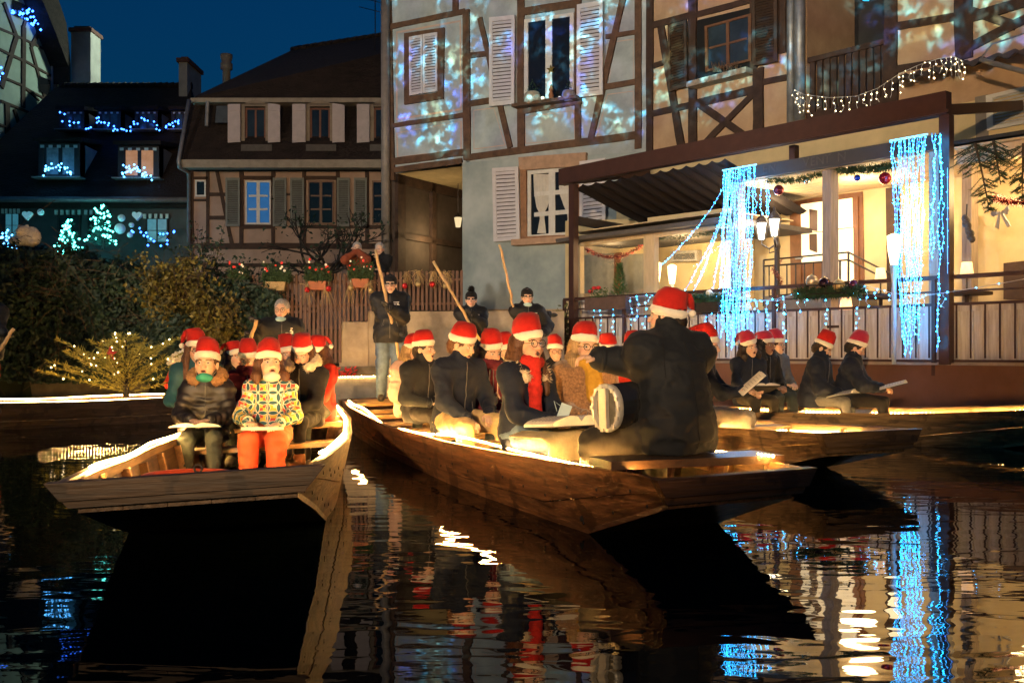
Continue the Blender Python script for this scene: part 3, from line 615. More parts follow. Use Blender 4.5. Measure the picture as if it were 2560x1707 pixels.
for x0, x1 in ((300, 385), (580, 660), (683, 765), (960, 1035), (1060, 1137)):
    shutter(H3, quadof(C2, (x0, 870), (x1, 870), (x1, 1157), (x0, 1157)), M_gshut, h3, 20, 0.08)
# mansard slope, cornices
a = pt(*C2(15, 770), 29.3); b = pt(*C2(1560, 770), 29.3); c = pt(*C2(1560, 405), 30.5); d = pt(*C2(85, 405), 30.5)
m = MB(); m.prism([a, b, c, d], (0, 0.4, 0)); obj('mansard_slope', m, M_roof, h3)
ms = H3.off(-0.4)
for y0, y1, k, nm in ((758, 806, 0.85, 'gutter'), (392, 418, 0.0, 'cornice')):
    m = MB(); H3.quad(m, quadof(C2, (30 if y0 > 500 else 85, y0), (1560, y0), (1560, y1), (30 if y0 > 500 else 85, y1)), k - 0.35 if y0 > 500 else -0.6, k); obj(nm, m, mat('cornice_stone', (0.30, 0.27, 0.22), 0.8, 0.2, 5), h3)
H3w = H3.off(0.25)
M_pshut = mat('shutter_pale', (0.46, 0.42, 0.44), 0.6, 0.1, 5)
M_rbrown = mat('window_redbrown', (0.15, 0.05, 0.02), 0.5, 0.2)
for x0, x1, sh in ((390, 556, ((316, 390, 1), (553, 625, 0))), (775, 937, ((697, 776, 1), (934, 1006, 0))), (1155, 1320, ((1079, 1153, 1), (1318, 1395, 0)))):
    Qf = bil(H3w, quadof(C2, (x0, 430), (x1, 430), (x1, 672), (x0, 672))); dm = framed(Qf, 0.13, 0.06, -0.9, 0.06)
    ar = [H3w.p(C2(x0 + (x1 - x0) * t, 432 - 26 * math.sin(math.pi * t)), 0.06) for t in [i / 8 for i in range(9)]]
    dm.prism(ar, H3.n * -0.9); obj('dormer_casing', dm, mat('casing_stone', (0.26, 0.22, 0.17), 0.8, 0.2, 5), h3)
    window(H3w, quadof(C2, (x0 + 20, 452), (x1 - 20, 452), (x1 - 20, 660), (x0 + 20, 660)), h3, 2, 1, M_rbrown, mat('mansard_glass', (0.02, 0.03, 0.04), 0.08, 0.5, 1), -0.05, 0.05, 0.1, 0.05, 0.09)
    m = MB(); H3w.quad(m, quadof(C2, (x0 - 4, 668), (x1 + 14, 668), (x1 + 14, 712), (x0 - 4, 712)), -0.5, 0.25); obj('sill_box', m, mat('sill_box_grey', (0.09, 0.085, 0.08), 0.8, 0.2), h3)
    for s0, s1, lf in sh:
        tl = 6; shutter(H3w, quadof(C2, (s0, 436 + (0 if lf else -6)), (s1, 436 + (-6 if lf else 0) + 6), (s1, 660), (s0, 664)), M_pshut, h3, solid=True, k=0.12)
m = MB(); H3w.quad(m, quadof(C2, (240, 440), (315, 440), (310, 540), (232, 540)), -0.2, 0.05); obj('skylight', m, mat('skylight_grey', (0.06, 0.07, 0.08), 0.2), h3)
m = MB(); m.tube([H3w.p(C2(188, 412), .1), H3w.p(C2(182, 560), .1)], .06, 8); obj('vent_stub', m, M_zinc, h3)
m = MB(); m.smooth = True; m.tube([H3.p(C2(78, 405), .3), H3.p(C2(15, 770), .95), H3.p(C2(20, 805), .95), H3.p(C2(76, 840), .1), H3.p(C2(76, 1250), .1)], .06, 8); obj('downpipe', m, M_zinc, h3)
eL = pt(*C2(80, 398), 30.3); eR = pt(*C2(1560, 398), 30.3); rL = pt(730, 126, 36); rR = rL + (pt(962, 90, 34.4) - rL) * 3.0
m = MB(); m.add([eL, eR, rR, rL], [(0, 1, 2, 3)]); m.add([eL, rL, Vector((eL.x, 44, eL.z))], [(0, 1, 2)]); obj('roof', m, M_roof, h3)
dr = (rR - rL)
for i in range(26):
    m = MB(); m.smooth = True; p0 = rL + dr * (i / 34); p1 = rL + dr * ((i + 1.08) / 34); m.tube([p0, p1], [0.12, 0.145], 8); obj('ridge_tile', m, M_roof, h3)
m = MB(); c0 = pt(*C2(300, 318), 32.5); m.smooth = True; m.lathe(c0 - Vector((0, 0, .5)), [(.13, 0), (.13, 1.0), (.2, 1.02), (.2, 1.2), (.15, 1.25), (.2, 1.4), (.2, 1.5)], 10); obj('chimney_pot', m, mat('flue', (0.13, 0.12, 0.11), 0.7), h3)
m = MB(); a0 = pt(938, 95, 31.5); m.tube([a0 + Vector((0, 0, -1)), a0 + Vector((0, 0, 2.2))], .018, 6)
for z, w in ((1.15, .85), (.85, .5), (1.6, .4)): m.tube([a0 + Vector((-w, 0, z + w * .25)), a0 + Vector((w, 0, z - w * .25))], .012, 5)
tag(obj('roof_aerial', m, M_iron), 'thin television aerial on the dark hipped roof', 'aerial')
# dormered roof house
h2 = thing('dormer_house', 'house with a big dark tiled roof and two rows of dormers strung with blue lights', 'house', (-14, 31, 1))
m = MB(); m.prism([pt(-160, 497, 31), pt(478, 497, 31), pt(478, 217, 36), pt(140, 217, 36)], (0, 0.3, -0.25)); obj('roof', m, M_roof, h2)
rl = pt(150, 215, 36); rr = pt(478, 215, 36)
for i in range(22):
    m = MB(); m.smooth = True; m.tube([rl.lerp(rr, i / 22), rl.lerp(rr, (i + 1.1) / 22)], [.10, .14], 8); obj('ridge_tile', m, M_roof, h2)
m = MB(); m.box(((pt(-160, 600, 31.6).x + pt(478, 600, 31.6).x) / 2, 33, 3.4), (pt(478, 0, 31.6).x - pt(-160, 0, 31.6).x, 3, 4.9)); obj('wall', m, mat('shop_wall', (0.06, 0.065, 0.065), 0.8, 0.3, 2), h2)
m = MB(); m.smooth = True; m.tube([pt(-160, 498, 30.9), pt(470, 500, 30.9)], .09, 8); obj('gutter', m, M_zinc, h2)
M_cheek = mat('dormer_cheek', (0.30, 0.32, 0.31), 0.8, 0.15, 3); M_dorm = mat('dormer_frame', (0.035, 0.03, 0.028), 0.8, 0.2)
M_pew = mat('pale_warm_window', (0.2, 0.15, 0.1), 0.2, 0.6, 3, emit=(1.0, 0.45, 0.2), es=0.35)
M_scal = mat('scallop_white', (0.55, 0.62, 0.60), 0.7, 0)
def dormer(x0, y0, x1, y1, Y, depth, litmat, curtain, scal=5):
    Wd = Wall((0, Y), (1, 0)); q = quadof(C1, (x0, y0), (x1, y0), (x1, y1), (x0, y1))
    Qd = bil(Wd, q); o = obj('dormer', framed(Qd, .14, .09, -0.4, 0.0), M_dorm, h2)
    m = MB(); cell(m, Qd, .99, 0, 1.0, 1, -depth, -0.02); obj('dormer_cheek', m, M_cheek, o)
    m = MB(); cell(m, Qd, 0, 0, 0.01, 1, -depth, -0.02); obj('dormer_cheek', m, M_cheek, o)
    m = MB(); A, B = Qd(-.08, -.02, .15), Qd(1.08, -.02, .15); up = Vector((0, depth + .3, depth * .12 + .1)); m.prism([A, B, B + up, A + up], (0, 0, .12)); obj('dormer_roof', m, M_roof, o)
    window(Wd, [Wd.p(x) and x for x in [(q[0][0] + (q[1][0] - q[0][0]) * a, q[0][1] + (q[2][1] - q[0][1]) * b_) for a, b_ in ((.14, .09), (.86, .09), (.86, .93), (.14, .93))]], h2, 2, 1, M_dorm, litmat, -0.12, 0.05, 0.03, 0.03, 0.12)
    for i in range(1, scal * 2, 2):
        m = MB(); a0_ = i / (scal * 2); cell(m, Qd, a0_ - .05, 0.06, a0_ + .04, 0.14, 0.0, 0.02); obj('awning_scallop', m, M_scal, o)
    m = MB(); A = Qd(-.1, 1.02, 0); m.prism([Qd(-.08, 1.0, .25), Qd(1.08, 1.0, .25), Qd(1.08, 1.04, .25), Qd(-.08, 1.04, .25)], (0, .4, 0)); obj('dormer_sill', m, M_cheek, o)
M_dw = mat('dormer_glass', (0.05, 0.08, 0.09), 0.2, 0.6, 4)
dormer(228, 850, 475, 1055, 31.6, 1.9, mat('curtained_glass', (0.28, 0.33, 0.34), 0.5, 0.4, 6), True)
dormer(700, 868, 945, 1060, 31.6, 1.9, M_pew, True)
for x0, x1 in ((352, 500), (578, 716), (800, 936), (1018, 1150)): dormer(x0, 660, x1, 775, 33.3, 1.3, M_dw, False, 4)
for x0, x1, y0 in ((30, 120, 1245), (345, 482, 1252), (520, 650, 1252), (868, 1002, 1275)):
    Ws = Wall((0, 31.48), (1, 0)); window(Ws, quadof(C1, (x0, y0 + 20), (x1, y0 + 20), (x1, y0 + 170), (x0, y0 + 170)), h2, 2, 2, M_dorm, mat('shop_glass', (0.10, 0.2, 0.24), 0.2, 0.5, 2, emit=(0.1, 0.5, 0.7), es=0.25) if x0 > 800 or x0 < 100 else M_night, 0.0, 0.06)
    Qs = bil(Ws, quadof(C1, (x0 - 8, y0), (x1 + 8, y0), (x1 + 8, y0 + 30), (x0 - 8, y0 + 30))); ns = 9
    for i in range(0, ns, 2):
        m = MB(); cell(m, Qs, i / ns, 0, (i + 1) / ns, 0.9, .1, .16); obj('awning_scallop', m, M_scal, h2)
def chimney(name, label, uv0, uv1, Y, d, mt, parent):
    a = pt(*uv0, Y); b = pt(*uv1, Y); w = b.x - a.x; h = a.z - b.z; r = parent
    m = MB(); m.box(((a.x + b.x) / 2, Y + d / 2, (a.z + b.z) / 2 - .6), (w, d, h + 1.2)); o = obj('chimney', m, mt, r)
    m = MB(); m.box(((a.x + b.x) / 2, Y + d / 2, a.z + .07), (w + .14, d + .14, .14)); m.box(((a.x + b.x) / 2, Y + d / 2, a.z + .19), (w * .8, d * .8, .1)); obj('chimney_cap', m, mat('brick_cap', (0.13, 0.06, 0.045), 0.9), o)
M_chim = mat('chimney_plaster', (0.34, 0.33, 0.29), 0.9, 0.2, 2)
chimney('chimney', '', C1(422, 190), C1(538, 520), 37, 0.9, M_chim, h2); chimney('chimney', '', C1(1062, 370), C1(1112, 570), 35.5, 1.6, M_chim, h2)
# pale green gable
H1 = Wall((-17.4, 33), (0.08, 1)); H1.n = Vector((1, -0.08, 0)).normalized()
h1 = thing('green_gable_house', 'pale green half-timbered gable rising at the top left corner', 'house', (-17.4, 35, 1))
M_h1 = mat('plaster_mint', (0.36, 0.46, 0.38), 0.9, 0.15, 1.5)
wallpoly(H1, C1, [(-200, -300), (130, -300), (250, -20), (330, 185), (412, 400), (412, 900), (-200, 900)], h1, M_h1, -3, 0)
timbers(H1, C1, [(-60, 150, 100, 215, 14), (20, 20, 95, 220, 16), (95, 215, 400, 360, 14), (95, 215, 5, 520, 18), (-60, 270, 130, 360, 16), (137, 160, 133, 640, 18), (130, 355, 330, 470, 14), (270, 190, 272, 320, 12), (300, 210, 350, 365, 12),
    (230, 190, 180, 280, 14), (180, 280, 265, 590, 14), (140, 520, 265, 590, 12), (140, 520, 230, 600, 10), (-60, 430, 130, 510, 14), (0, 600, 170, 670, 14), (38, 615, 42, 800, 22), (80, 650, 108, 735, 12), (-60, 720, 70, 770, 12), (180, 0, 137, 160, 12), (350, 370, 410, 400, 12), (330, 370, 325, 560, 12), (70, -60, 240, 20, 14), (240, 15, 272, 190, 12)], h1, M_beamdark)
Qv = bil(H1, quadof(C1, (240, -60), (350, -60), (418, 480), (412, 410))); m = MB(); H1.quad(m, quadof(C1, (110, -320), (225, -320), (345, -10), (395, 140), (420, 380), (420, 500), (410, 500), (408, 400), (330, 195), (240, -25)), 0.0, 0.7); obj('roof_verge', m, M_roof, h1)
m = MB(); H1.quad(m, quadof(C1, (345, 398), (396, 430), (396, 478), (345, 452)), 0.02, 0.05); obj('window', m, emat('lit_window', (1.0, 0.72, 0.38), 1.1), h1)
m = MB(); H1.quad(m, quadof(C1, (232, 450), (300, 480), (290, 570), (240, 545)), 0.02, 0.06); obj('window', m, M_night, h1)
m = MB(); H1.quad(m, quadof(C1, (80, 0), (215, 60), (215, 150), (75, 90)), 0.02, 0.06); obj('window', m, M_night, h1)
m = MB(); H1.quad(m, quadof(C1, (312, 370), (335, 380), (335, 555), (312, 560)), 0.03, 0.1); obj('pale_post', m, M_cheek, h1)
# ---------------------------------------------------------------- restaurant terrace
M_rust = mat('rust_steel', (0.17, 0.062, 0.026), 0.6, 0.35, 1.2, bump=0.2, bscale=8, col2=(0.17, 0.075, 0.05))
M_brownmetal = mat('brown_metal', (0.06, 0.026, 0.02), 0.45, 0.15, 6, metal=0.2)
M_board = mat('screen_board', (0.56, 0.46, 0.38), 0.65, 0.3, 3, stretch=(6, 6, 0.5), bump=0.25, bscale=10, col2=(0.68, 0.63, 0.60))
M_framewood = mat('veranda_wood', (0.58, 0.44, 0.26), 0.6, 0.12, 4, stretch=(5, 5, 1))
M_greypost = mat('weathered_post', (0.30, 0.24, 0.19), 0.7, 0.3, 4, stretch=(8, 8, 0.7), bump=0.3)
M_glass = glass('clear_glass')
def tp(u, z, k=0.0):
    q = TER.p((u, 800), k); q.z = z; return q
UL, UR = 1411, 2900
ter = thing('restaurant_terrace', 'raised restaurant terrace with a rust-brown steel edge above the canal', 'terrace', tuple(tp(2000, 0.2)))
m = MB(); m.prism([tp(UL - 20, .1, .02), tp(UR, .1, .02), tp(UR, 1.09, .02), tp(UL - 20, 1.09, .02)], TER.n * -0.25); obj('steel_fascia', m, M_rust, ter)
m = MB(); m.prism([tp(UL - 20, 1.094, .06), tp(UR, 1.094, .06), tp(UR, 1.12, .06), tp(UL - 20, 1.12, .06)], TER.n * -0.3); obj('edge_flashing', m, mat('flashing', (0.32, 0.25, 0.2), 0.5, 0.2), ter)
m = MB(); m.prism([tp(UL - 20, 1.15, -.3), tp(UR, 1.15, -.3), tp(UR, 1.15, -2.6), tp(UL + 40, 1.15, -2.6)], (0, 0, -.1)); obj('terrace_floor', m, mat('floor_stone', (0.25, 0.2, 0.16), 0.8, 0.2), ter)
# railing: rails, posts, bars; wooden wind screen boards behind it
ral = thing('terrace_railing', 'long brown iron railing along the restaurant terrace edge', 'railing', tuple(tp(2000, 1.1)))
for z, w, h in ((1.15, .04, .03), (1.90, .04, .035), (2.07, .03, .025), (2.26, .07, .055)):
    m = MB(); m.beam(tp(UL, z), tp(UR, z), w, h); obj('rail', m, M_brownmetal, ral)
A = tp(UL, 1.15); dirT = (tp(UR, 1.15) - A); LT = dirT.length; dirT.normalize()
step = (tp(2435.6, 1) - tp(2400, 1)).length
nb = int(LT / step)
bar = MB(); bar.box((0, 0, .375), (.018, .018, .72)); barm = bar.mesh('bar'); barm.materials.append(M_brownmetal)
brd = MB(); brd.box((0, 0, .36), (step - .012, .022, .72)); brdm = brd.mesh('board'); brdm.materials.append(M_board)
angT = math.atan2(dirT.y, dirT.x)
scr = thing('wooden_wind_screen', 'upright pale wooden boards screening the terrace behind the iron railing', 'wood screen', tuple(tp(2000, 1.15, -.1)))
for i in range(nb):
    p0 = A + dirT * (i * step)
    obj('bar', barm, None, ral, Matrix.Translation(p0 + Vector((0, 0, .02))) @ Matrix.Rotation(angT, 4, 'Z'))
    if i > 2:
        q = p0 + dirT * (step / 2) - TER.n * (.085 + .004 * (i % 3)); obj('board', brdm, None, scr, Matrix.Translation(q + Vector((0, 0, .012))) @ Matrix.Rotation(angT, 4, 'Z'))
for z in (1.84,):
    m = MB(); m.beam(tp(UL + 80, z, -.07), tp(UR, z, -.07), .02, .07); obj('board_rail', m, M_board, scr)
for u in (1411, 1560, 1935, 2335, 2700):
    m = MB(); m.beam(tp(u, .95), tp(u, 2.26), .05, .05, TER.d); obj('post', m, M_brownmetal, ral)
# pergola
per = thing('awning_pergola', 'dark brown metal awning pergola over the restaurant terrace', 'pergola', tuple(tp(2366, 1.1)))
zb = 4.50
m = MB(); m.beam(tp(1404, zb + .06, .05), tp(2372, zb + .06, .05), .16, .30); obj('front_beam', m, M_brownmetal, per)
m = MB(); m.beam(tp(1404, zb - .06, .14), tp(2372, zb - .06, .14), .02, .04); obj('beam_lip', m, M_brownmetal, per)
m = MB(); m.beam(tp(2366, 1.1, .04), tp(2366, zb - .1, .04), .14, .14, TER.d); obj('post', m, M_brownmetal, per)
m = MB(); m.beam(tp(1434, 1.0, 0), tp(1434, zb - .1, 0), .13, .13, TER.d); obj('post', m, M_brownmetal, per)
for u in (1410, 2360):
    m = MB(); a = tp(u, zb, -.05); m.beam(a, a - TER.n * 2.4 + Vector((0, 0, .45)), .1, .14); obj('side_beam', m, M_brownmetal, per)
m = MB(); m.beam(tp(1436, 3.75, -.1), tp(1436, 3.75, -.1) - TER.n * 1.9 + TER.d * .35 * (1 if TER.d.x > 0 else -1) + Vector((0, 0, -.15)), .09, .16); obj('arm', m, M_iron, per)
# pleated fabric pulled under the beam, left half
M_fab = mat('awning_fabric', (0.012, 0.006, 0.005), 0.85, 0.15, 8)
m = MB(); m.smooth = True; rings = []
for j in range(7):
    f = j / 6; ring = []
    for i in range(121):
        t = i / 120; u = 1425 + (1812 - 1425) * t; b = tp(u, zb - .12, -.02) - TER.n * (2.35 * f)
        b.z += -.62 * f - .08 * abs(math.sin(t * 120 / 5 * math.pi / 2)) * (0.6 + .4 * math.sin(f * 3.1)); ring.append(b)
    rings.append(ring)
m.loft(rings, False, False); obj('pleated_fabric', m, M_fab, per)
# cassette with faded lettering, right half
cas = MB(); cas.beam(tp(1830, 4.13, -.30), tp(2372, 4.13, -.30), .16, .20); obj('awning_cassette', cas, mat('cassette_grey', (0.05, 0.05, 0.055), 0.5, 0.1), per)
def text(s, W, c, size, mt, name, parent, rot=0.0, squash=1.0):
    cu = bpy.data.curves.new(name, 'FONT'); cu.body = s; cu.size = size; cu.extrude = .002; cu.align_x = 'CENTER'; cu.align_y = 'CENTER'
    o = bpy.data.objects.new(name + '_tmp', cu); COL.objects.link(o); bpy.context.view_layer.update()
    me = bpy.data.meshes.new_from_object(o.evaluated_get(bpy.context.evaluated_depsgraph_get())); bpy.data.objects.remove(o)
    dx = W.d if W.d.x > 0 else -W.d
    M = Matrix((( dx.x, 0, W.n.x, c.x), (dx.y, 0, W.n.y, c.y), (0, squash, 0, c.z), (0, 0, 0, 1)))
    me.transform(M); me.materials.clear(); return obj(name, me, mt, parent)
M_fade = mat('faded_letter', (0.085, 0.083, 0.08), 0.7, 0.2, 20)
[text(c_, TER, tp(u_, 4.135, -.21), .19, M_fade, 'faded_letter', per) for c_, u_ in (('V', 2015), ('E', 2032), ('N', 2050), ('T', 2068), ('N', 2104), ('E', 1912), ('N', 1930))]
m = MB(); m.beam(tp(1985, 4.2, -.3), tp(1985, 4.45, -.3), .12, .1, TER.d); obj('bracket', m, M_brownmetal, per)
# ceiling boards and back beam
zc = 4.02
lf = tp(1835, zc, -.35); rt = tp(2900, zc, -.35)
for i in range(9):
    f0_, f1_ = i / 9, (i + .94) / 9; m = MB()
    a = lf - TER.n * (2.2 * f0_); b = rt - TER.n * (2.2 * f0_); c = rt - TER.n * (2.2 * f1_); d = lf - TER.n * (2.2 * f1_)
    m.prism([a, b, c, d], (0, 0, .03)); obj('ceiling_board', m, M_framewood, ter)
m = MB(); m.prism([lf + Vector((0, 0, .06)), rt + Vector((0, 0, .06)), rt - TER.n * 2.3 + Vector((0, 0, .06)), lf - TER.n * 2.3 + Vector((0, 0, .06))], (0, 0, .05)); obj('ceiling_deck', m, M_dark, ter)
m = MB(); m.beam(H5.p(T2(215, 330), .1), H5.p(T2(3000, -260), .1), .14, .16); obj('wall_beam', m, M_framewood, ter)
m = MB(); m.beam(tp(2395, 3.92, -.5), tp(2900, 3.92, -.5), .1, .2); obj('header_beam', m, M_framewood, ter)
for u, w, k, z1, mt in ((2076, .22, -.45, 4.0, M_greypost), (1845, .2, -.35, 4.0, M_greypost), (2345, .24, -.30, 4.0, M_greypost), (2425, .22, -1.6, 4.0, M_greypost)):
    m = MB(); m.beam(tp(u, 1.15, k), tp(u, z1, k), w, .14, TER.d); obj('post', m, mt, ter)
# house door with lit panes, dark wooden post on the wall
dr_ = thing('glazed_door', 'brown framed glazed restaurant door glowing with light from inside', 'door', tuple(H5.p(T2(520, 900))))
M_door = mat('door_brown', (0.2, 0.085, 0.035), 0.5, 0.25, 6)
M_lit = mat('lit_interior_pane', (0.8, 0.7, 0.5), 0.3, 0.1, 2, emit=(1.0, 0.80, 0.50), es=1.25)
def dquad(nm, pts, k0, k1, mt, par=dr_):
    m = MB(); H5.quad(m, quadof(T2, *pts), k0, k1); return obj(nm, m, mt, par)
dquad('door_frame', [(262, 345), (772, 278), (785, 1010), (272, 1010)], .0, .03, M_door)
for q in ([(340, 367), (505, 345), (505, 555), (345, 562)], [(595, 337), (700, 322), (705, 525), (598, 537)], [(345, 572), (505, 560), (508, 762), (346, 772)], [(600, 545), (706, 530), (712, 900), (604, 905)]): dquad('pane', q, .03, .045, M_lit)
for q in ([(310, 365), (338, 362), (342, 1000), (312, 1000)], [(708, 320), (740, 316), (748, 1000), (716, 1000)], [(508, 345), (590, 333), (596, 1000), (512, 1000)]): dquad('door_stile', q, .03, .06, M_door)
pc = dquad('framed_notice', [(400, 400), (455, 408), (455, 555), (402, 548)], .046, .06, mat('notice_dark', (0.12, 0.07, 0.05), 0.5), None); tag(pc, 'small dark framed notice hanging behind the glowing door pane', 'notice')
pc = dquad('framed_notice', [(400, 575), (452, 572), (454, 705), (402, 685)], .046, .06, mat('notice_dark', (0.12, 0.07, 0.05), 0.5), None); tag(pc, 'lower dark framed notice on the glazed restaurant door', 'notice')
dquad('door_handle', [(300, 738), (350, 736), (350, 750), (300, 752)], .06, .09, M_zinc)
dquad('wall_post', [(935, 255), (1005, 245), (1010, 1000), (945, 1000)], .0, .15, M_beamdark, h5)
dquad('wall_post', [(1500, 450), (1545, 445), (1550, 1050), (1505, 1050)], .0, .12, mat('blue_grey_post', (0.06, 0.08, 0.12), 0.6), h5)
dquad('wooden_hatch', [(1760, 778), (2050, 745), (2050, 1030), (1760, 1030)], .0, .2, M_beamdark, h5)
# landing and stair rail
lan = thing('stair_railing', 'black iron stair railing in front of the glazed restaurant door', 'railing', tuple(H5.p(T2(400, 1100), .9)))
SR = H5.off(.9)
def sr(x, y): return SR.p(T2(x, y))
for pl in ([(82, 757), (675, 702), (988, 862)], [(82, 800), (675, 755), (988, 915)], [(120, 1010), (675, 960)]):
    m = MB(); m.tube([sr(*q) for q in pl], .016, 6); obj('rail', m, M_iron, lan)
for x, y0, y1 in [(82, 757, 1080), (675, 702, 1040), (985, 860, 1060)] + [(120 + i * 62, 797 - i * 5.0, 1010 - i * 5) for i in range(9)]:
    m = MB(); m.tube([sr(x, y0), sr(x, y1)], .012 if y0 > 757 else .018, 6); obj('bar', m, M_iron, lan)
m = MB(); m.prism([sr(80, 1010), sr(680, 960), sr(680, 960) - H5.n * .9, sr(80, 1010) - H5.n * .9], (0, 0, -1.0)); obj('landing', m, mat('landing_stone', (0.2, 0.17, 0.14), 0.8), lan)
# glazed veranda, left
VER = TER.off(-.45)
ver = thing('glazed_veranda', 'glazed wooden veranda with warm light at the left end of the restaurant', 'veranda', tuple(VER.p(T1(500, 1100))))
def vq(nm, pts, k0, k1, mt, par=ver):
    m = MB(); VER.quad(m, quadof(T1, *pts), k0, k1); return obj(nm, m, mt, par)
vq('roof_slab', [(25, 535), (1320, 362), (1320, 400), (30, 562)], -2.3, .35, mat('veranda_roof', (0.09, 0.08, 0.075), 0.7, 0.2))
vq('upper_wall', [(720, 375), (1330, 300), (1330, 378), (720, 445)], -.6, -.5, M_cream)
for q in ([(150, 590), (208, 580), (212, 1180), (155, 1180)], [(690, 500), (772, 490), (772, 1180), (690, 1180)]): vq('post', q, -.06, .06, M_framewood)
vq('head_rail', [(208, 562), (690, 495), (690, 522), (210, 592)], -.05, .05, M_framewood); vq('head_rail', [(772, 485), (1350, 400), (1350, 440), (772, 520)], -.05, .05, M_framewood)
vq('sill_rail', [(212, 945), (690, 945), (690, 975), (212, 975)], -.05, .05, M_framewood); vq('sill_rail', [(772, 945), (1350, 930), (1350, 965), (772, 975)], -.05, .05, M_framewood)
vq('apron_panel', [(212, 976), (690, 976), (690, 1180), (212, 1180)], -.03, .02, M_board); vq('apron_panel', [(772, 976), (1350, 966), (1350, 1180), (772, 1180)], -.03, .02, M_board)
vq('pane', [(212, 592), (690, 522), (690, 945), (212, 945)], -.005, .005, M_glass); vq('pane', [(772, 520), (1350, 440), (1350, 930), (772, 945)], -.005, .005, M_glass)
vq('back_wall', [(-100, 330), (1500, 200), (1500, 1250), (-100, 1250)], -2.0, -1.9, M_cream)
vq('back_wall', [(100, 400), (700, 380), (700, 1250), (100, 1250)], -1.42, -1.40, M_cream); vq('inner_door', [(215, 660), (470, 640), (470, 1100), (215, 1100)], -1.39, -1.35, mat('inner_grey', (0.28, 0.26, 0.2), 0.6, 0.2)); vq('inner_post', [(468, 640), (512, 635), (512, 1100), (468, 1100)], -1.39, -1.33, M_door); vq('inner_panel', [(515, 655), (690, 645), (690, 1100), (515, 1100)], -1.39, -1.36, mat('inner_grey2', (0.2, 0.19, 0.16), 0.5, 0.2))
vq('ceiling', [(150, 480), (1340, 320), (1340, 330), (150, 490)], -1.9, -.05, M_framewood)
# heater and wall things inside
def vthing(nm, label, cat, pts, k0, k1, mt): return tag(vq(nm, pts, k0, k1, mt, None), label, cat)
ht = thing('wall_heater', 'slim grey radiant heater mounted on the veranda back wall', 'heater', tuple(VER.p(T1(990, 665), -1.8)))
vq('heater_body', [(890, 630), (1092, 618), (1095, 700), (893, 706)], -1.9, -1.75, mat('heater_grey', (0.35, 0.33, 0.3), 0.4), ht); vq('heater_grille', [(915, 650), (1070, 640), (1070, 685), (917, 692)], -1.749, -1.73, mat('heater_dark', (0.1, 0.09, 0.08), 0.4), ht)
M_lampglow = emat('lamp_glow', (1.0, 0.74, 0.40), 6.0); M_shade = mat('lamp_shade', (0.8, 0.6, 0.4), 0.6, 0, emit=(1.0, 0.55, 0.25), es=1.7)
for x, y, k, lb in ((790, 790, -.25, 'bright frosted torch lamp beside the middle veranda post'), (905, 808, -.9, 'bright frosted torch lamp inside the veranda under the heater')):
    b = VER.p(T1(x, y), k); r_ = thing('torch_lamp', lb, 'lamp', (b.x, b.y, 1.15))
    m = MB(); m.smooth = True; m.lathe(b, [(.05, -.16), (.075, .02), (.085, .17), (.03, .2)], 12); obj('glass_head', m, M_lampglow, r_)
    m = MB(); m.smooth = True; m.tube([(b.x, b.y, 1.16), b + Vector((0, 0, -.16))], [.02, .035], 8); obj('pole', m, M_whitepaint, r_)
lamp('veranda_light', 'POINT', tuple(VER.p(T1(1000, 620), -.9)), 95, (1.0, 0.68, 0.30), .25)
lamp('veranda_light', 'POINT', tuple(VER.p(T1(450, 640), -.7)), 26, (1.0, 0.68, 0.30), .25)
lamp('terrace_ceiling_light', 'POINT', tuple(tp(2150, 3.7, -1.4)), 110, (1.0, 0.70, 0.34), .3)
lamp('terrace_ceiling_light', 'POINT', tuple(tp(2600, 3.6, -1.3)), 130, (1.0, 0.66, 0.28), .3)
lamp('terrace_ceiling_light', 'POINT', tuple(tp(1930, 3.6, -1.6)), 80, (1.0, 0.72, 0.38), .3)
# torch lamp on the railing by the second light curtain
b = tp(2235, 0, .12); zt = TER.p(T2(990, 690), .12).z
r_ = thing('torch_lamp', 'tall pale torch lamp standing at the railing before the right light curtain', 'lamp', (b.x, b.y, 1.1))
m = MB(); m.smooth = True; m.lathe((b.x, b.y, zt), [(.045, -.2), (.08, 0), (.095, .2), (.03, .23)], 12); obj('glass_head', m, M_lampglow, r_)
m = MB(); m.smooth = True; m.tube([(b.x, b.y, 1.1), (b.x, b.y, zt - .45), (b.x, b.y, zt - .2)], [.03, .035, .06], 8); obj('pole', m, mat('pale_pole', (0.5, 0.52, 0.55), 0.4), r_)
# table lamps
for x, y, k, w, lb in ((900, 862, -1.2, 80, 'peach table lamp between the stair rail and the dark wall post'), (1504, 825, -1.2, 92, 'peach table lamp in front of the blue-grey post on the right'), (658, 1065, -.4, 92, 'peach table lamp standing low behind the railing under the bauble basket')):
    b = TER.p(T2(x, y), k); s_ = w / 2.8 / F * b.y
    r_ = thing('table_lamp', lb, 'lamp', (b.x, b.y, b.z - .3)); m = MB(); m.smooth = True; m.lathe(b, [(s_ * .52, -.11), (s_ * .36, .11), (s_ * .3, .112)], 16); obj('lamp_shade', m, M_shade, r_)
    m = MB(); m.smooth = True; m.lathe(b, [(.06, -.3), (.06, -.28), (.012, -.27), (.012, -.1)], 10); obj('stem', m, M_iron, r_)
    m = MB(); m.lathe((b.x, b.y, b.z - .36), [(.34, 0), (.34, .04)], 18); m.lathe((b.x, b.y, 1.15), [(.2, 0), (.03, .03), (.03, b.z - .36 - 1.15)], 12)
    tag(obj('bistro_table', m, M_beamdark), 'round dark table under the ' + ' '.join(lb.split()[:9]), 'table')
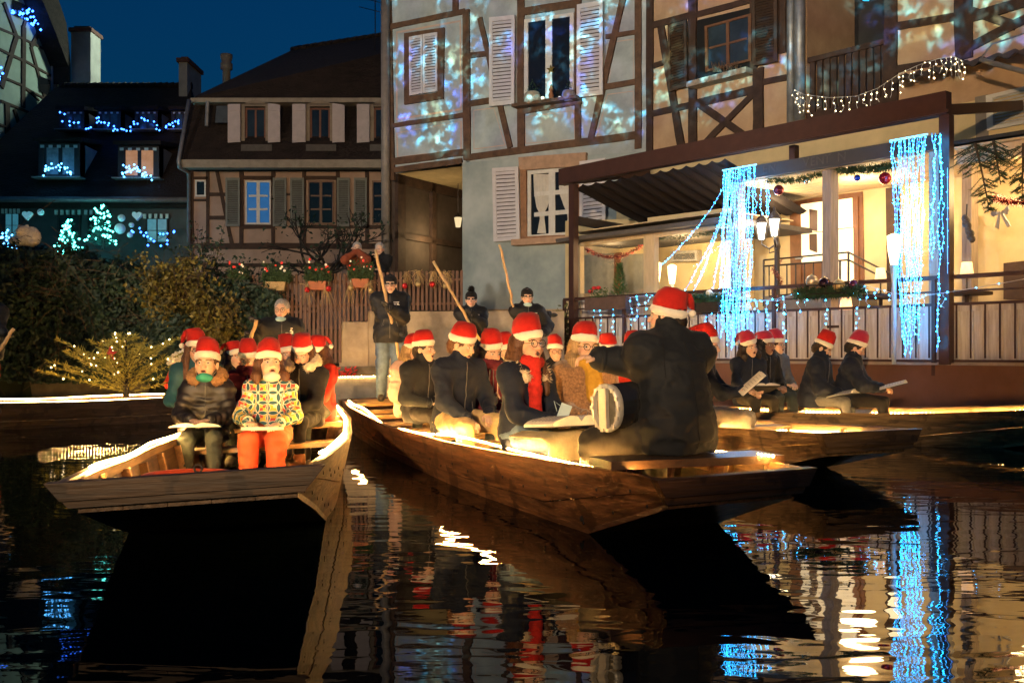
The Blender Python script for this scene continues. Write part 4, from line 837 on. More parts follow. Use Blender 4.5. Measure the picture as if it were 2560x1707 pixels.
# twin lantern post
LP = TER.off(-1.0); pb = LP.p(T2(175, 1000)); lr = thing('lantern_post', 'black iron post with two glowing lanterns on curled arms behind the railing', 'lamp post', (pb.x, pb.y, 1.15))
ztop = LP.p(T2(175, 600)).z
m = MB(); m.smooth = True; m.lathe((pb.x, pb.y, 1.15), [(.09, 0), (.1, .05), (.05, .15), (.045, ztop - 1.35), (.06, ztop - 1.3), (.03, ztop - 1.15)], 10); obj('post', m, M_iron, lr)
for x, y in ((68, 545), (220, 528)):
    c = LP.p(T2(x, y)); base = Vector((pb.x, pb.y, ztop - .1)); hd = Vector((c.x, c.y, c.z - .2))
    if x > 200: hd = hd + LP.n * .25; c = c + LP.n * .25
    m = MB(); m.smooth = True; mid = base.lerp(hd, .5) + Vector((0, 0, -.1)); m.tube([base, mid, hd + Vector((0, 0, -.04)), hd + Vector((0, 0, .02))], .016, 6); m.tube([base + Vector((0, 0, -.12)), mid + Vector((0, 0, -.07)), mid + Vector((0, 0, .02))], .01, 6); ao = obj('arm', m, M_iron, lr)
    m = MB(); m.lathe(c, [(.045, -.16), (.085, .1), (.08, .11)], 6); obj('lantern_glass', m, emat('lantern_glow', (1.0, 0.9, 0.7), 9.0), ao)
    m = MB(); m.lathe(c, [(.125, .11), (.09, .18), (.03, .24), (.015, .3)], 6); obj('lantern_cap', m, M_iron, ao)
    for a_ in range(6):
        t_ = a_ * math.pi / 3; m = MB(); m.tube([c + Vector((.057 * math.cos(t_), .057 * math.sin(t_), -.18)), c + Vector((.113 * math.cos(t_), .113 * math.sin(t_), .1))], .006, 4); obj('lantern_bar', m, M_iron, ao)
    lamp('lantern_light', 'POINT', tuple(c + LP.n * .25), 26, (1.0, 0.85, 0.6), .1)
# ---------------------------------------------------------------- fir garlands, baubles, ribbons
def sprig(path, rad, n, mt, seed=1, ln=.05):
    rs = random.Random(seed); m = MB(); path = [Vector(p) for p in path]
    for i in range(n):
        t = rs.random() * (len(path) - 1); k = min(int(t), len(path) - 2); c = path[k].lerp(path[k + 1], t - k)
        d = Vector((rs.gauss(0, 1), rs.gauss(0, 1), rs.gauss(0, 1))).normalized(); b = c + d * rad * rs.uniform(.1, .6); e = c + d * rad * rs.uniform(.8, 1.25) + Vector((0, 0, -.1 * rad)); x = d.orthogonal().normalized() * rad * .12
        m.add([b - x, b + x, e], [(0, 1, 2)])
    return m
def garland(name, label, path, rad, n, mt, seed, cat='garland'): return tag(obj(name, sprig(path, rad, n, mt, seed), mt), label, cat)
M_gar = mat('garland_green', (0.03, 0.075, 0.03), 0.8, 0.4, 30); M_tin = mat('tinsel_red', (0.35, 0.03, 0.03), 0.25, 0.3, 60, metal=0.7)
gp_ = lambda x0, y0, x1, y1, sag, k, n=14: [TER.p(T2(x0 + (x1 - x0) * i / n, y0 + (y1 - y0) * i / n + sag * math.sin(math.pi * i / n)), k) for i in range(n + 1)]
garland('fir_garland', 'green fir garland along the terrace ceiling left of the wooden post', gp_(110, 200, 500, 150, 18, -.42), .08, 900, M_gar, 1)
garland('fir_garland', 'green fir garland along the terrace ceiling right of the wooden post', gp_(600, 125, 990, 95, 10, -.42), .1, 1100, M_gar, 2)
gv = lambda x0, y0, x1, y1, sag, k, n=14: [VER.p(T1(x0 + (x1 - x0) * i / n, y0 + (y1 - y0) * i / n + sag * math.sin(math.pi * i / n)), k) for i in range(n + 1)]
garland('tinsel_garland', 'red tinsel looped inside the left veranda pane', gv(230, 600, 680, 590, 75, -.2), .055, 900, M_tin, 3)
garland('tinsel_garland', 'dark fir garland under the veranda head rail', gv(780, 530, 1290, 475, 10, -.2), .06, 800, M_gar, 4)
garland('tinsel_garland', 'red tinsel hanging down beside the middle veranda post', gv(790, 560, 800, 860, 0, -.2), .04, 400, M_tin, 5)
garland('tinsel_garland', 'red tinsel under the spruce branches at the right edge', gp_(1690, 320, 2000, 340, 20, -.35), .08, 900, M_tin, 6)
garland('tinsel_garland', 'red tinsel wound round the twin lantern post', [Vector((pb.x + .06 * math.cos(i), pb.y + .06 * math.sin(i), ztop - .35 - i * .06)) for i in range(20)], .06, 700, mat('tinsel_rust', (0.22, 0.05, 0.03), 0.4, 0.4, 60, metal=0.4), 7)
def bauble(label, W, uv, k, r, mt, string=.3, group=None, cap=True):
    c = W.p(uv, k); r_ = thing('bauble', label, 'bauble', tuple(c - Vector((0, 0, r))))
    m = MB(); m.smooth = True; m.ball(c, r, 18, 12); obj('ball', m, mt, r_)
    m = MB(); m.lathe(c + Vector((0, 0, r * .97)), [(r * .16, 0), (r * .16, r * .2)], 8)
    if string: m.tube([c + Vector((0, 0, r * 1.1)), c + Vector((0, 0, r + string))], .004, 4)
    obj('cap_and_string', m, mat('gold_cap', (0.5, 0.4, 0.2), 0.3, metal=0.9), r_); return r_
B = {n_: mat('bauble_' + n_, c_, r_, .1, 40, metal=mt_) for n_, c_, r_, mt_ in (('wine', (.16, .02, .03), .22, .6), ('silver', (.6, .6, .6), .2, .9), ('blue', (.02, .06, .5), .2, .6), ('red', (.4, .03, .05), .2, .6), ('pearl', (.55, .45, .33), .3, .6), ('dark', (.05, .02, .03), .12, .7), ('gold', (.5, .36, .16), .5, .6), ('plum', (.12, .03, .09), .25, .6), ('white', (.7, .68, .6), .4, 0), ('bright', (.65, .03, .03), .15, .5))}
bauble('large dark red bauble hanging at the left end of the terrace garland', TER, T2(187, 268), -.42, .083, B['wine'])
bauble('small silver bauble hanging from the garland left of the wooden post', TER, T2(382, 204), -.42, .045, B['silver'], .15)
bauble('small blue bauble hanging from the garland right of the wooden post', TER, T2(737, 183), -.42, .05, B['blue'], .15)
bauble('large red bauble hanging beside the right light curtain', TER, T2(930, 185), -.42, .088, B['red'])
for x, y, r, c_, lb in ((420, 905, .092, 'pearl', 'pearl coloured bauble, first from the left in the railing basket'), (508, 920, .088, 'dark', 'dark glossy bauble with red sheen, second in the railing basket'), (608, 935, .09, 'gold', 'gold glitter bauble, third in the railing basket'), (713, 930, .075, 'plum', 'plum coloured bauble at the right end of the railing basket')):
    bauble(lb, TER, T2(x, y), .12, r, B[c_], 0)
bauble('red bauble on the railing behind the left light curtain', TER, T1(1345, 955), .1, .09, B['red'], 0); bauble('small white bauble in the railing greenery behind the santa hat', TER, T1(1185, 945), .1, .06, B['white'], 0)
bk_ = thing('railing_basket', 'iron basket of fir greenery hung on the railing under four baubles', 'basket', tuple(TER.p(T2(540, 1015), .12)))
m = MB(); pa, pb_ = TER.p(T2(405, 1000), .12), TER.p(T2(680, 985), .12)
for z in (0, .13): m.tube([pa + Vector((0, 0, z)) + TER.n * .09, pb_ + Vector((0, 0, z)) + TER.n * .09, pb_ + Vector((0, 0, z)) - TER.n * .09, pa + Vector((0, 0, z)) - TER.n * .09, pa + Vector((0, 0, z)) + TER.n * .09], .008, 5)
for i in range(5): q = pa.lerp(pb_, i / 4) + TER.n * .09; m.tube([q, q + Vector((0, 0, .13))], .006, 4)
obj('wire_frame', m, M_iron, bk_)
obj('fir_filling', sprig([TER.p(T2(320 + i * 45, 985 - i * 2), .12) for i in range(11)], .13, 1500, M_gar, 8), M_gar, bk_)
gb_ = thing('railing_basket', 'fir greenery box hung on the railing left of the first light curtain', 'basket', tuple(TER.p(T1(1170, 1010), .12)))
obj('fir_filling', sprig([TER.p(T1(1060 + i * 24, 985), .12) for i in range(10)], .12, 1100, M_gar, 9), M_gar, gb_)
m = MB(); m.box(TER.p(T1(1180, 1050), .13), (.5, .14, .16), Matrix.Rotation(angT, 3, 'Z')); obj('box', m, M_iron, gb_)
fbx = thing('railing_planter', 'planter on the railing with red geraniums and a small conifer', 'planter', tuple(TER.p(T1(425, 1050), .1)))
m = MB(); m.box(TER.p(T1(425, 1020), .12), (1.0, .2, .22), Matrix.Rotation(angT, 3, 'Z')); obj('box', m, mat('planter_brown', (0.1, 0.06, 0.05), 0.7, 0.3), fbx)
c = TER.p(T1(510, 960), .12); m = MB(); rs = random.Random(3)
for i in range(700):
    t = rs.random(); r = .17 * (1 - t) * rs.uniform(.4, 1) + .02; a = rs.random() * 6.28; q = c + Vector((r * math.cos(a), r * math.sin(a), t * .55)); d = Vector((math.cos(a), math.sin(a), .8)) * .05; x = Vector((-math.sin(a), math.cos(a), 0)) * .012
    m.add([q - x, q + x, q + d], [(0, 1, 2)])
obj('conifer', m, mat('conifer_green', (0.06, 0.13, 0.04), 0.8, 0.4, 30), fbx)
m = MB(); m2 = MB()
for i in range(260):
    q = TER.p(T1(rs.uniform(290, 420), rs.uniform(905, 985)), rs.uniform(.02, .2)); d = Vector((rs.uniform(-1, 1), rs.uniform(-1, 1), rs.uniform(-1, 1))) * .03; x = d.orthogonal().normalized() * .018
    (m2 if rs.random() < .3 and q.z > c.z + .1 else m).add([q - x, q + d, q + x], [(0, 1, 2)])
obj('leaves', m, mat('geranium_leaf', (0.06, 0.10, 0.03), 0.8, 0.3, 30), fbx)
for x, y in ((318, 905), (350, 902), (290, 930)):
    m = MB(); m.smooth = True; m.ball(TER.p(T1(x, y), .15), .05, 8, 6, (1, 1, .7)); obj('flower_head', m, mat('geranium_red', (0.5, 0.02, 0.03), 0.7, 0.3, 40), fbx)
# bow and pine-cone string by the right wall
bw = TER.off(-.3); cb_ = bw.p(T2(1735, 425)); bo = thing('ribbon_bow', 'silvery ribbon bow hanging under the right terrace header', 'ribbon', tuple(cb_))
M_rib = mat('silver_ribbon', (0.55, 0.5, 0.42), 0.35, 0.2, 60, metal=0.3)
for pts in ([(1735, 425), (1672, 405), (1668, 440), (1690, 455)], [(1735, 425), (1790, 378), (1800, 400), (1785, 440)], [(1725, 430), (1738, 432), (1725, 540), (1700, 530)], [(1738, 430), (1755, 428), (1812, 518), (1785, 528)]):
    m = MB(); bw.quad(m, quadof(T2, *pts), .0, .012); obj('ribbon_loop' if pts[2][1] < 500 else 'ribbon_tail', m, M_rib, bo)
m = MB(); m.smooth = True; m.ball(cb_, .022, 8, 6); obj('knot', m, M_rib, bo)
cs = thing('cone_string', 'string of dark pine cones hanging from the right terrace beam', 'decoration', tuple(bw.p(T2(1505, 620))))
for i in range(9):
    q = bw.p(T2(1490 + 6 * i + 8 * math.sin(i * 2.4), 465 + i * 18), .0); m = MB(); m.smooth = True; m.ball(q, .045, 8, 6, (1, 1, 1.2)); obj('pine_cone', m, mat('pine_cone', (0.10, 0.085, 0.075), 0.8, 0.5, 60), cs)
m = MB(); m.tube([bw.p(T2(1505, 365)), bw.p(T2(1500, 460))], .012, 5); obj('cord', m, M_iron, cs)
# hanging spruce branches at the right edge
def branch(label, top, tip, droop, n, seed, W, k, side=.2):
    rs = random.Random(seed); a = W.p(top, k); b = W.p(tip, k); r_ = thing('spruce_branch', label, 'branch', tuple(b))
    ax = [a.lerp(b, t) + Vector((0, 0, droop * math.sin(math.pi * t))) for t in [i / 10 for i in range(11)]]
    wood = MB(); wood.tube(ax, [.02 - .0015 * i for i in range(11)], 5); leaf = MB(); dx = W.d if W.d.x > 0 else -W.d
    for i in range(n):
        t = rs.random(); kx = min(int(t * 10), 9); c = ax[kx].lerp(ax[kx + 1], t * 10 - kx); sd = rs.choice((-1, 1)); ln = side * (1.15 - t) * rs.uniform(.5, 1)
        e = c + dx * sd * ln + Vector((0, 0, -ln * rs.uniform(.3, .9))) + W.n * rs.uniform(-.1, .1); wood.tube([c, e], .005, 3, False)
        for j in range(34):
            f = rs.random(); q = c.lerp(e, f); d = ((e - c).normalized() + Vector((rs.gauss(0, .7), rs.gauss(0, .7), rs.gauss(0, .7)))).normalized() * .05; x = d.orthogonal().normalized() * .006
            leaf.add([q - x, q + x, q + d], [(0, 1, 2)])
    obj('stem', wood, mat('bark_twig', (0.06, 0.04, 0.025), 0.9), r_); obj('needles', leaf, M_gar, r_)
branch('big spruce branch hanging down beside the pergola post', T2(1560, -60), T2(1660, 410), .05, 60, 21, TER.off(.1), 0, .34)
branch('spruce branch cut by the right picture edge', T2(1900, -60), T2(1890, 330), .05, 50, 22, TER.off(.1), 0, .3)
branch('smaller dark spruce branch behind the big hanging one', T2(1690, -80), T2(1740, 230), .02, 40, 23, TER.off(-.1), 0, .3)
# ---------------------------------------------------------------- light curtains and icicle strings
M_wire = mat('halo_wire', (0.35, 0.45, 0.55), 0.3, 0, emit=(0.04, 0.32, 1.0), es=1.6)  # wires glow blue in place of the halo around the bulbs
M_cyan = emat('led_cyan', (0.010, 0.40, 1.0), 92.0)
M_cool = emat('led_cool', (0.02, 0.40, 1.0), 40.0); M_wled = emat('led_warmwhite', (1.0, 0.78, 0.42), 10.0)
M_blue = emat('led_blue', (0.03, 0.16, 1.0), 14.0); M_turq = emat('led_turquoise', (0.10, 0.85, 0.72), 12.0)
def strand(path, parent, led, step, r, jit, rs, wire=M_wire, wr=.0048, name='strand'):
    path = [Vector(p) for p in path]
    pts = []
    for i, p in enumerate(path): pts.append(p + Vector((rs.gauss(0, jit), rs.gauss(0, jit), 0)))
    w = MB(); w.tube(pts, wr, 3, False); o = obj(name, w, wire, parent); b = MB(); acc = rs.random() * step
    for p, q in zip(pts[:-1], pts[1:]):
        L = (q - p).length
        while acc < L: b.octa(p.lerp(q, acc / L) + Vector((rs.gauss(0, r * .6), rs.gauss(0, r * .6), 0)), r * rs.uniform(.55, 1.3)); acc += step * rs.uniform(.6, 1.4)
        acc -= L
    if b.v: tag(obj('leds', b, led, o), kind='stuff')
    return o
rs = random.Random(11)
CT = TER.off(.22)
def curtain(label, tops, bottoms, n):
    root = thing('light_curtain', label, 'light curtain', tuple(CT.p(tops[0])))
    m = MB(); m.tube([CT.p(tops[0]), CT.p(tops[1])], .012, 6); obj('led_reflection_strip', m, mat('reflection_glow', (.3, .5, .6), .4, 0, emit=(0.12, 0.6, 1.0), es=3.0), root)  # glowing tube stands in for LED reflections along the beam underside
    for i in range(n):
        f = (i + rs.random() * .6) / n; t = (tops[0][0] + (tops[1][0] - tops[0][0]) * f, tops[0][1] + (tops[1][1] - tops[0][1]) * f)
        g = bottoms(f); strand([CT.p((t[0] + (g[0] - t[0]) * (s / 14) ** 1.15, t[1] + (g[1] - t[1]) * s / 14), rs.uniform(-.05, .05)) for s in range(15)], root, M_cyan, .068, .0078, .011, rs)
    return root
c1 = curtain('left curtain of blue-white string lights fanning out under the pergola', (C4(552, 955), C4(742, 922)), lambda f: (T1(1275 + 210 * f, 0)[0], T1(0, rs.uniform(1150, 1390))[1]), 17)
for tx, ty in ((1000, 925), (1055, 945), (815, 742), (1100, 880), (1150, 1180), (1230, 1250)):
    t = C4(556 + rs.random() * 60, 960); g = T1(tx, ty)
    strand([CT.p((t[0] + (g[0] - t[0]) * (s / 16) ** 1.5, t[1] + (g[1] - t[1]) * s / 16), -.05 - .2 * (s / 16)) for s in range(17)], c1, M_cyan, .075, .009, .006, rs)
for x in (1535, 1575, 1620, 1633): strand([TER.p(T1(x + rs.uniform(-4, 4), 100 + s * 26), -.5) for s in range(11)], c1, M_cyan, .07, .009, .01, rs)
c2 = curtain('right curtain of blue-white string lights beside the big pergola post', (C4(1488, 790), C4(1700, 752)), lambda f: (T2(1045 + 130 * f, 0)[0], T2(0, rs.uniform(1180, 1450) if rs.random() < .8 else 900)[1]), 17)
for xt, xb, yb in ((1735, 1270, 760), (1775, 1335, 700), (1770, 1290, 1400), (1740, 1240, 700)):
    t = C4(xt, 745); g = T2(xb, yb); strand([CT.p((t[0] + (g[0] - t[0]) * (s / 18) ** 2, t[1] + (g[1] - t[1]) * s / 18)) for s in range(19)], c2, M_cyan, .065, .0092, .013, rs)
strand([TER.p((2369, 420 + s * 24), .13) for s in range(12)], c2, M_blue, .19, .011, .0, rs)
# icicle lights hung along the railing
ic = thing('icicle_lights', 'string of blue-white icicle lights draped along the terrace railing', 'string lights', tuple(TER.p(T1(420, 1000), .12)))
def icicle(x, y, W, cv, drop, k=.14, led=M_cool, root=ic, scale=1):
    n = 7; strand([W.p(cv(x + rs.uniform(-14, 14) * (s > 0), y + drop * s / (n - 1)), k) for s in range(n)], root, led, .115, .0105, .008, rs, mat('white_cable', (.6, .6, .6), .4, 0), .0045)
main = [(270, 990), (420, 1000), (590, 975), (740, 955), (880, 1010), (1030, 960), (1210, 985), (1300, 930), (1440, 985), (1560, 1000), (1700, 985), (1809, 950)]
strand([TER.p(T1(*q), .13) for q in main], ic, M_cool, .16, .0105, .004, rs, mat('white_cable', (.6, .6, .6), .4, 0), .005)
for x, y, d in [(285, 990, 110), (325, 1000, 140), (360, 1000, 250), (460, 1000, 250), (590, 975, 210), (640, 985, 160), (700, 970, 250), (735, 955, 60), (1050, 960, 100), (1200, 985, 190), (1260, 960, 200), (1330, 970, 420), (1445, 985, 270), (1500, 990, 300), (1545, 1000, 90), (1620, 1000, 330), (1690, 990, 120), (1750, 975, 330)]: icicle(x, y, TER, T1, d)
strand([TER.p(T2(*q), .13) for q in [(0, 1045), (180, 1040), (330, 975), (500, 1000), (560, 990), (720, 990), (800, 935), (860, 950), (970, 985), (1150, 1010), (1320, 990), (1600, 945), (1904, 890), (2100, 860)]], ic, M_cool, .3, .009, .003, rs, mat('white_cable', (.6, .6, .6), .4, 0), .005)
for x, y, d in [(30, 1040, 80), (110, 1040, 220), (225, 1020, 280), (330, 980, 170), (370, 1000, 80), (520, 990, 230), (735, 990, 250), (800, 940, 160), (865, 955, 70), (970, 985, 60), (1200, 1010, 130), (1340, 990, 100)]: icicle(x, y, TER, T2, d)
wi = thing('icicle_lights', 'string of warm white icicle lights swagged below the wooden balcony', 'string lights', tuple(H5.p(C4(1200, 600), .9)))
HB = H5.off(1.1); mp_ = [(955, 505), (1010, 530), (1150, 548), (1300, 540), (1420, 495), (1540, 415), (1650, 365), (1760, 330), (1850, 318), (1900, 345)]
strand([HB.p(C4(*q)) for q in mp_], wi, M_wled, .3, .012, .003, rs, mat('white_cable', (.6, .6, .6), .4, 0), .006)
for i in range(30):
    t = i / 29 * (len(mp_) - 1); k_ = min(int(t), len(mp_) - 2); f = t - k_; x = mp_[k_][0] + (mp_[k_ + 1][0] - mp_[k_][0]) * f; y = mp_[k_][1] + (mp_[k_ + 1][1] - mp_[k_][1]) * f
    strand([HB.p(C4(x + rs.uniform(-14, 14) * (s > 0), y + rs.uniform(60, 120) * s / 4)) for s in range(5)], wi, M_wled, .12, .0125, .006, rs, mat('white_cable', (.6, .6, .6), .4, 0), .005)
m = MB(); m.tube([HB.p(C4(1995, 335)), HB.p(C4(2300, 420))], .035, 8); m.tube([HB.p(C4(1995, 335)), HB.p(C4(2060, 250)), HB.p(C4(2300, 170))], .012, 5); tag(obj('cable_bracket', m, M_zinc), 'grey metal bracket with cables under the right gable beams', 'bracket')
# ---------------------------------------------------------------- implicit-surface kit for bodies and clothes
def axis(lo, hi, h, fines):
    xs = [lo]
    while xs[-1] < hi:
        x = xs[-1]; st = h
        for a, b, f in fines:
            if a - 1e-6 <= x < b: st = min(st, f)
            elif x < a < x + st: st = max(a - x, min(f, st))
        xs.append(x + st)
    return np.array(xs)
class Vox:
    def __init__(s, lo, hi, h, fines=()):
        s.ax = [axis(lo[i], hi[i], h if not isinstance(h, tuple) else h[i], [(f[0][i], f[1][i], f[2]) for f in fines]) for i in range(3)]
        s.D = np.ones([len(a) for a in s.ax], np.float32); s.h = h if not isinstance(h, tuple) else max(h)
    def blk(s, lo, hi, m):
        sl = []
        for i in range(3):
            a = max(np.searchsorted(s.ax[i], lo[i] - m) - 1, 0); b = min(np.searchsorted(s.ax[i], hi[i] + m) + 1, len(s.ax[i]))
            if b <= a: return None
            sl.append(slice(a, b))
        sl = tuple(sl)
        X = s.ax[0][sl[0]][:, None, None]; Y = s.ax[1][sl[1]][None, :, None]; Z = s.ax[2][sl[2]][None, None, :]
        return sl, X, Y, Z
    def put(s, sl, d, k, sub=False):
        a = s.D[sl]
        if sub:
            h = np.clip(k - np.abs(a + d), 0, None) / k; s.D[sl] = np.maximum(a, -d) + h * h * k * .25
        else:
            h = np.clip(k - np.abs(a - d), 0, None) / k; s.D[sl] = np.minimum(a, d) - h * h * k * .25
    def cone(s, a, b, r1, r2, k=.02, rid=None, sub=False):
        a = np.array(a, float); b = np.array(b, float); r = max(r1, r2)
        B = s.blk(np.minimum(a, b) - r, np.maximum(a, b) + r, k + 2.2 * s.h)
        if B is None: return s
        sl, X, Y, Z = B; d = b - a; L2 = max(d @ d, 1e-9)
        t = np.clip(((X - a[0]) * d[0] + (Y - a[1]) * d[1] + (Z - a[2]) * d[2]) / L2, 0, 1)
        q = np.sqrt((X - a[0] - t * d[0]) ** 2 + (Y - a[1] - t * d[1]) ** 2 + (Z - a[2] - t * d[2]) ** 2) - (r1 + (r2 - r1) * t)
        if rid: q = q - rid[1] * (np.abs(np.sin(np.pi * t * math.sqrt(L2) / rid[0])) - .45)
        s.put(sl, q, k, sub); return s
    def ell(s, c, r, rot=None, k=.02, rid=None, sub=False):
        c = np.array(c, float); r = np.array(r, float); R_ = r.max()
        B = s.blk(c - R_, c + R_, k + 2.2 * s.h)
        if B is None: return s
        sl, X, Y, Z = B; P = [X - c[0], Y - c[1], Z - c[2]]
        if rot is not None:
            M = np.array(rot).T; P = [M[i, 0] * P[0] + M[i, 1] * P[1] + M[i, 2] * P[2] for i in range(3)]
        k0 = np.sqrt((P[0] / r[0]) ** 2 + (P[1] / r[1]) ** 2 + (P[2] / r[2]) ** 2); k1 = np.sqrt((P[0] / r[0] ** 2) ** 2 + (P[1] / r[1] ** 2) ** 2 + (P[2] / r[2] ** 2) ** 2) + 1e-6
        q = k0 * (k0 - 1) / k1
        if rid: q = q - rid[1] * (np.abs(np.sin(np.pi * P[2] / rid[0])) - .45)
        s.put(sl, q, k, sub); return s
    def chain(s, pts, rs, k=.02, rid=None):
        for i in range(len(pts) - 1): s.cone(pts[i], pts[i + 1], rs[i], rs[i + 1], k, rid)
        return s
    def cut(s, n, d):
        """remove everything with n.p < d"""
        X = s.ax[0][:, None, None]; Y = s.ax[1][None, :, None]; Z = s.ax[2][None, None, :]
        s.D = np.maximum(s.D, (d - (n[0] * X + n[1] * Y + n[2] * Z)).astype(np.float32)); return s
    def net(s):
        D = s.D; I = (D < 0); nx, ny, nz = D.shape
        cnt = np.zeros((nx - 1, ny - 1, nz - 1), np.int8)
        for i in (0, 1):
            for j in (0, 1):
                for k in (0, 1): cnt += I[i:nx - 1 + i, j:ny - 1 + j, k:nz - 1 + k]
        act = (cnt > 0) & (cnt < 8); idx = np.argwhere(act); n = len(idx)
        vid = -np.ones(act.shape, np.int64); vid[act] = np.arange(n)
        pos = np.zeros((n, 3)); c = np.zeros(n); co = [(i, j, k) for i in (0, 1) for j in (0, 1) for k in (0, 1)]
        for a in co:
            for ax in range(3):
                if a[ax]: continue
                b = list(a); b[ax] = 1
                ia = idx + np.array(a); ib = idx + np.array(b); da = D[ia[:, 0], ia[:, 1], ia[:, 2]]; db = D[ib[:, 0], ib[:, 1], ib[:, 2]]
                cr = (da < 0) != (db < 0); t = np.where(cr, da / np.where(cr, da - db, 1), 0)
                for q in range(3):
                    pa = s.ax[q][ia[:, q]]; pb_ = s.ax[q][ib[:, q]]; pos[:, q] += np.where(cr, pa + (pb_ - pa) * t, 0)
                c += cr
        pos /= np.maximum(c, 1)[:, None]; F_ = []
        for ax in range(3):
            o1, o2 = (ax + 1) % 3, (ax + 2) % 3
            sa = [slice(None)] * 3; sb = [slice(None)] * 3; sa[ax] = slice(0, -1); sb[ax] = slice(1, None)
            for o in (o1, o2): sa[o] = slice(1, -1); sb[o] = slice(1, -1)
            A_, B_ = I[tuple(sa)], I[tuple(sb)]; e = np.argwhere(A_ != B_)
            if not len(e): continue
            flip = A_[e[:, 0], e[:, 1], e[:, 2]]; base = e.copy(); base[:, o1] += 1; base[:, o2] += 1
            def cv(d1, d2):
                q = base.copy(); q[:, o1] -= d1; q[:, o2] -= d2; return vid[q[:, 0], q[:, 1], q[:, 2]]
            f = np.stack([cv(1, 1), cv(0, 1), cv(0, 0), cv(1, 0)], 1); f[~flip] = f[~flip][:, ::-1]; F_.append(f)
        return pos, (np.concatenate(F_) if F_ else np.zeros((0, 4), int))
def wrinkle(v, amp, sc, seed=0):
    if amp <= 0 or not len(v): return v
    c = v.mean(0); n = v - c; o = np.array([seed * 3.1, seed * 1.7, seed * .9])
    out = np.empty_like(v)
    for i, p in enumerate(v):
        q = Vector((p[0] * sc, p[1] * sc, p[2] * sc * 1.5)) + Vector(o); w = 1.0 - abs(mnoise.noise(q)) * 3.2; w2 = 1.0 - 3.0 * abs(mnoise.noise(q * 2.3))
        d = n[i]; out[i] = p + d / (np.linalg.norm(d) + 1e-6) * (amp * w + amp * .45 * w2)
    return out
def vmesh(name, V, amp=0, sc=9, seed=0):
    v, f = V.net(); v = wrinkle(v, amp, sc, seed); return npmesh(name, v, f, True)
# ---------------------------------------------------------------- cloth, skin, hair materials
def fabric(name, col, rough=.85, var=.18, sc=18, bump=.25, bsc=160, sheen=.03, spec=.3, **k): return mat('fabric_' + name, col, rough, var, sc, bump=bump, bscale=bsc, sheen=sheen, spec=spec, coords='obj', bdist=.004, **k)
FB = dict(black=fabric('black', (.008, .008, .010)), navy=fabric('navy', (.009, .014, .030)), puffer=fabric('puffer', (.013, .011, .011), .48, .15, 10, .1, 60, 0, .5), jacket=fabric('jacket', (.007, .008, .011), .6), teal=fabric('teal', (.016, .07, .09), .6), burg=fabric('burgundy', (.12, .012, .022)), khaki=fabric('khaki', (.50, .36, .18)), coat=fabric('coat', (.010, .012, .016), .75, .08, 10, .3, 240, .03), denim=fabric('denim', (.10, .15, .22), .9, .35, 9), jeans=fabric('dark_jeans', (.035, .045, .042), .8, .35, 9), orange=fabric('orange', (.75, .09, .03), .6, .1), teddy=fabric('teddy', (.26, .14, .07), 1, .5, 60, 1.0, 90, .5), mustard=fabric('mustard', (.45, .25, .03), .9), redscarf=fabric('redscarf', (.55, .025, .015), .9, .25, 30, .6, 80), hatred=fabric('hatred', (.46, .014, .010), .9, .12, 30, .5, 300, .08), hatpink=fabric('hatmagenta', (.42, .02, .06), .9, .12, 30, .5, 300, .4), hatwhite=fabric('hatwhite', (.78, .72, .62), .95, .06, 40, .6, 200, .6), cream=fabric('cream', (.62, .52, .38)), pink=fabric('pinkpale', (.62, .42, .34)), grey=fabric('grey', (.12, .12, .12)), red=fabric('red', (.5, .03, .02)), olive=fabric('olive', (.035, .030, .022), .8, .25), skirt=fabric('beige_wool', (.46, .38, .23), .95, .15, 20), brown=fabric('brown', (.16, .06, .03)), leather=fabric('leather', (.25, .10, .035), .5), ochre=fabric('ochre', (.55, .28, .03)), rust=fabric('rustcoat', (.22, .05, .02)), shoe=fabric('shoe', (.03, .026, .022), .5), glove=fabric('glove', (.03, .03, .03)), chino=fabric('chino_light', (.46, .40, .30)))
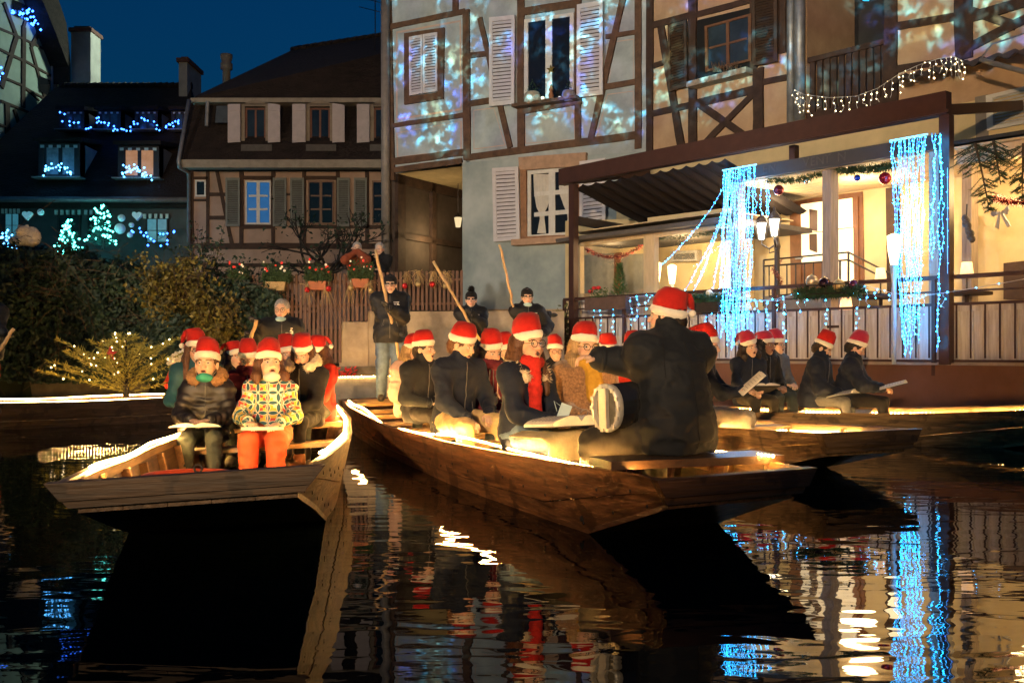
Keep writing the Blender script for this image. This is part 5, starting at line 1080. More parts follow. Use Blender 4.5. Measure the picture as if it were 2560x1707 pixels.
def pattern_mat():
    """printed jacket: overlapping circles make petals in teal, yellow, red and white"""
    m = bpy.data.materials.new('petal_print'); m.use_nodes = True; n = m.node_tree; k = n.links; p = n.nodes['Principled BSDF']; p.inputs['Roughness'].default_value = .6
    at = n.nodes.new('ShaderNodeAttribute'); at.attribute_name = 'cloth'; sp = n.nodes.new('ShaderNodeSeparateXYZ'); k.new(at.outputs['Vector'], sp.inputs[0])
    def M(op, a, b=0.0, c=0.0):
        x = n.nodes.new('ShaderNodeMath'); x.operation = op
        for i, q in enumerate((a, b, c)):
            if isinstance(q, (int, float)): x.inputs[i].default_value = q
            else: k.new(q, x.inputs[i])
        return x.outputs[0]
    cell_ = .085
    u = M('DIVIDE', sp.outputs[0], cell_); v = M('DIVIDE', sp.outputs[1], cell_)
    fu = M('SUBTRACT', M('FRACT', u), .5); fv = M('SUBTRACT', M('FRACT', v), .5); au = M('ABSOLUTE', fu); av = M('ABSOLUTE', fv)
    # petals: lens between circles centred on neighbouring cell corners
    def dist(x, y): return M('SQRT', M('ADD', M('POWER', M('SUBTRACT', au, x), 2), M('POWER', M('SUBTRACT', av, y), 2)))
    dA, dB, dC = dist(.5, .5), dist(.5, -.5), dist(-.5, .5)
    def lens(r): return M('MULTIPLY', M('LESS_THAN', dA, r), M('MAXIMUM', M('LESS_THAN', dB, r), M('LESS_THAN', dC, r)))
    petal = lens(.725); core = lens(.675)
    cu = M('FLOOR', u); cvv = M('FLOOR', v); par = M('MODULO', M('ABSOLUTE', M('ADD', cu, cvv)), 2.0)
    wn = n.nodes.new('ShaderNodeTexWhiteNoise'); wn.noise_dimensions = '2D'; cb = n.nodes.new('ShaderNodeCombineXYZ'); k.new(cu, cb.inputs[0]); k.new(cvv, cb.inputs[1]); k.new(cb.outputs[0], wn.inputs['Vector'])
    rp = n.nodes.new('ShaderNodeValToRGB'); rp.color_ramp.interpolation = 'CONSTANT'; e = rp.color_ramp.elements
    e[0].color = (.62, .42, .03, 1); e[1].position = .45; e[1].color = (.55, .05, .03, 1); x = e.new(.75); x.color = (.72, .66, .5, 1)
    k.new(wn.outputs[0], rp.inputs[0])
    def mix(f, a, b):
        q = n.nodes.new('ShaderNodeMix'); q.data_type = 'RGBA'; k.new(f, q.inputs[0])
        for i, c in ((6, a), (7, b)):
            if isinstance(c, tuple): q.inputs[i].default_value = c
            else: k.new(c, q.inputs[i])
        return q.outputs[2]
    c = mix(petal, rp.outputs[0], (.72, .68, .55, 1)); c = mix(core, c, (.012, .085, .11, 1)); k.new(c, p.inputs['Base Color']); return m
def skin_mat():
    m = bpy.data.materials.new('skin'); m.use_nodes = True; n = m.node_tree; p = n.nodes['Principled BSDF']; p.inputs['Roughness'].default_value = .5
    a = n.nodes.new('ShaderNodeAttribute'); a.attribute_name = 'Col'; n.links.new(a.outputs['Color'], p.inputs['Base Color'])
    p.inputs['Subsurface Weight'].default_value = .12; p.inputs['Subsurface Radius'].default_value = (.01, .004, .002); p.inputs['Subsurface Scale'].default_value = .5; return m
M_skin = skin_mat(); M_petal = pattern_mat()
HAIR = {n_: mat('hair_' + n_, c_, .5, .45, 30, stretch=(3, 3, .25), bump=.6, bscale=40, coords='obj', bdist=.006, spec=.4) for n_, c_ in (('brown', (.10, .042, .018)), ('dark', (.022, .014, .01)), ('black', (.01, .009, .009)), ('grey', (.30, .29, .28)), ('blond', (.34, .22, .10)))}
M_eyew = mat('eye_white', (.52, .48, .44), .2, 0); M_iris = mat('eye_iris', (.03, .018, .012), .15, 0); M_wire_gold = mat('spectacle_wire', (.45, .3, .18), .25, 0, metal=.9); M_blackwire = mat('spectacle_black', (.02, .02, .02), .3, 0)
M_fur = fabric('fur_tan', (.36, .19, .08), 1, .3, 40); M_furw = fabric('fur_cream', (.66, .55, .40), 1, .2, 40)
def ik(S_, T, a, b, hint):
    d = T - S_; L = min(d.length, (a + b) * .985); d = d.normalized(); T = S_ + d * L
    x = (a * a - b * b + L * L) / (2 * L); h = math.sqrt(max(a * a - x * x, 0)); hp = (hint - d * hint.dot(d)).normalized()
    return S_ + d * x + hp * h, T
def rotm(yaw, pitch, roll=0): return (Matrix.Rotation(R(yaw), 3, 'Z') @ Matrix.Rotation(R(pitch), 3, 'X') @ Matrix.Rotation(R(roll), 3, 'Y'))
PEOPLE = []
def person(label, pos, face, pose='sit', s=1.0, hs=.36, lean=8, head=(0, 0, 0), hands=(None, None), mouth=.5, skin=(.64, .40, .28), jacket='black', bulk=.0, rid=None, trousers='jeans', legbulk=.0, knees=None, ankles=None, hat='santa', hatcol='hatred', flop=(.3, -1), hair=None, haircol='brown', hem=None, lod=1, extras=(), gloves=False, group='carol singers in the boats', hd=None, side_twist=0, shoes='shoe', collar=.0, collarmat=None, jseed=0, fingers=True, hatdrop=0.0, category='person'):
    """pos: floor point under the hips; face: 0 looks at the camera, 90 to picture right; every body is one surface, clothes are its children"""
    Mw = Matrix.Translation(Vector(pos)) @ Matrix.Rotation(R(180 + face), 4, 'Z')
    root = thing('person', label, category, tuple(pos), group); root.matrix_basis = Mw; WM[root.name] = Mw.copy()
    hd = (hd if hd else (s ** .45)) * 1.05
    sit = pose == 'sit'; V3 = lambda *a: Vector(a)
    pel = V3(0, 0, hs + .10 * s) if sit else V3(0, 0, .92 * s)
    u = V3(0, math.sin(R(lean)), math.cos(R(lean)))
    ch = pel + u * (.27 * s); shc = pel + u * (.44 * s); nk = pel + u * (.50 * s)
    Hh = nk + V3(0, .022 * s, .114 * hd)
    if side_twist: Hh += V3(side_twist, 0, 0)
    HR = rotm(head[0], head[1], head[2] if len(head) > 2 else 0)
    sh = [shc + V3(sx * .165 * s, 0, -.02 * s) for sx in (-1, 1)]
    hip = [pel + V3(sx * .085 * s, .02, 0) for sx in (-1, 1)]
    if sit:
        kn = [V3(*(knees[i] if knees else ((-1, 1)[i] * .12 * s, .43 * s, hs + .07 * s))) for i in (0, 1)]
        an = [V3(*(ankles[i] if ankles else (kn[i].x, kn[i].y + .02 * s, .08))) for i in (0, 1)]
    else:
        kn = [V3(*(knees[i] if knees else ((-1, 1)[i] * .10 * s, .03, .49 * s))) for i in (0, 1)]
        an = [V3(*(ankles[i] if ankles else ((-1, 1)[i] * .12 * s, 0, .08))) for i in (0, 1)]
    Minv = Mw.inverted(); wr = []; el = []
    for i, sx in enumerate((-1, 1)):
        t = hands[i]
        if t is None: t = V3(sx * .08 * s, .30 * s, hs + .20 * s) if sit else V3(sx * .26 * s, .06, .80 * s)
        elif len(t) == 4: t = Minv @ Vector(t[:3])
        else: t = Vector(t)
        hint = V3(sx * .9, -.6, -.8)
        if len(extras) and 'armup' in extras: hint = V3(sx * .2, -.3, -1)
        e, w = ik(sh[i], t, .28 * s, .25 * s, hint); el.append(e); wr.append(w)
    # ---- body
    fh = {2: .0052, 1: .0078, 0: .012}[lod]; ch_ = {2: .024, 1: .03, 0: .04}[lod]
    hb = .15 * hd; fines = [((Hh - V3(.10, .125, .135) * hd), (Hh + V3(.10, .125, .12) * hd), fh)]
    if fingers and not gloves:
        for i in (0, 1): fines.append((wr[i] - V3(.10, .10, .10), wr[i] + V3(.10, .10, .10), fh * 1.15))
    allp = [pel, Hh + V3(0, 0, .15), Hh - V3(0, .12, 0)] + kn + an + el + wr
    lo = [min(p[i] for p in allp) - .16 for i in range(3)]; hi = [max(p[i] for p in allp) + .16 for i in range(3)]
    lo[2] = max(lo[2], -.02)
    B = Vox(lo, hi, ch_, fines)
    B.ell(ch, (.11 * s, .07 * s, .16 * s), k=.05); B.ell(pel, (.11 * s, .08 * s, .10 * s), k=.05); B.cone(sh[0], sh[1], .042 * s, .042 * s, .05)
    B.cone(nk - u * .06, Hh + HR @ V3(0, -.02, -.03) * hd, .053 * hd, .05 * hd, .03)
    for i in (0, 1):
        B.cone(hip[i], kn[i], .06 * s, .045 * s, .03); B.cone(kn[i], an[i], .042 * s, .032 * s, .02)
        B.cone(an[i], an[i] + V3(0, .12 * s, -.03), .03, .025, .02)
        B.cone(sh[i], el[i], .038 * s, .033 * s, .03); B.cone(el[i], wr[i], .032 * s, .024 * s, .02)
    hp = lambda x, y, z: Hh + HR @ (V3(x, y, z) * hd)
    HRn = np.array(HR)
    E = lambda c, r, k=.012, sub=False: B.ell(hp(*c), [q * hd for q in r], HRn, k * hd, None, sub)
    E((0, -.012, .032), (.076, .094, .086), .02); E((0, .026, -.035), (.058, .064, .080), .03); E((0, .055, -.088), (.028, .028, .022), .02)
    E((0, .070, .030), (.052, .022, .018), .02); E((-.036, .055, -.028), (.026, .03, .028), .02); E((.036, .055, -.028), (.026, .03, .028), .02)
    if lod:
        for sx in (-1, 1): E((sx * .031, .100, .008), (.017, .018, .0100), .012, True)
        B.cone(hp(0, .086, .014), hp(0, .107, -.020), .0085 * hd, .0125 * hd, .010); E((-.011, .096, -.024), (.010, .011, .008), .008); E((.011, .096, -.024), (.010, .011, .008), .008)
        E((0, .086, -.050), (.024, .012, .008), .008); E((0, .084, -.066), (.020, .012, .008), .008)
        if mouth > 0: E((0, .098, -.056), (.012 + .006 * (1 - mouth), .022, .004 + .012 * mouth), .005, True)
        for sx in (-1, 1): E((sx * .076, -.004, -.004), (.010, .020, .030), .008)
    else: B.cone(hp(0, .086, .014), hp(0, .106, -.020), .010 * hd, .014 * hd, .010)
    hdirs = []
    for i, sx in enumerate((-1, 1)):
        d = (wr[i] - el[i]).normalized(); up = V3(0, 0, 1) - d * d.z
        up = up.normalized() if up.length > .1 else V3(0, 1, 0)
        sd = d.cross(up).normalized(); hdirs.append((d, up, sd)); hsz = s ** .6
        pc = wr[i] + d * .05 * hsz; Rm = np.array([[sd.x, d.x, up.x], [sd.y, d.y, up.y], [sd.z, d.z, up.z]])
        if gloves or not fingers or lod == 0:
            B.ell(pc + d * .02, [.045 * hsz, .065 * hsz, .032 * hsz], Rm, .02); B.cone(pc - sd * sx * .03, pc - sd * sx * .045 + d * .05, .014, .012, .012)
            continue
        B.ell(pc, [.040 * hsz, .048 * hsz, .015 * hsz], Rm, .015)
        for q in range(4):
            o = (-.030 + q * .0205) * hsz; ln = (.9, 1.0, .95, .78)[q] * hsz if sx > 0 else (.78, .95, 1.0, .9)[q] * hsz
            a = pc + d * .040 * hsz + sd * o; c1_ = d * .8 - up * .6; c2_ = d * .15 - up * 1.0
            b = a + c1_.normalized() * .036 * ln; c_ = b + c2_.normalized() * .032 * ln
            B.cone(a, b, .0094 * hsz, .0088 * hsz, .004); B.cone(b, c_, .0088 * hsz, .0075 * hsz, .004)
        a = wr[i] + d * .025 * hsz - sd * sx * .032 * hsz; b = a + (d * .7 - sd * sx * .6 - up * .3).normalized() * .036 * hsz; c_ = b + (d * .9 - up * .5).normalized() * .028 * hsz
        B.cone(a, b, .012 * hsz, .0102 * hsz, .006); B.cone(b, c_, .010 * hsz, .0085 * hsz, .004)
    v, f = B.net(); me = npmesh('body', v, f, True)
    # own colours of the body: skin, lips, brows, mouth, gloves
    col = np.ones((len(v), 4)); col[:, :3] = skin
    L_ = (v - np.array(Hh)) @ HRn / hd
    def reg(c, r): return (((L_ - np.array(c)) / np.array(r)) ** 2).sum(1) < 1
    hc = {'brown': (.08, .04, .02), 'dark': (.03, .02, .015), 'black': (.015, .012, .01), 'grey': (.25, .24, .23), 'blond': (.25, .16, .08)}[haircol]
    if lod:
        col[reg((0, .09, -.058), (.023, .03, .0145)), :3] = (skin[0] * .85, skin[1] * .58, skin[2] * .56)
        if mouth > 0: col[(reg((0, .088, -.056), (.019, .017, .005 + .012 * mouth))) & (L_[:, 1] < .0885), :3] = (.05, .008, .008)
        for sx in (-1, 1):
            for q in range(5): col[reg((sx * (.018 + q * .0075), .084 - q * .0022, .0245 + (.003 * math.sin(q * .8))), (.0062, .02, .0045)), :3] = hc
        for sx in (-1, 1): col[reg((sx * .045, .06, -.025), (.022, .04, .02)), :3] = (skin[0] * 1.02, skin[1] * .86, skin[2] * .84)
    if gloves:
        for w in wr: col[np.linalg.norm(v - np.array(w), axis=1) < .14, :3] = (.03, .03, .03)
    at = me.color_attributes.new('Col', 'FLOAT_COLOR', 'POINT'); at.data.foreach_set('color', col.ravel())
    body = obj('body', me, M_skin, root, Mw)
    if lod:
        for sx in (-1, 1):
            m = MB(); m.smooth = True; c = hp(sx * .031, .0742, .0065); m.ball(c, .0125 * hd, 12, 8)
            m.cur = 1; m.ball(c + HR @ (V3(0, .0056, -.0004) * hd), .0078 * hd, 8, 6); obj('eye', m, [M_eyew, M_iris], root, Mw)
    # ---- jacket
    jh = {2: .0135, 1: .018, 0: .026}[lod]; bk_ = bulk
    hemz = hem if hem is not None else (hs - .0 if sit else .74 * s)
    lo2 = [min([p[i] for p in el + wr + sh + [pel, ch]]) - .22 for i in range(3)]; hi2 = [max([p[i] for p in el + wr + sh + [nk]]) + .22 for i in range(3)]
    lo2[2] = min(lo2[2], hemz - .05); Jv = Vox(lo2, hi2, jh)
    rt = np.array(Matrix.Rotation(R(-lean), 3, 'X'))
    Jv.ell(ch + u * .02, ((.155 + bk_) * s, (.112 + bk_) * s, .21 * s), rt, .06, rid); Jv.ell(pel + u * .10 * s, ((.16 + bk_) * s, (.125 + bk_) * s, .20 * s), rt, .06, rid)
    if not sit or hemz < hs + .02: Jv.ell(pel + V3(0, .02, -.02), ((.175 + bk_) * s, (.14 + bk_) * s, .17 * s), None, .06, rid)
    if not sit: Jv.cone(pel, V3(0, 0, hemz), (.165 + bk_) * s, (.175 + bk_) * s, .06, rid)
    Jv.cone(sh[0] + V3(.02, 0, .0), sh[1] - V3(.02, 0, .0), (.066 + bk_ * .6) * s, (.066 + bk_ * .6) * s, .06)
    for i in (0, 1):
        d = (wr[i] - el[i]).normalized(); Jv.cone(nk - u * .05, sh[i] + V3(0, 0, -.005), (.07 + bk_ * .4) * s, (.056 + bk_ * .5) * s, .07)
        Jv.cone(sh[i], el[i], (.062 + bk_ * .75) * s, (.056 + bk_) * s, .07, rid); Jv.cone(el[i], wr[i] - d * .012, (.055 + bk_) * s, (.040 + bk_ * .6) * s, .03, rid)
    Jv.cone(nk - u * .05, nk + u * (.035 + collar), (.074 + bk_ * .5) * hd, (.070 + bk_ * .4) * hd, .03)
    Jv.cut((0, 0, 1), hemz); jm = vmesh('jacket', Jv, .0085 + .06 * bulk, 6.5, jseed + 1)
    if jacket == 'petal':
        n_ = len(jm.vertices); co = np.empty(n_ * 3); jm.vertices.foreach_get('co', co); co = co.reshape(-1, 3); uv = np.zeros((n_, 3))
        p3 = co; dist = []
        segs = [(np.array(sh[i]), np.array(el[i])) for i in (0, 1)] + [(np.array(el[i]), np.array(wr[i])) for i in (0, 1)]
        uv[:, 0] = co[:, 0] * 1.05 + np.sign(co[:, 0]) * np.abs(co[:, 1]) * .3; uv[:, 1] = co[:, 2]
        for q, (a, b) in enumerate(segs):
            d = b - a; t = np.clip(((p3 - a) @ d) / (d @ d), 0, 1); r = np.linalg.norm(p3 - a - t[:, None] * d, axis=1); mk = (r < .085) & (t > .12 if q < 2 else t > -.1)
            L__ = np.linalg.norm(d); ax = d / L__; rad = p3 - a - t[:, None] * d; e1 = np.cross(ax, [0, 1, .2]); e1 /= np.linalg.norm(e1); e2 = np.cross(ax, e1)
            uv[mk, 0] = (np.arctan2(rad @ e1, rad @ e2) * .062)[mk]; uv[mk, 1] = (t * L__)[mk] + (.28 * s if q > 1 else 0)
        a_ = jm.attributes.new('cloth', 'FLOAT_VECTOR', 'POINT'); a_.data.foreach_set('vector', uv.ravel()); jmat = M_petal
    else: jmat = FB[jacket]
    jo = obj('jacket', jm, jmat, root, Mw)
    if lod:
        bv = BVHTree.FromPolygons([q.co for q in jm.vertices], [tuple(q.vertices) for q in jm.polygons])
        def seam(nm, a, b, off, dr, r, mt_, n_=12):
            pts = []
            for i in range(n_ + 1):
                h_ = bv.ray_cast(a.lerp(b, i / n_) + off, dr)
                if h_[0] is not None: pts.append(h_[0] - dr * .0015)
            if len(pts) > 3: m_ = MB(); m_.smooth = True; m_.tube(pts, r, 6); obj(nm, m_, mt_, jo, Mw)
        if jacket in ('coat', 'teddy') and face < -100:
            seam('back_seam', nk - u * .03, V3(0, -.02, hemz + .03), V3(0, -.6, 0), V3(0, 1, 0), .0028, FB['black'])
            for sx in (-1, 1): seam('shoulder_seam', sh[0 if sx < 0 else 1] + V3(-sx * .035 * s, 0, .05), sh[0 if sx < 0 else 1] + V3(-sx * .03 * s, 0, -.13 * s), V3(0, -.6, 0), V3(0, 1, 0), .0025, FB['black'])
        elif 'scarf_red' not in extras:
            seam('zip', nk - u * .015, V3(0, pel.y + .02, hemz + .05), V3(0, .6, 0), V3(0, -1, 0), .004, FB['grey'] if jacket != 'petal' else FB['cream'])
            for sx in (-1, 1): seam('pocket', pel + V3(sx * .075 * s, 0, .16 * s), pel + V3(sx * .105 * s, 0, .07 * s), V3(0, .6, 0), V3(0, -1, 0), .003, FB['grey'], 6)
        for i in (0, 1):
            d = (wr[i] - el[i]).normalized(); rq = d.to_track_quat('Z', 'Y').to_matrix(); r0 = (.041 + bk_ * .6) * s
            m_ = MB(); m_.smooth = True; m_.lathe(wr[i] - d * .03, [(r0 * .9, -.004), (r0 + .006, 0), (r0 + .007, .016), (r0 + .002, .026), (r0 * .8, .028)], 14, rq); obj('cuff', m_, jmat, jo, Mw)
    # ---- trousers, shoes
    tl = [min([p[i] for p in kn + an + hip]) - .2 for i in range(3)]; th_ = [max([p[i] for p in kn + an + hip]) + .2 for i in range(3)]; tl[2] = max(tl[2], -.02)
    T = Vox(tl, th_, jh * 1.1); lb = legbulk
    T.ell(pel - V3(0, 0, .01), (.155 * s, .12 * s, .11 * s), None, .05)
    for i in (0, 1):
        T.cone(hip[i], kn[i], (.088 + lb) * s, (.064 + lb) * s, .03); T.cone(kn[i], an[i], (.062 + lb) * s, (.046 + lb) * s, .025)
    if sit: T.cut((0, 0, 1), .06)
    else: T.cut((0, 0, 1), .05)
    obj('trousers', vmesh('trousers', T, .009, 8, jseed + 5), FB[trousers], root, Mw)
    if shoes:
        for i in (0, 1):
            Sv = Vox([an[i][0] - .1, an[i][1] - .12, -.03], [an[i][0] + .1, an[i][1] + .28, .24], .014)
            Sv.ell(an[i] + V3(0, .075, -.035), (.048, .135, .055), None, .02); Sv.cone(an[i] + V3(0, -.01, -.03), an[i] + V3(0, 0, .05), .05, .052, .03); Sv.cut((0, 0, 1), an[i].z - .08)
            obj('shoe', vmesh('shoe', Sv), FB[shoes], root, Mw)
    # ---- hair
    if hair:
        Hv = Vox(list(Hh - V3(.16, .18, .42) * hd), list(Hh + V3(.16, .15, .14) * hd), {2: .0085, 1: .011, 0: .016}[lod])
        Hv.ell(hp(0, -.018, .036), [.082 * hd, .098 * hd, .090 * hd], HRn, .02)
        if hair in ('long', 'bob', 'curly'):
            zl = {'long': -.30, 'bob': -.13, 'curly': -.24}[hair]; wd_ = .035 if hair != 'curly' else .05
            for sx in (-1, 1):
                Hv.chain([hp(sx * .078, -.012, .02), hp(sx * .088, -.006, -.07), hp(sx * .098, .018, zl * .65), hp(sx * .104, .035, zl)], [wd_ * .75 * hd, wd_ * .85 * hd, wd_ * hd, wd_ * .55 * hd], .03)
                Hv.chain([hp(sx * .05, -.06, .02), hp(sx * .07, -.07, -.09), hp(sx * .08, -.06, zl)], [.05 * hd, .05 * hd, .035 * hd], .04)
            Hv.chain([hp(0, -.07, .0), hp(0, -.085, -.10), hp(0, -.08, zl)], [.06 * hd, .055 * hd, .04 * hd], .04)
        elif hair == 'short': Hv.cone(hp(0, -.07, -.02), hp(0, -.055, -.07), .055 * hd, .045 * hd, .02)
        Hv.ell(hp(0, .105, -.035), [.060 * hd, .075 * hd, .115 * hd], HRn, .012, None, True)
        if hair == 'short':
            pf = HRn @ np.array([0, 0, 1]); Hv.cut(tuple(pf), float(pf @ np.array(hp(0, 0, -.085))))
        hm = vmesh('hair', Hv, .004 if hair != 'curly' else .014, 26 if hair != 'curly' else 34, jseed); obj('hair', hm, HAIR[haircol], root, Mw)
    # ---- headwear
    if hat == 'santa':
        n_ = 26 if lod else 16; fx, fy = flop; rs = random.Random(jseed * 7 + 3); bz_ = .052 - hatdrop
        def ring(c, rx, ry, tx=0, ty=0, nz=0, ph=0): return [hj(c[0] + rx * math.cos(a) * (1 + nz * math.sin(3 * a + ph)), c[1] + ry * math.sin(a) * (1 + nz * math.sin(3 * a + ph)), c[2] + tx * math.cos(a) * rx + ty * math.sin(a) * ry) for a in [2 * math.pi * i / n_ for i in range(n_)]]
        def hj(x, y, z):
            q = hp(x, y, z); w = mnoise.noise(q * 22 + Vector((jseed, 0, 0))) + .6 * mnoise.noise(q * 45 + Vector((0, jseed, 0))); return q + (q - Hh).normalized() * (.005 * w)
        hf = rs.uniform(.82, 1.3); rl_ = rs.uniform(-.16, .16); til = -.22 + rs.uniform(-.12, .1); m = MB(); m.smooth = True
        prof = [(-.004, .0), (.004, .012), (.009, .024), (.009, .040), (.003, .052), (-.006, .056), (-.012, .04), (-.012, .0)]
        m.loft([ring((0, -.012, bz_ - .022 + z), .086 + o, .104 + o, rl_, -til * .55, .0) for o, z in prof], False); bd = m
        pz = [(0, -.012, bz_ + .020), (0, -.014, bz_ + .055), (fx * .012, -.018 + fy * .010, bz_ + .098), (fx * .040, -.02 + fy * .034, bz_ + .128), (fx * .080, -.02 + fy * .074, bz_ + .128), (fx * .122, -.02 + fy * .114, bz_ + .085), (fx * .145, -.02 + fy * .142, bz_ + .030)]
        pz = [(c[0], c[1], bz_ + .02 + (c[2] - bz_ - .02) * hf) for c in pz]
        rr = [(.085, .103), (.086, .103), (.079, .092), (.062, .072), (.045, .052), (.029, .033), (.014, .016)]
        m = MB(); m.smooth = True; m.loft([ring(c, a, b, rl_ * max(0, 1 - i / 3) - fx * .25 * min(1, i / 3), -til * .5 - fy * .22 * min(1, i / 3), .02 * i, rs.random() * 6) for i, (c, (a, b)) in enumerate(zip(pz, rr))], True)
        ho = obj('santa_hat', m, FB[hatcol], root, Mw); obj('hat_band', bd, FB['hatwhite'], ho, Mw)
        m = MB(); m.smooth = True; m.ball(hp(fx * .150, -.02 + fy * .148, bz_ + .02 + (-.015) * hf), .024 * hd, 10, 8); obj('pom_pom', m, FB['hatwhite'], ho, Mw)
    elif hat == 'beanie':
        m = MB(); m.smooth = True; n_ = 22
        pr = [(.083, .020), (.087, .022), (.0885, .045), (.086, .052), (.086, .075), (.078, .10), (.058, .123), (.03, .134), (.004, .137)]
        m.loft([[hp(r * math.cos(a), -.012 + r * 1.2 * math.sin(a), z - .015 * math.sin(a)) for a in [2 * math.pi * i / n_ for i in range(n_)]] for r, z in pr], True)
        ho = obj('knit_hat', m, FB['black'], root, Mw)
        if 'pom' in extras: obj('pom_pom', sprig([hp(0, -.03, .16), hp(0, -.03, .17)], .055, 500, FB['black'], 5), FB['black'], ho, Mw)
    # ---- extras
    ex = extras
    if 'glasses' in ex or 'glasses_black' in ex:
        m = MB(); m.smooth = True
        for sx in (-1, 1):
            m.tube([hp(sx * .033 + .024 * math.cos(a), .101, .004 + .022 * math.sin(a)) for a in [2 * math.pi * i / 14 for i in range(15)]], .0020 * hd, 5); m.tube([hp(sx * .057, .100, .008), hp(sx * .078, .02, .010)], .0018, 4)
        m.tube([hp(-.010, .103, .008), hp(.010, .103, .008)], .0018, 4); obj('glasses', m, M_wire_gold if 'glasses' in ex else M_blackwire, root, Mw)
    for q in ex:
        if q.startswith('mask_'):
            Kv = Vox(list(Hh - V3(.13, .14, .17) * hd), list(Hh + V3(.13, .15, .02) * hd), .008)
            Kv.ell(hp(0, .055, -.100), [.062 * hd, .050 * hd, .034 * hd], HRn, .01); Kv.ell(hp(0, .072, -.083), [.03 * hd, .03 * hd, .022 * hd], HRn, .01)
            obj('face_mask', vmesh('face_mask', Kv), mat('mask_' + q[5:], {'green': (.03, .30, .22), 'white': (.75, .70, .62), 'blue': (.30, .48, .55)}[q[5:]], .8, .1), root, Mw)
            m = MB(); m.tube([hp(.055, .06, -.09), hp(.08, .0, -.03)], .0018, 4); m.tube([hp(-.055, .06, -.09), hp(-.08, .0, -.03)], .0018, 4); obj('ear_loop', m, FB['cream'], root, Mw)
        if q in ('fur_tan', 'fur_cream'):
            pth = [nk + V3(.135 * math.cos(a) * s, .02 + .10 * math.sin(a) * s - .01, .035 - (.05 if 'fur_low' not in ex else .11) * max(0, math.sin(a)) + (.05 if 'fur_low' not in ex else .0) * max(0, -math.sin(a)) - (.05 if 'fur_low' in ex else 0)) for a in [R(-230 + i * 280 / 22) for i in range(23)]]
            Fv = Vox([min(p[i] for p in pth) - .1 for i in range(3)], [max(p[i] for p in pth) + .1 for i in range(3)], .014); Fv.chain(pth, [(.042 if q == 'fur_tan' or 'fur_low' not in ex else .030) * s] * 23, .02)
            fm = M_fur if q == 'fur_tan' else M_furw; fo = obj('fur_collar', vmesh('fur_collar', Fv, .012, 30), fm, root, Mw)
            tag(obj('fur', sprig(pth, .060 * s, 2600 if lod == 2 else 900, fm, 4), fm, fo, Mw), kind='stuff')
        if q in ('scarf_red', 'scarf_mustard', 'hood_burg', 'snood_cream'):
            Cv = Vox([-.3, -.25, pel.z], [.3, .45, nk.z + .2], .013)
            pth = [nk + V3(.082 * math.cos(a) * s, .012 + .078 * math.sin(a), .012 + .008 * math.sin(2 * a)) for a in [2 * math.pi * i / 14 for i in range(15)]]; r_ = {'scarf_red': .034, 'scarf_mustard': .040, 'hood_burg': .04, 'snood_cream': .05}[q]
            Cv.chain(pth, [r_] * 15, .02)
            if q == 'hood_burg': Cv.ell(nk + V3(0, -.10, -.02), (.13, .06, .10), None, .04)
            if q == 'scarf_red': Cv.chain([nk + V3(.02, .10, -.01), ch + V3(.03, .135, .06), pel + V3(.05, .19, .14), pel + V3(.05, .20, .02)], [.04, .043, .045, .04], .03)
            if q == 'scarf_mustard': Cv.chain([nk + V3(-.02, .10, -.01), ch + V3(-.04, .15, .0)], [.06, .07], .04)
            obj('hood' if 'hood' in q else 'scarf', vmesh('scarf', Cv, .007, 22), FB[{'scarf_red': 'redscarf', 'scarf_mustard': 'mustard', 'hood_burg': 'burg', 'snood_cream': 'cream'}[q]], root, Mw)
        if q == 'badge':
            m = MB(); c = ch + V3(-.085, .0, .08); yy = (.112 + bulk) * s + .012
            for dx, dz, w, h in ((0, .040, .075, .012), (-.018, .014, .026, .022), (.020, .014, .026, .022), (0, -.016, .085, .014), (-.034, -.004, .018, .03), (.034, -.004, .018, .03)): m.box(c + V3(dx, yy - .10 * abs(dx), dz), (w, .008, h))
            obj('chest_emblem', m, mat('emblem_white', (.6, .58, .52), .7), root, Mw)
            continue
            m = MB(); m.tube([ch + V3(0, yy + .002, .17), ch + V3(0, yy + .012, .05), pel + V3(0, (.135 + bulk) * s + .012, .1)], .005, 5); obj('zip', m, FB['grey'], root, Mw)
        if q == 'pockets':
            m = MB()
            for sx in (-1, 1): m.tube([pel + V3(sx * .08, (.15 + bulk) * s, .10), pel + V3(sx * .11, (.14 + bulk) * s, -.02)], .004, 4); 
            obj('pocket_piping', m, FB['grey'], root, Mw)
        if q == 'cords':
            m = MB(); m.smooth = True
            for sx in (-1, 1): m.tube([nk + V3(sx * .035, .11, -.03), ch + V3(sx * .04, .135, .10), ch + V3(sx * .03, .145, -.06)], .0055, 6)
            obj('hood_cord', m, FB['cream'], root, Mw)
            m = MB()
            for a, b in (((-.06, -.02), (-.03, .04)), ((-.03, .04), (0, -.0)), ((0, 0), (.03, .04)), ((.03, .04), (.06, -.03))): m.beam(ch + V3(a[0], .135, a[1] - .05), ch + V3(b[0], .135, b[1] - .05), .008, .012)
            obj('chest_print', m, FB['cream'], root, Mw)
        if q == 'zipper_old':
            m = MB(); m.tube([nk + V3(0, .085 + bulk, -.03), ch + V3(0, (.118 + bulk) * s, .08), ch + V3(0, (.13 + bulk) * s, -.06), pel + V3(0, (.135 + bulk) * s, .06)], .006, 5); obj('zip', m, FB['grey'], root, Mw)
    return dict(root=root, M=Mw, pel=pel, nk=nk, H=Hh, wr=[Mw @ w for w in wr], kn=[Mw @ k_ for k_ in kn], hp=hp, ch=ch)
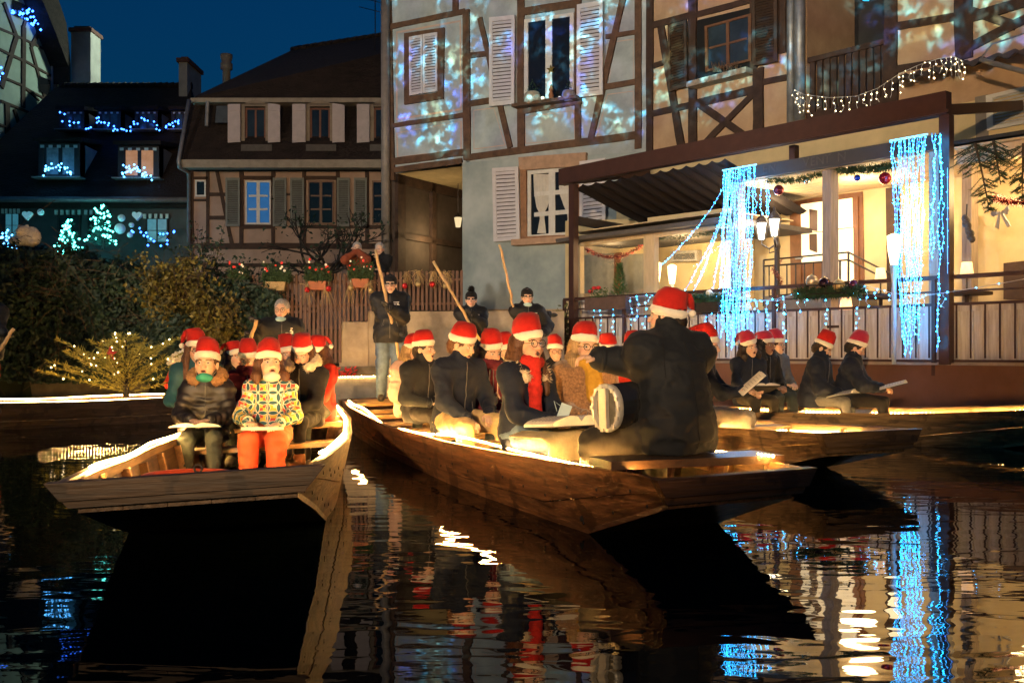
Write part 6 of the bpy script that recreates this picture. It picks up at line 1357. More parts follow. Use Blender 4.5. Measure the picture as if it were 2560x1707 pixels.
def book(label, c, yaw, pitch, w=.22, h=.29, curl=.03, cover='black', roll=0, thick=.012, name='song_book'):
    """open song book: cover and two curved page blocks"""
    Mw = Matrix.Translation(Vector(c)) @ Matrix.Rotation(R(yaw), 4, 'Z') @ Matrix.Rotation(R(pitch), 4, 'X') @ Matrix.Rotation(R(roll), 4, 'Y')
    root = thing(name, label, 'book', tuple(c)); root.matrix_basis = Mw; WM[root.name] = Mw.copy()
    m = MB(); m.add([(-w - .008, -h / 2 - .006, -.002), (0, -h / 2 - .006, -.006), (w + .008, -h / 2 - .006, -.002), (w + .008, h / 2 + .006, -.002), (0, h / 2 + .006, -.006), (-w - .008, h / 2 + .006, -.002), (-w - .008, -h / 2 - .006, .002), (0, -h / 2 - .006, -.002), (w + .008, -h / 2 - .006, .002), (w + .008, h / 2 + .006, .002), (0, h / 2 + .006, -.002), (-w - .008, h / 2 + .006, .002)], [(0, 1, 4, 5), (1, 2, 3, 4), (7, 6, 11, 10), (8, 7, 10, 9), (0, 6, 7, 1), (1, 7, 8, 2), (2, 8, 9, 3), (3, 9, 10, 4), (4, 10, 11, 5), (5, 11, 6, 0)]); obj('cover', m, FB[cover], root, Mw)
    for sx in (-1, 1):
        m = MB(); m.smooth = False; rings = []
        for i in range(9):
            x = sx * w * i / 8; z = curl * math.sin(math.pi * min(1, (i / 8) ** .6)) * .8 + thick * (1 if i < 8 else .7)
            rings.append([(x, -h / 2, .0025), (x, h / 2, .0025), (x, h / 2, z), (x, -h / 2, z)])
        m.loft(rings if sx > 0 else rings[::-1]); obj('page_block', m, mat('paper', (.62, .58, .52), .8, .04, 60), root, Mw)
    for sx in (-1, 1):
        for q in range(7):
            m = MB(); y = h * (.36 - q * .115); i0, i1 = 1.3, 7.0; pts = []
            for i in (i0, (i0 + i1) / 2, i1): pts.append((sx * w * i / 8, y, curl * math.sin(math.pi * (i / 8) ** .6) * .8 + thick + .0018))
            m.tube(pts, .0016, 4, False); obj('staff_line', m, FB['grey'], root, Mw)
    return root
def folder(label, c, yaw, pitch, w=.24, h=.31, th=.018, mt='cream'):
    Mw = Matrix.Translation(Vector(c)) @ Matrix.Rotation(R(yaw), 4, 'Z') @ Matrix.Rotation(R(pitch), 4, 'X')
    root = thing('song_folder', label, 'folder', tuple(c)); root.matrix_basis = Mw; WM[root.name] = Mw.copy()
    m = MB(); m.box((0, 0, 0), (w * 2 * .62, h * .8, th)); obj('pages', m, mat('paper', (.62, .58, .52), .8), root, Mw)
    m = MB(); m.box((0, 0, th / 2 + .003), (w * 2 * .63, h * .82, .004)); m.box((0, 0, -th / 2 - .003), (w * 2 * .63, h * .82, .004)); obj('cover', m, mat('plastic_sleeve', (.45, .44, .45), .25, .05), root, Mw)
    return root
# ---------------------------------------------------------------- the singers, boatmen and onlookers
def D_(u, y, z): return ((u - 1176) / 2287 * y, y, z)            # display pixel column at a distance
def dv(u, v, y): return pt(u * 1.0884, v * 1.0884, y)
QUICK = globals().get('QUICK', False)
PP = {}
# boat A, front bench
PP['a1'] = person('child in a black quilted jacket with tan fur hood and green mask', D_(478, 8.55, .20), 8, s=.90, hd=1.10, hs=.28, lean=6, head=(-6, 8, 0), mouth=.35, jacket='puffer', bulk=.014, rid=(.062, .016), trousers='jeans', legbulk=.012, flop=(.5, -.8), hair='short', haircol='brown', lod=2, extras=('fur_tan', 'mask_green', 'zipper'), skin=(.66, .42, .28), hands=((-.06, .32, .50), (.08, .33, .50)), jseed=1)
PP['a2'] = person('child in a colourful petal-print jacket and orange trousers looking up to the right', D_(622, 8.45, .20), 4, s=.90, hd=1.10, hs=.28, lean=6, head=(22, 12, 0), mouth=.5, jacket='petal', bulk=.010, trousers='orange', legbulk=.034, flop=(-.6, -.8), hair='bob', haircol='brown', lod=2, extras=('mask_white',), skin=(.68, .45, .32), hands=((-.12, .33, .48), (.12, .33, .49)), jseed=2)
PP['a3'] = person('singer with long brown hair, glasses and dark teal jacket in the left punt', D_(452, 9.35, .22), 18, s=.95, hs=.36, lean=6, head=(10, 0, 0), jacket='teal', bulk=.01, trousers='pink', hair='long', haircol='brown', lod=1, extras=('glasses_black',), flop=(.8, -.4), jseed=3)
PP['a4'] = person('singer in dark clothes mostly hidden between the two front children', D_(538, 10.1, .22), 25, s=.86, hs=.36, head=(20, 0, 0), jacket='black', hair='bob', haircol='dark', lod=1, flop=(.9, -.3), jseed=4)
PP['a5'] = person('child in a burgundy jacket looking down between the two front children', D_(574, 9.5, .22), 6, s=.84, hs=.36, lean=10, head=(-5, -16, 0), mouth=.6, jacket='burg', bulk=.01, lod=1, flop=(.3, -1), extras=('hood_burg',), jseed=5)
PP['a6'] = person('girl in a black coat with a cream fur collar looking down', D_(705, 9.1, .22), -12, s=.92, hs=.36, lean=10, head=(8, -22, 0), mouth=.5, jacket='black', bulk=.012, trousers='black', hair='long', haircol='brown', lod=2, extras=('fur_cream',), flop=(-.2, -.9), shoes='leather', hands=((-.02, .34, .52), (.1, .34, .5)), jseed=6)
PP['a7'] = person('singer with dark hair peeking out behind the petal-print jacket', D_(660, 10.5, .22), 12, s=.9, hs=.36, head=(10, 0, 0), jacket='black', hair='bob', haircol='dark', lod=1, flop=(.4, -.9), jseed=7)
PP['a8'] = person('singer in a red and navy jacket at the right edge of the left punt', D_(738, 10.0, .22), -25, s=.92, hs=.36, head=(-10, -8, 0), jacket='red', bulk=.01, hair='long', haircol='brown', lod=1, flop=(-.5, -.8), hands=((-.05, .38, .55), (.08, .38, .55)), jseed=8)
# boat A boatman
PP['a9'] = person('grey-haired bareheaded boatman with glasses leaning on his pole in the left punt', D_(648, 11.75, .26), 12, pose='stand', s=.98, lean=14, head=(-14, -6, 0), mouth=0, jacket='jacket', bulk=.03, trousers='black', hat=None, hair='short', haircol='grey', gloves=True, lod=1, extras=('glasses_black', 'badge', 'mask_blue', 'pockets'), hem=.62, hands=((*dv(592, 742, 11.5), 1), (*dv(572, 770, 11.5), 1)), group='boatmen with poles', jseed=9)
# boat B
PP['b1'] = person('singer in a pale pink padded jacket half hidden in the central punt', D_(944, 10.6, .22), 30, s=.95, hs=.36, lean=6, head=(20, -4, 0), jacket='pink', bulk=.025, rid=(.07, .012), hair='bob', haircol='blond', lod=1, flop=(-.9, -.4), jseed=10)
PP['b2'] = person('boy in a black coat looking to the right behind the khaki-trousered boy', D_(962, 9.7, .22), 42, s=.98, hs=.36, lean=8, head=(22, 0, 0), mouth=.4, jacket='coat', bulk=.012, trousers='black', hair='short', haircol='dark', lod=1, flop=(-.9, -.6), collar=.03, jseed=11)
PP['b3'] = person('boy in a dark zip jacket and khaki trousers looking down to the right', D_(1040, 8.35, .20), 38, s=1.04, hs=.38, lean=12, head=(26, -18, 0), mouth=.25, jacket='navy', bulk=.012, trousers='khaki', legbulk=.014, hair='short', haircol='brown', lod=2, flop=(-1.0, -.5), extras=('zipper',), hands=((-.16, .30, .55), (.16, .44, .53)), knees=((-.2, .42, .47), (.2, .46, .46)), shoes='shoe', jseed=12)
PP['b4'] = person('girl with dark hair in a burgundy hoodie with pale cords', D_(1118, 8.75, .22), 22, s=.94, hs=.36, lean=8, head=(14, -14, 0), mouth=.5, jacket='burg', bulk=.014, trousers='jeans', hair='bob', haircol='black', lod=2, flop=(-.3, -1), extras=('hood_burg', 'cords'), jseed=13)
PP['b5'] = person('girl with round glasses, long brown hair and red scarf singing over a book', D_(1196, 7.0, .20), 46, s=1.0, hs=.38, lean=6, head=(-8, 4, 0), mouth=.9, hd=1.06, jacket='navy', bulk=.008, rid=(.16, .006), trousers='denim', legbulk=.01, hair='long', haircol='brown', lod=2, flop=(-.9, -.5), extras=('glasses', 'scarf_red', 'fur_cream', 'fur_low'), hands=((-.04, .34, .60), (.07, .36, .60)), jseed=14)
PP['b6'] = person('woman with glasses, a brown teddy coat and a mustard scarf', D_(1338, 7.55, .20), 16, s=.98, hs=.38, lean=5, head=(4, 0, 0), mouth=.3, hd=1.04, jacket='teddy', bulk=.03, trousers='black', hair='bob', haircol='blond', lod=2, flop=(-.6, -.8), extras=('glasses', 'scarf_mustard'), jseed=15)
PP['b7'] = person('singer just visible behind the burgundy hoodie', D_(1160, 10.4, .22), 10, s=.92, hs=.36, head=(0, 0, 0), jacket='ochre', hair='short', haircol='brown', lod=0, flop=(.5, -.8), jseed=16)
# conductor
seatP = BOATS['b']['P'](.058, .0, 1.0)
zs = seatP.z + .055
m = MB(); ba, bb = BOATS['b']['P'](.048, -1.12, 1) , BOATS['b']['P'](.048, 1.08, 1); ba.z = bb.z = zs - .025; m.beam(ba, bb, .30, .045)
obj('bow_seat_board', m, mat('bow_board', (.10, .055, .03), .35, .4, 5, stretch=(1, 4, 4), bump=.3), BOATS['b']['root'])
PP['b8'] = person('accordion player in a dark coat seated on the central bow, back turned', (seatP.x - .01, seatP.y + .02, .20), -152, s=1.12, hd=.93, hs=zs - .20, lean=9, head=(38, 4, 0), mouth=.2, jacket='coat', bulk=.040, trousers='olive', legbulk=.014, hair='short', haircol='dark', lod=2, flop=(.6, -.75), gloves=False, hands=((.34, .32, .80), (*dv(1345, 826, 5.75), 1)), hem=zs - .19, collar=.04, jseed=17, knees=((-.34, .36, .52), (.22, .52, .50)), extras=('armup',), hatdrop=.02)
# boat C
PP['c1'] = person('singer whose white-rimmed hat shows between the two glasses wearers', D_(1272, 12.0, .22), 10, s=.95, hs=.36, jacket='black', hair='short', haircol='brown', lod=0, extras=('glasses_black',), jseed=18)
PP['c2'] = person('singer whose hat shows right behind the mustard scarf woman', D_(1392, 11.2, .22), 16, s=.95, hs=.36, head=(0, -8, 0), jacket='navy', hair='short', haircol='dark', lod=0, jseed=19)
PP['c3'] = person('singer in a bright red jacket behind the outstretched arm', D_(1440, 10.6, .22), 30, s=.95, hs=.36, head=(0, -14, 0), jacket='red', bulk=.02, hair='short', haircol='dark', lod=0, flop=(-.6, -.8), jseed=20)
PP['c4'] = person('singer in light trousers hidden behind the accordion player', (1.70, 9.15, .22), 72, s=1.0, hs=.36, jacket='navy', trousers='chino', legbulk=.02, hair='short', haircol='dark', lod=1, jseed=21, hands=((.06, .42, .70), (-.05, .42, .68)))
# boat D
PP['d1'] = person('singer with dark wavy hair and a raspberry hat facing us at the terrace', D_(1712, 12.4, .22), 18, s=1.0, hs=.38, head=(6, 0, 8), mouth=.7, jacket='navy', hatcol='hatpink', hair='bob', haircol='dark', lod=1, hands=((-.02, .34, .60), (.16, .42, .58)), jseed=22, trousers='olive')
PP['d2'] = person('singer with long curly black hair and glasses beside the raspberry hat', D_(1748, 12.9, .22), 30, s=1.02, hs=.40, head=(10, 0, 0), mouth=.4, jacket='black', hatcol='hatpink', hair='curly', haircol='black', lod=1, extras=('glasses_black',), skin=(.30, .16, .10), jseed=23)
PP['d3'] = person('singer with glasses behind the curly-haired one', D_(1772, 13.4, .22), 35, s=1.0, hs=.42, head=(10, 0, 0), mouth=.2, jacket='grey', hatcol='hatpink', hair='short', haircol='brown', lod=1, extras=('glasses_black',), jseed=24)
PP['d4'] = person('singer in a navy padded jacket reading a white song book by the terrace', D_(1862, 12.1, .22), 58, s=1.0, hs=.38, lean=14, head=(6, -28, 0), mouth=.2, jacket='navy', bulk=.026, rid=(.15, .008), hair='short', haircol='dark', lod=1, flop=(-.9, -.5), hands=((-.05, .34, .58), (.05, .36, .56)), jseed=25, collar=.03, trousers='grey')
PP['d5'] = person('singer in a navy vest with a mask under the chin reading a dark-covered book', D_(1940, 12.0, .22), 64, s=1.0, hs=.38, lean=12, head=(6, -26, 0), mouth=.1, jacket='navy', bulk=.024, rid=(.09, .01), hatcol='hatpink', hair='short', haircol='black', lod=1, flop=(-.9, -.3), extras=('mask_white',), hands=((-.05, .42, .62), (.10, .44, .62)), trousers='black', jseed=26)
# boatmen behind
PP['p2'] = person('boatman with glasses and a black knit hat in jeans standing on the central punt stern', D_(896, 13.5, .60), 6, pose='stand', s=1.02, lean=1, head=(2, 0, 0), mouth=0, jacket='jacket', bulk=.04, trousers='denim', legbulk=.02, hat='beanie', hair='short', haircol='dark', gloves=True, lod=1, extras=('glasses_black', 'badge', 'pockets'), hem=.80, hands=((*dv(893, 705, 13.2), 1), (*dv(925, 775, 13.3), 1)), group='boatmen with poles', jseed=27)
PP['p3'] = person('boatwoman in a black bobble hat holding a slanted pole in front of the grey wall', D_(1082, 15.0, .55), 4, pose='stand', s=.97, lean=1, head=(-4, 0, 0), mouth=0, jacket='jacket', bulk=.035, trousers='black', hat='beanie', gloves=True, lod=1, extras=('pom', 'badge'), hem=.76, hands=((*dv(1082, 722, 14.7), 1), (*dv(1115, 770, 14.8), 1)), group='boatmen with poles', jseed=28, hair='short', haircol='dark')
PP['p4'] = person('boatman with a mask under his chin reaching for the terrace railing', D_(1210, 14.4, .54), 10, pose='stand', s=.98, lean=1, head=(-4, 0, 0), mouth=0, jacket='jacket', bulk=.035, trousers='black', hat='beanie', gloves=True, lod=1, extras=('glasses_black', 'mask_blue', 'badge'), hem=.76, hands=((-.22, .15, 1.0), (*dv(1300, 728, 14.6), 1)), group='boatmen with poles', jseed=29, hair='short', haircol='dark')
PP['q1'] = person('onlooker in a rust coat holding up a phone behind the garden fence', D_(820, 18.9, 1.72), 10, pose='stand', s=.98, mouth=0, jacket='rust', bulk=.03, hat=None, hair='short', haircol='grey', lod=1, hands=((.0, .26, 1.44), (.04, .26, 1.42)), group='onlookers behind the fence', jseed=30)
PP['q2'] = person('onlooker in dark clothes beside the downpipe behind the garden fence', D_(874, 19.0, 1.72), -4, pose='stand', s=.98, mouth=0, jacket='black', bulk=.02, hat=None, hair='short', haircol='grey', lod=1, hands=((.02, .22, 1.3), (.06, .2, 1.1)), group='onlookers behind the fence', jseed=31)
PP['e1'] = person('boatman with a red garment cut by the left picture edge', D_(-34, 13.0, .45), 40, pose='stand', s=1.0, mouth=0, jacket='jacket', bulk=.04, trousers='red', hat='beanie', gloves=True, lod=0, hands=((.1, .35, 1.2), (*dv(22, 772, 12.8), 1)), group='boatmen with poles', jseed=32, hem=.72)
# ---------------------------------------------------------------- poles
def pole(label, a, b, r=.024):
    m = MB(); m.smooth = True; a = Vector(a); b = Vector(b); rs = random.Random(int(a.x * 100)); pts = [a.lerp(b, i / 14) + Vector((rs.gauss(0, .006), rs.gauss(0, .006), 0)) for i in range(15)]
    m.tube(pts, [r * .78 * rs.uniform(.92, 1.08) for _ in pts], 9); return tag(obj('punt_pole', m, mat('pole_wood', (.50, .32, .15), .6, .3, 8, stretch=(4, 4, .6))), label, 'pole', 'punting poles')
pole('pale wooden pole held upright by the boatman in jeans', dv(862, 573, 13.15), dv(924, 850, 13.4), .027)
pole('pale wooden pole slanting across the boatwoman in the bobble hat', dv(995, 600, 14.5), dv(1130, 830, 14.8), .028)
pole('thin wooden pole held by the boatman reaching for the railing', dv(1148, 562, 14.1), dv(1198, 790, 14.4), .022)
pole('short wooden pole gripped low by the grey-haired boatman', dv(590, 735, 11.35), dv(560, 830, 11.5), .028)
pole('wooden pole at the left picture edge', dv(32, 755, 12.7), dv(-20, 830, 12.6), .028)
# ---------------------------------------------------------------- books
def atp(k, x, y, z): return PP[k]['M'] @ Vector((x, y, z))
def facing(k): return math.degrees(PP[k]['M'].to_euler().z)
book('open song book drooping over the quilted-jacket child lap', atp('a1', .03, .42, .445), facing('a1') + 6, 4, .20, .26, .03)
folder('thick plastic-covered song folder on the petal-print child lap', atp('a2', -.01, .44, .445), facing('a2'), 4)
book('open white song book on the red-scarf girl lap', atp('b5', .05, .47, .565), facing('b5') - 10, 4, .24, .31, .05, thick=.03)
book('song sheet raised by the red-navy jacket singer', atp('a8', .02, .48, .57), facing('a8'), 35, .14, .2, .02)
book('song book held by the wavy-haired singer', atp('d1', .08, .48, .60), facing('d1'), 20, .19, .26, .03)
book('white song book lying open on the navy padded jacket singer lap', atp('d4', .0, .42, .53), facing('d4') - 10, 12, .22, .30, .05)
book('dark-covered song book held out by the navy vest singer', atp('d5', .03, .56, .64), facing('d5'), 16, .22, .28, .04)
book('song book pages standing out beside the accordion player coat', atp('c4', .0, .50, .74), facing('c4') + 10, 42, .19, .27, .05)
book('song sheets held low at the left edge by the teal jacket singer', atp('a3', -.05, .40, .46), facing('a3'), 12, .17, .24, .02)
# skirt blanket over the red-scarf girl's knees
k5 = PP['b5']; m = MB(); m.smooth = True; rings = []
for j in range(9):
    f = j / 8; ring = []
    for i in range(25):
        t = i / 24; x = (-.30 + .60 * t)
        if f < .45: y = .18 + .36 * f / .45; z = .53 + .02 * math.sin(math.pi * t) - .03 * abs(2 * t - 1)
        else:
            g = (f - .45) / .55; y = .54 + .03 * math.sin(t * 19 + 1) * g + .03 * g; z = .53 + .02 * math.sin(math.pi * t) - .03 * abs(2 * t - 1) - .40 * g
        x *= 1 + .12 * f; ring.append(k5['M'] @ Vector((x, y, z)))
    rings.append(ring)
m.loft(rings, False, False); sk = obj('skirt', m, FB['skirt'], k5['root']); sk.modifiers.new('thick', 'SOLIDIFY').thickness = .008
# blue mask in her hands
c_ = (k5['wr'][0] + k5['wr'][1]) / 2 + Vector((.05, -.05, .06)); m = MB(); m.box(c_, (.075, .02, .10), Matrix.Rotation(.35, 3, 'Y')); m.smooth = True; m.tube([c_ + Vector((-.03, 0, .04)), c_ + Vector((-.07, 0, .07)), c_ + Vector((-.05, 0, .0))], .003, 5); tag(obj('face_mask', m, mat('mask_paleblue', (.45, .58, .62), .8, .1)), 'folded pale blue face mask held by the red-scarf girl', 'mask')
# ---------------------------------------------------------------- accordion
acc = thing('accordion', 'black accordion with a silver ring-shaped end plate on the player lap', 'accordion', tuple(dv(1440, 950, 5.75)))
A0 = dv(1398, 936, 5.6); A1 = A0 + Vector((.66, .74, .05)); ax = (A1 - A0).normalized(); rota = ax.to_track_quat('X', 'Z').to_matrix()
M_silver = mat('accordion_silver', (.62, .58, .50), .35, .1, 20, metal=.25); M_accblack = mat('accordion_black', (.012, .012, .014), .22, .1, 20, spec=.6)
def aring(x, ry, rz, n=24, p=2.2): return [A0 + rota @ Vector((x, math.copysign(abs(math.cos(t)) ** (2 / p), math.cos(t)) * ry * .92, math.copysign(abs(math.sin(t)) ** (2 / p), math.sin(t)) * rz * .80)) for t in [2 * math.pi * i / n for i in range(n)]]
m = MB(); m.smooth = True; m.loft([aring(-.04, .085, .145), aring(-.04, .10, .165), aring(-.02, .108, .172), aring(.012, .104, .166)], False); m.loft([aring(-.04, .085, .145), aring(-.015, .075, .135)], False); obj('end_ring', m, M_silver, acc)
m = MB(); m.loft([aring(-.016, .077, .137), aring(-.012, .077, .137)], True); obj('end_plate', m, mat('accordion_plate_brown', (.18, .15, .10), .5, .3, 30), acc)  # dull brown plate set inside the silver ring
m = MB(); m.beam(A0 + rota @ Vector((-.045, 0, -.112)), A0 + rota @ Vector((-.045, 0, .112)), .03, .05, rota @ Vector((0, 1, 0))); obj('hand_strap', m, M_silver, acc)
for i in range(14):
    t = 2 * math.pi * i / 14; q = A0 + rota @ Vector((-.038, math.cos(t) * .090, math.sin(t) * .126)); m = MB(); m.box(q, (.016, .020, .020), rota); obj('ring_lug', m, M_silver, acc)
m = MB(); rr = []
for i in range(23): e_ = .165 if i % 2 else .150; rr.append(aring(.013 + i * .014, e_ * .62, e_))
m.loft(rr, True); obj('bellows', m, M_accblack, acc)
m = MB(); m.smooth = True; m.loft([aring(.33, .10, .165), aring(.33, .108, .172), aring(.48, .108, .172), aring(.49, .09, .15)], True); obj('treble_body', m, M_accblack, acc)
# ---------------------------------------------------------------- garden wall, fence, flower boxes
M_gwall = mat('garden_wall_render', (0.40, 0.29, 0.17), 0.9, 0.4, 2.2, bump=0.5, bscale=12, col2=(0.50, 0.38, 0.24), detail=8)
gw = thing('garden_wall', 'low rendered garden wall with rounded corner below the wooden fence', 'wall', (-1, 17.6, .2))
def fq(nm, pts, k0, k1, mt, par): m = MB(); FEN.quad(m, [G4(*p) for p in pts], k0, k1); return obj(nm, m, mt, par)
fq('wall_pier', [(1172, 700), (1185, 688), (1412, 688), (1412, 1320), (1168, 1320)], -.5, .02, M_gwall, gw)
fq('wall_body', [(1412, 600), (3060, 596), (3060, 1320), (1412, 1320)], -.5, .0, M_gwall, gw)
fq('wall_foot', [(-1500, 1060), (3060, 1060), (3060, 1330), (-1500, 1330)], -1.0, .10, mat('foot_stone', (.12, .1, .075), .9, .4, 3, bump=.6), gw)
mb = MB(); mb.box((-40.4, 60, 1.37), (80, 84, .64)); mb2 = struct('garden', mb, M_soil)
fen = thing('garden_fence', 'brown wooden slat fence with flower boxes in front of the mansard house', 'fence', (-3, 17.6, 1.6))
M_slat = mat('fence_slat', (0.13, 0.065, 0.04), 0.75, 0.35, 4, stretch=(5, 5, .7), bump=.3)
x = 105; i = 0
rsf = random.Random(4)
while x < 2195:
    yb = 660 if x < 860 else 1030 if x < 1168 else 680 if x < 1412 else 590
    yt = 308 - 50 * (x - 105) / 2090 + rsf.uniform(-4, 4)
    m = MB(); FEN.quad(m, [G4(x, yt), G4(x + 11, yt - 5), G4(x + 22, yt), G4(x + 22, yb), G4(x, yb)], .02, .045 + .004 * (i % 2)); obj('fence_slat', m, M_slat, fen)
    x += 36.5; i += 1
for ya, yb, x0, x1 in ((360, 380, 60, 2195), (560, 580, 60, 2195), (620, 640, 60, 1168), (960, 985, 860, 1168)): fq('fence_rail', [(x0, ya), (x1, ya - 40), (x1, yb - 40), (x0, yb)], -.03, .018, M_slat, fen)
M_terra = mat('terracotta_box', (0.42, 0.13, 0.05), 0.7, 0.2, 8); M_raff = mat('raffia', (.42, .28, .12), .9, .3, 40)
M_berry = mat('berry_red', (.6, .03, .02), .3, 0, emit=(1, .05, .02), es=.5); M_berryw = mat('berry_white', (.7, .6, .4), .3, 0, emit=(1, .7, .4), es=.5)
def raffia(c, seed, ln=.22, n=26):
    rs = random.Random(seed); m = MB()
    for i in range(n):
        a = c + Vector((rs.gauss(0, .02), rs.gauss(0, .01), .04)); e = c + Vector((rs.gauss(0, .07), .02 + rs.gauss(0, .02), rs.uniform(-ln, .1))); m.tube([a, a.lerp(e, .5) + Vector((rs.gauss(0, .02), 0, .03)), e], .0035, 3, False)
    return m
for j, (x0, x1, yb, bc, lb) in enumerate(((240, 400, 430, ('gold', 'gold'), 'first flower box on the garden fence with terracotta trough and gold baubles'), (530, 760, 415, ('gold', None), 'second flower box on the garden fence above the grey-haired boatman'), (885, 1095, 410, ('bright', 'bright'), 'third flower box on the garden fence with two red baubles'), (1250, 1450, 390, ('gold', 'gold'), 'fourth flower box on the garden fence left of the knit-hat boatman'))):
    ca = FEN.p(G4((x0 + x1) / 2, yb), .16); w = (x1 - x0) / 3.36 / F * 17.5
    r_ = thing('fence_flower_box', lb, 'flower box', tuple(ca)); m = MB(); q = Vector((w * .33, 0, 0)); h = .13
    m.add([ca + Vector((-w * .3, -.07, -.02)), ca + Vector((w * .3, -.07, -.02)), ca + Vector((w * .3, .07, -.02)), ca + Vector((-w * .3, .07, -.02)), ca + Vector((-w * .36, -.09, h)), ca + Vector((w * .36, -.09, h)), ca + Vector((w * .36, .09, h)), ca + Vector((-w * .36, .09, h))], [(3, 2, 1, 0), (4, 5, 6, 7), (0, 1, 5, 4), (1, 2, 6, 5), (2, 3, 7, 6), (3, 0, 4, 7)]); obj('trough', m, M_terra if j != 1 else M_raff, r_)
    rs = random.Random(j); m = MB()
    for i in range(1100):
        c = ca + Vector((rs.uniform(-.5, .5) * w, rs.gauss(0, .07), h + abs(rs.gauss(0, .11)))); d = Vector((rs.gauss(0, 1), rs.gauss(0, 1), rs.gauss(.4, 1))).normalized() * .07; xx = d.orthogonal().normalized() * .013; m.add([c - xx, c + xx, c + d], [(0, 1, 2)])
    obj('fir_sprigs', m, mat('box_fir', (.05, .09, .03), .8, .4, 30), r_)
    for i in range(9):
        c = ca + Vector((rs.uniform(-.48, .48) * w, -.08, h + rs.uniform(.16, .38))); m = MB(); m.smooth = True; m.ball(c, rs.uniform(.014, .024), 8, 6); obj('berry', m, M_berry if rs.random() < .55 else M_berryw, r_)
    for sx, b_ in ((-1, bc[0]), (1, bc[1])):
        if b_:
            c = ca + Vector((sx * w * .38, -.10, -.01 - rs.uniform(0, .08))); bauble(('left' if sx < 0 else 'right') + ' ' + ('red' if b_ == 'bright' else 'gold') + ' bauble under the ' + lb.split()[0] + ' fence flower box', FEN, G4((x0 + x1) / 2 + sx * (x1 - x0) * .42, yb - 5 + rs.uniform(0, 40)), .26, .05, B[b_], .1)
            obj('raffia_bow', raffia(c + Vector((0, 0, .06)), j * 3 + sx, .3), M_raff, r_)
for x, y, b_, lb in ((1720, 385, 'bright', 'first red bauble with raffia right of the knit-hat boatman'), (1832, 370, 'gold', 'first gold bauble with raffia right of the knit-hat boatman'), (1950, 372, 'bright', 'second red bauble with raffia right of the knit-hat boatman'), (2063, 385, 'gold', 'second gold bauble with raffia beside the slanting pole')):
    r_ = bauble(lb, FEN, G4(x, y), .12, .052, B[b_], .08); obj('raffia_bow', raffia(FEN.p(G4(x + 10, y - 85), .12), x, .25, 34), M_raff, r_)
# lit ledge with poinsettias at the wall foot
led = MB(); led.prism([(-4.2, 16.9, .80), (-1.9, 17.3, .84), (-1.9, 17.55, .84), (-4.2, 17.55, .80)], (0, 0, -.7)); lo_ = obj('stone_ledge', led, M_stone); tag(lo_, 'low stone ledge at the garden wall foot edged with a light rope', 'ledge')
bead_rope('rope_light', [(-4.2, 16.88, .82), (-3.2, 17.05, .835), (-1.9, 17.28, .86)], lo_, True, tubemat=M_tube, lit=M_led2)
rs = random.Random(9); m = MB()
for i in range(110):
    t = rs.random() * .6; c = Vector((-3.9 + 1.9 * t, 17.15 + .35 * t + rs.uniform(-.05, .1), .86 + rs.uniform(0, .12))); a = rs.random() * 6.28; d = Vector((math.cos(a), math.sin(a), rs.uniform(.0, .8))) * .09; xx = d.orthogonal().normalized() * .03; m.add([c, c + d * .5 + xx, c + d, c + d * .5 - xx], [(0, 1, 2, 3)])
tag(obj('poinsettia', m, mat('poinsettia_red', (.5, .02, .02), .6, .3, 30)), 'low bed of red poinsettias on the ledge behind the boatman in jeans', 'flowers', kind='stuff')
# ---------------------------------------------------------------- vegetation
def leafcloud(fn, n, size, seed):
    """n leaf quads: fn(rng) gives centre and outward normal arrays"""
    g = np.random.RandomState(seed); c, nn = fn(g, n); nn = nn + g.normal(0, .55, (n, 3)); nn /= np.linalg.norm(nn, axis=1)[:, None]
    t = np.cross(nn, g.normal(0, 1, (n, 3))); t /= np.linalg.norm(t, axis=1)[:, None]; b = np.cross(nn, t); sz = size * g.uniform(.55, 1.25, (n, 1))
    v = np.stack([c - t * sz, c + b * sz * .55 + nn * sz * .12, c + t * sz, c - b * sz * .55 + nn * sz * .12], 1).reshape(-1, 3); f = np.arange(4 * n).reshape(-1, 4); return npmesh('leaves', v, f)
M_ivy = mat('ivy_leaf', (0.008, 0.028, 0.014), 0.6, 0.7, 1.6, col2=(.018, .048, .022)); M_dry = mat('dry_vine', (.06, .035, .02), .9, .5, 4); M_yel = mat('yellow_leaf', (.09, .075, .010), .6, .6, 4, col2=(.20, .155, .018))
def hz(x): return np.interp(x, [-13, -9.2, -7.9, -6.6, -5.4, -4.6, -3.9], [3.15, 3.1, 3.0, 2.68, 2.55, 2.5, 2.2])
def hedge_fn(g, n):
    x = g.uniform(-12.5, -4.0, n); h = hz(x); s_ = g.uniform(0, 1.22, n); bulge = .35 * np.sin(x * 1.9) + .22 * np.sin(x * 4.3 + 1) + .12 * np.sin(s_ * 9 + x * 5)
    z = np.where(s_ < 1, .75 + (h - .75) * s_, h + .10 * np.sin(x * 7) + .06 * g.normal(size=n)); y = np.where(s_ < 1, 17.3 - bulge * np.sin(np.pi * np.clip(s_, 0, 1)) * .8 - .3 * (1 - s_), 17.3 + (s_ - 1) * 6) + g.normal(0, .06, n)
    nn = np.stack([np.zeros(n), np.where(s_ < 1, -1, -.2), np.where(s_ < 1, .35, 1)], 1); return np.stack([x, y, z], 1), nn
hed = thing('ivy_hedge', 'big dark ivy-covered hedge above the left bank', 'hedge', (-8, 17.5, .8))
tag(obj('leaves', leafcloud(hedge_fn, 30000, .055, 3), M_ivy, hed), kind='stuff')
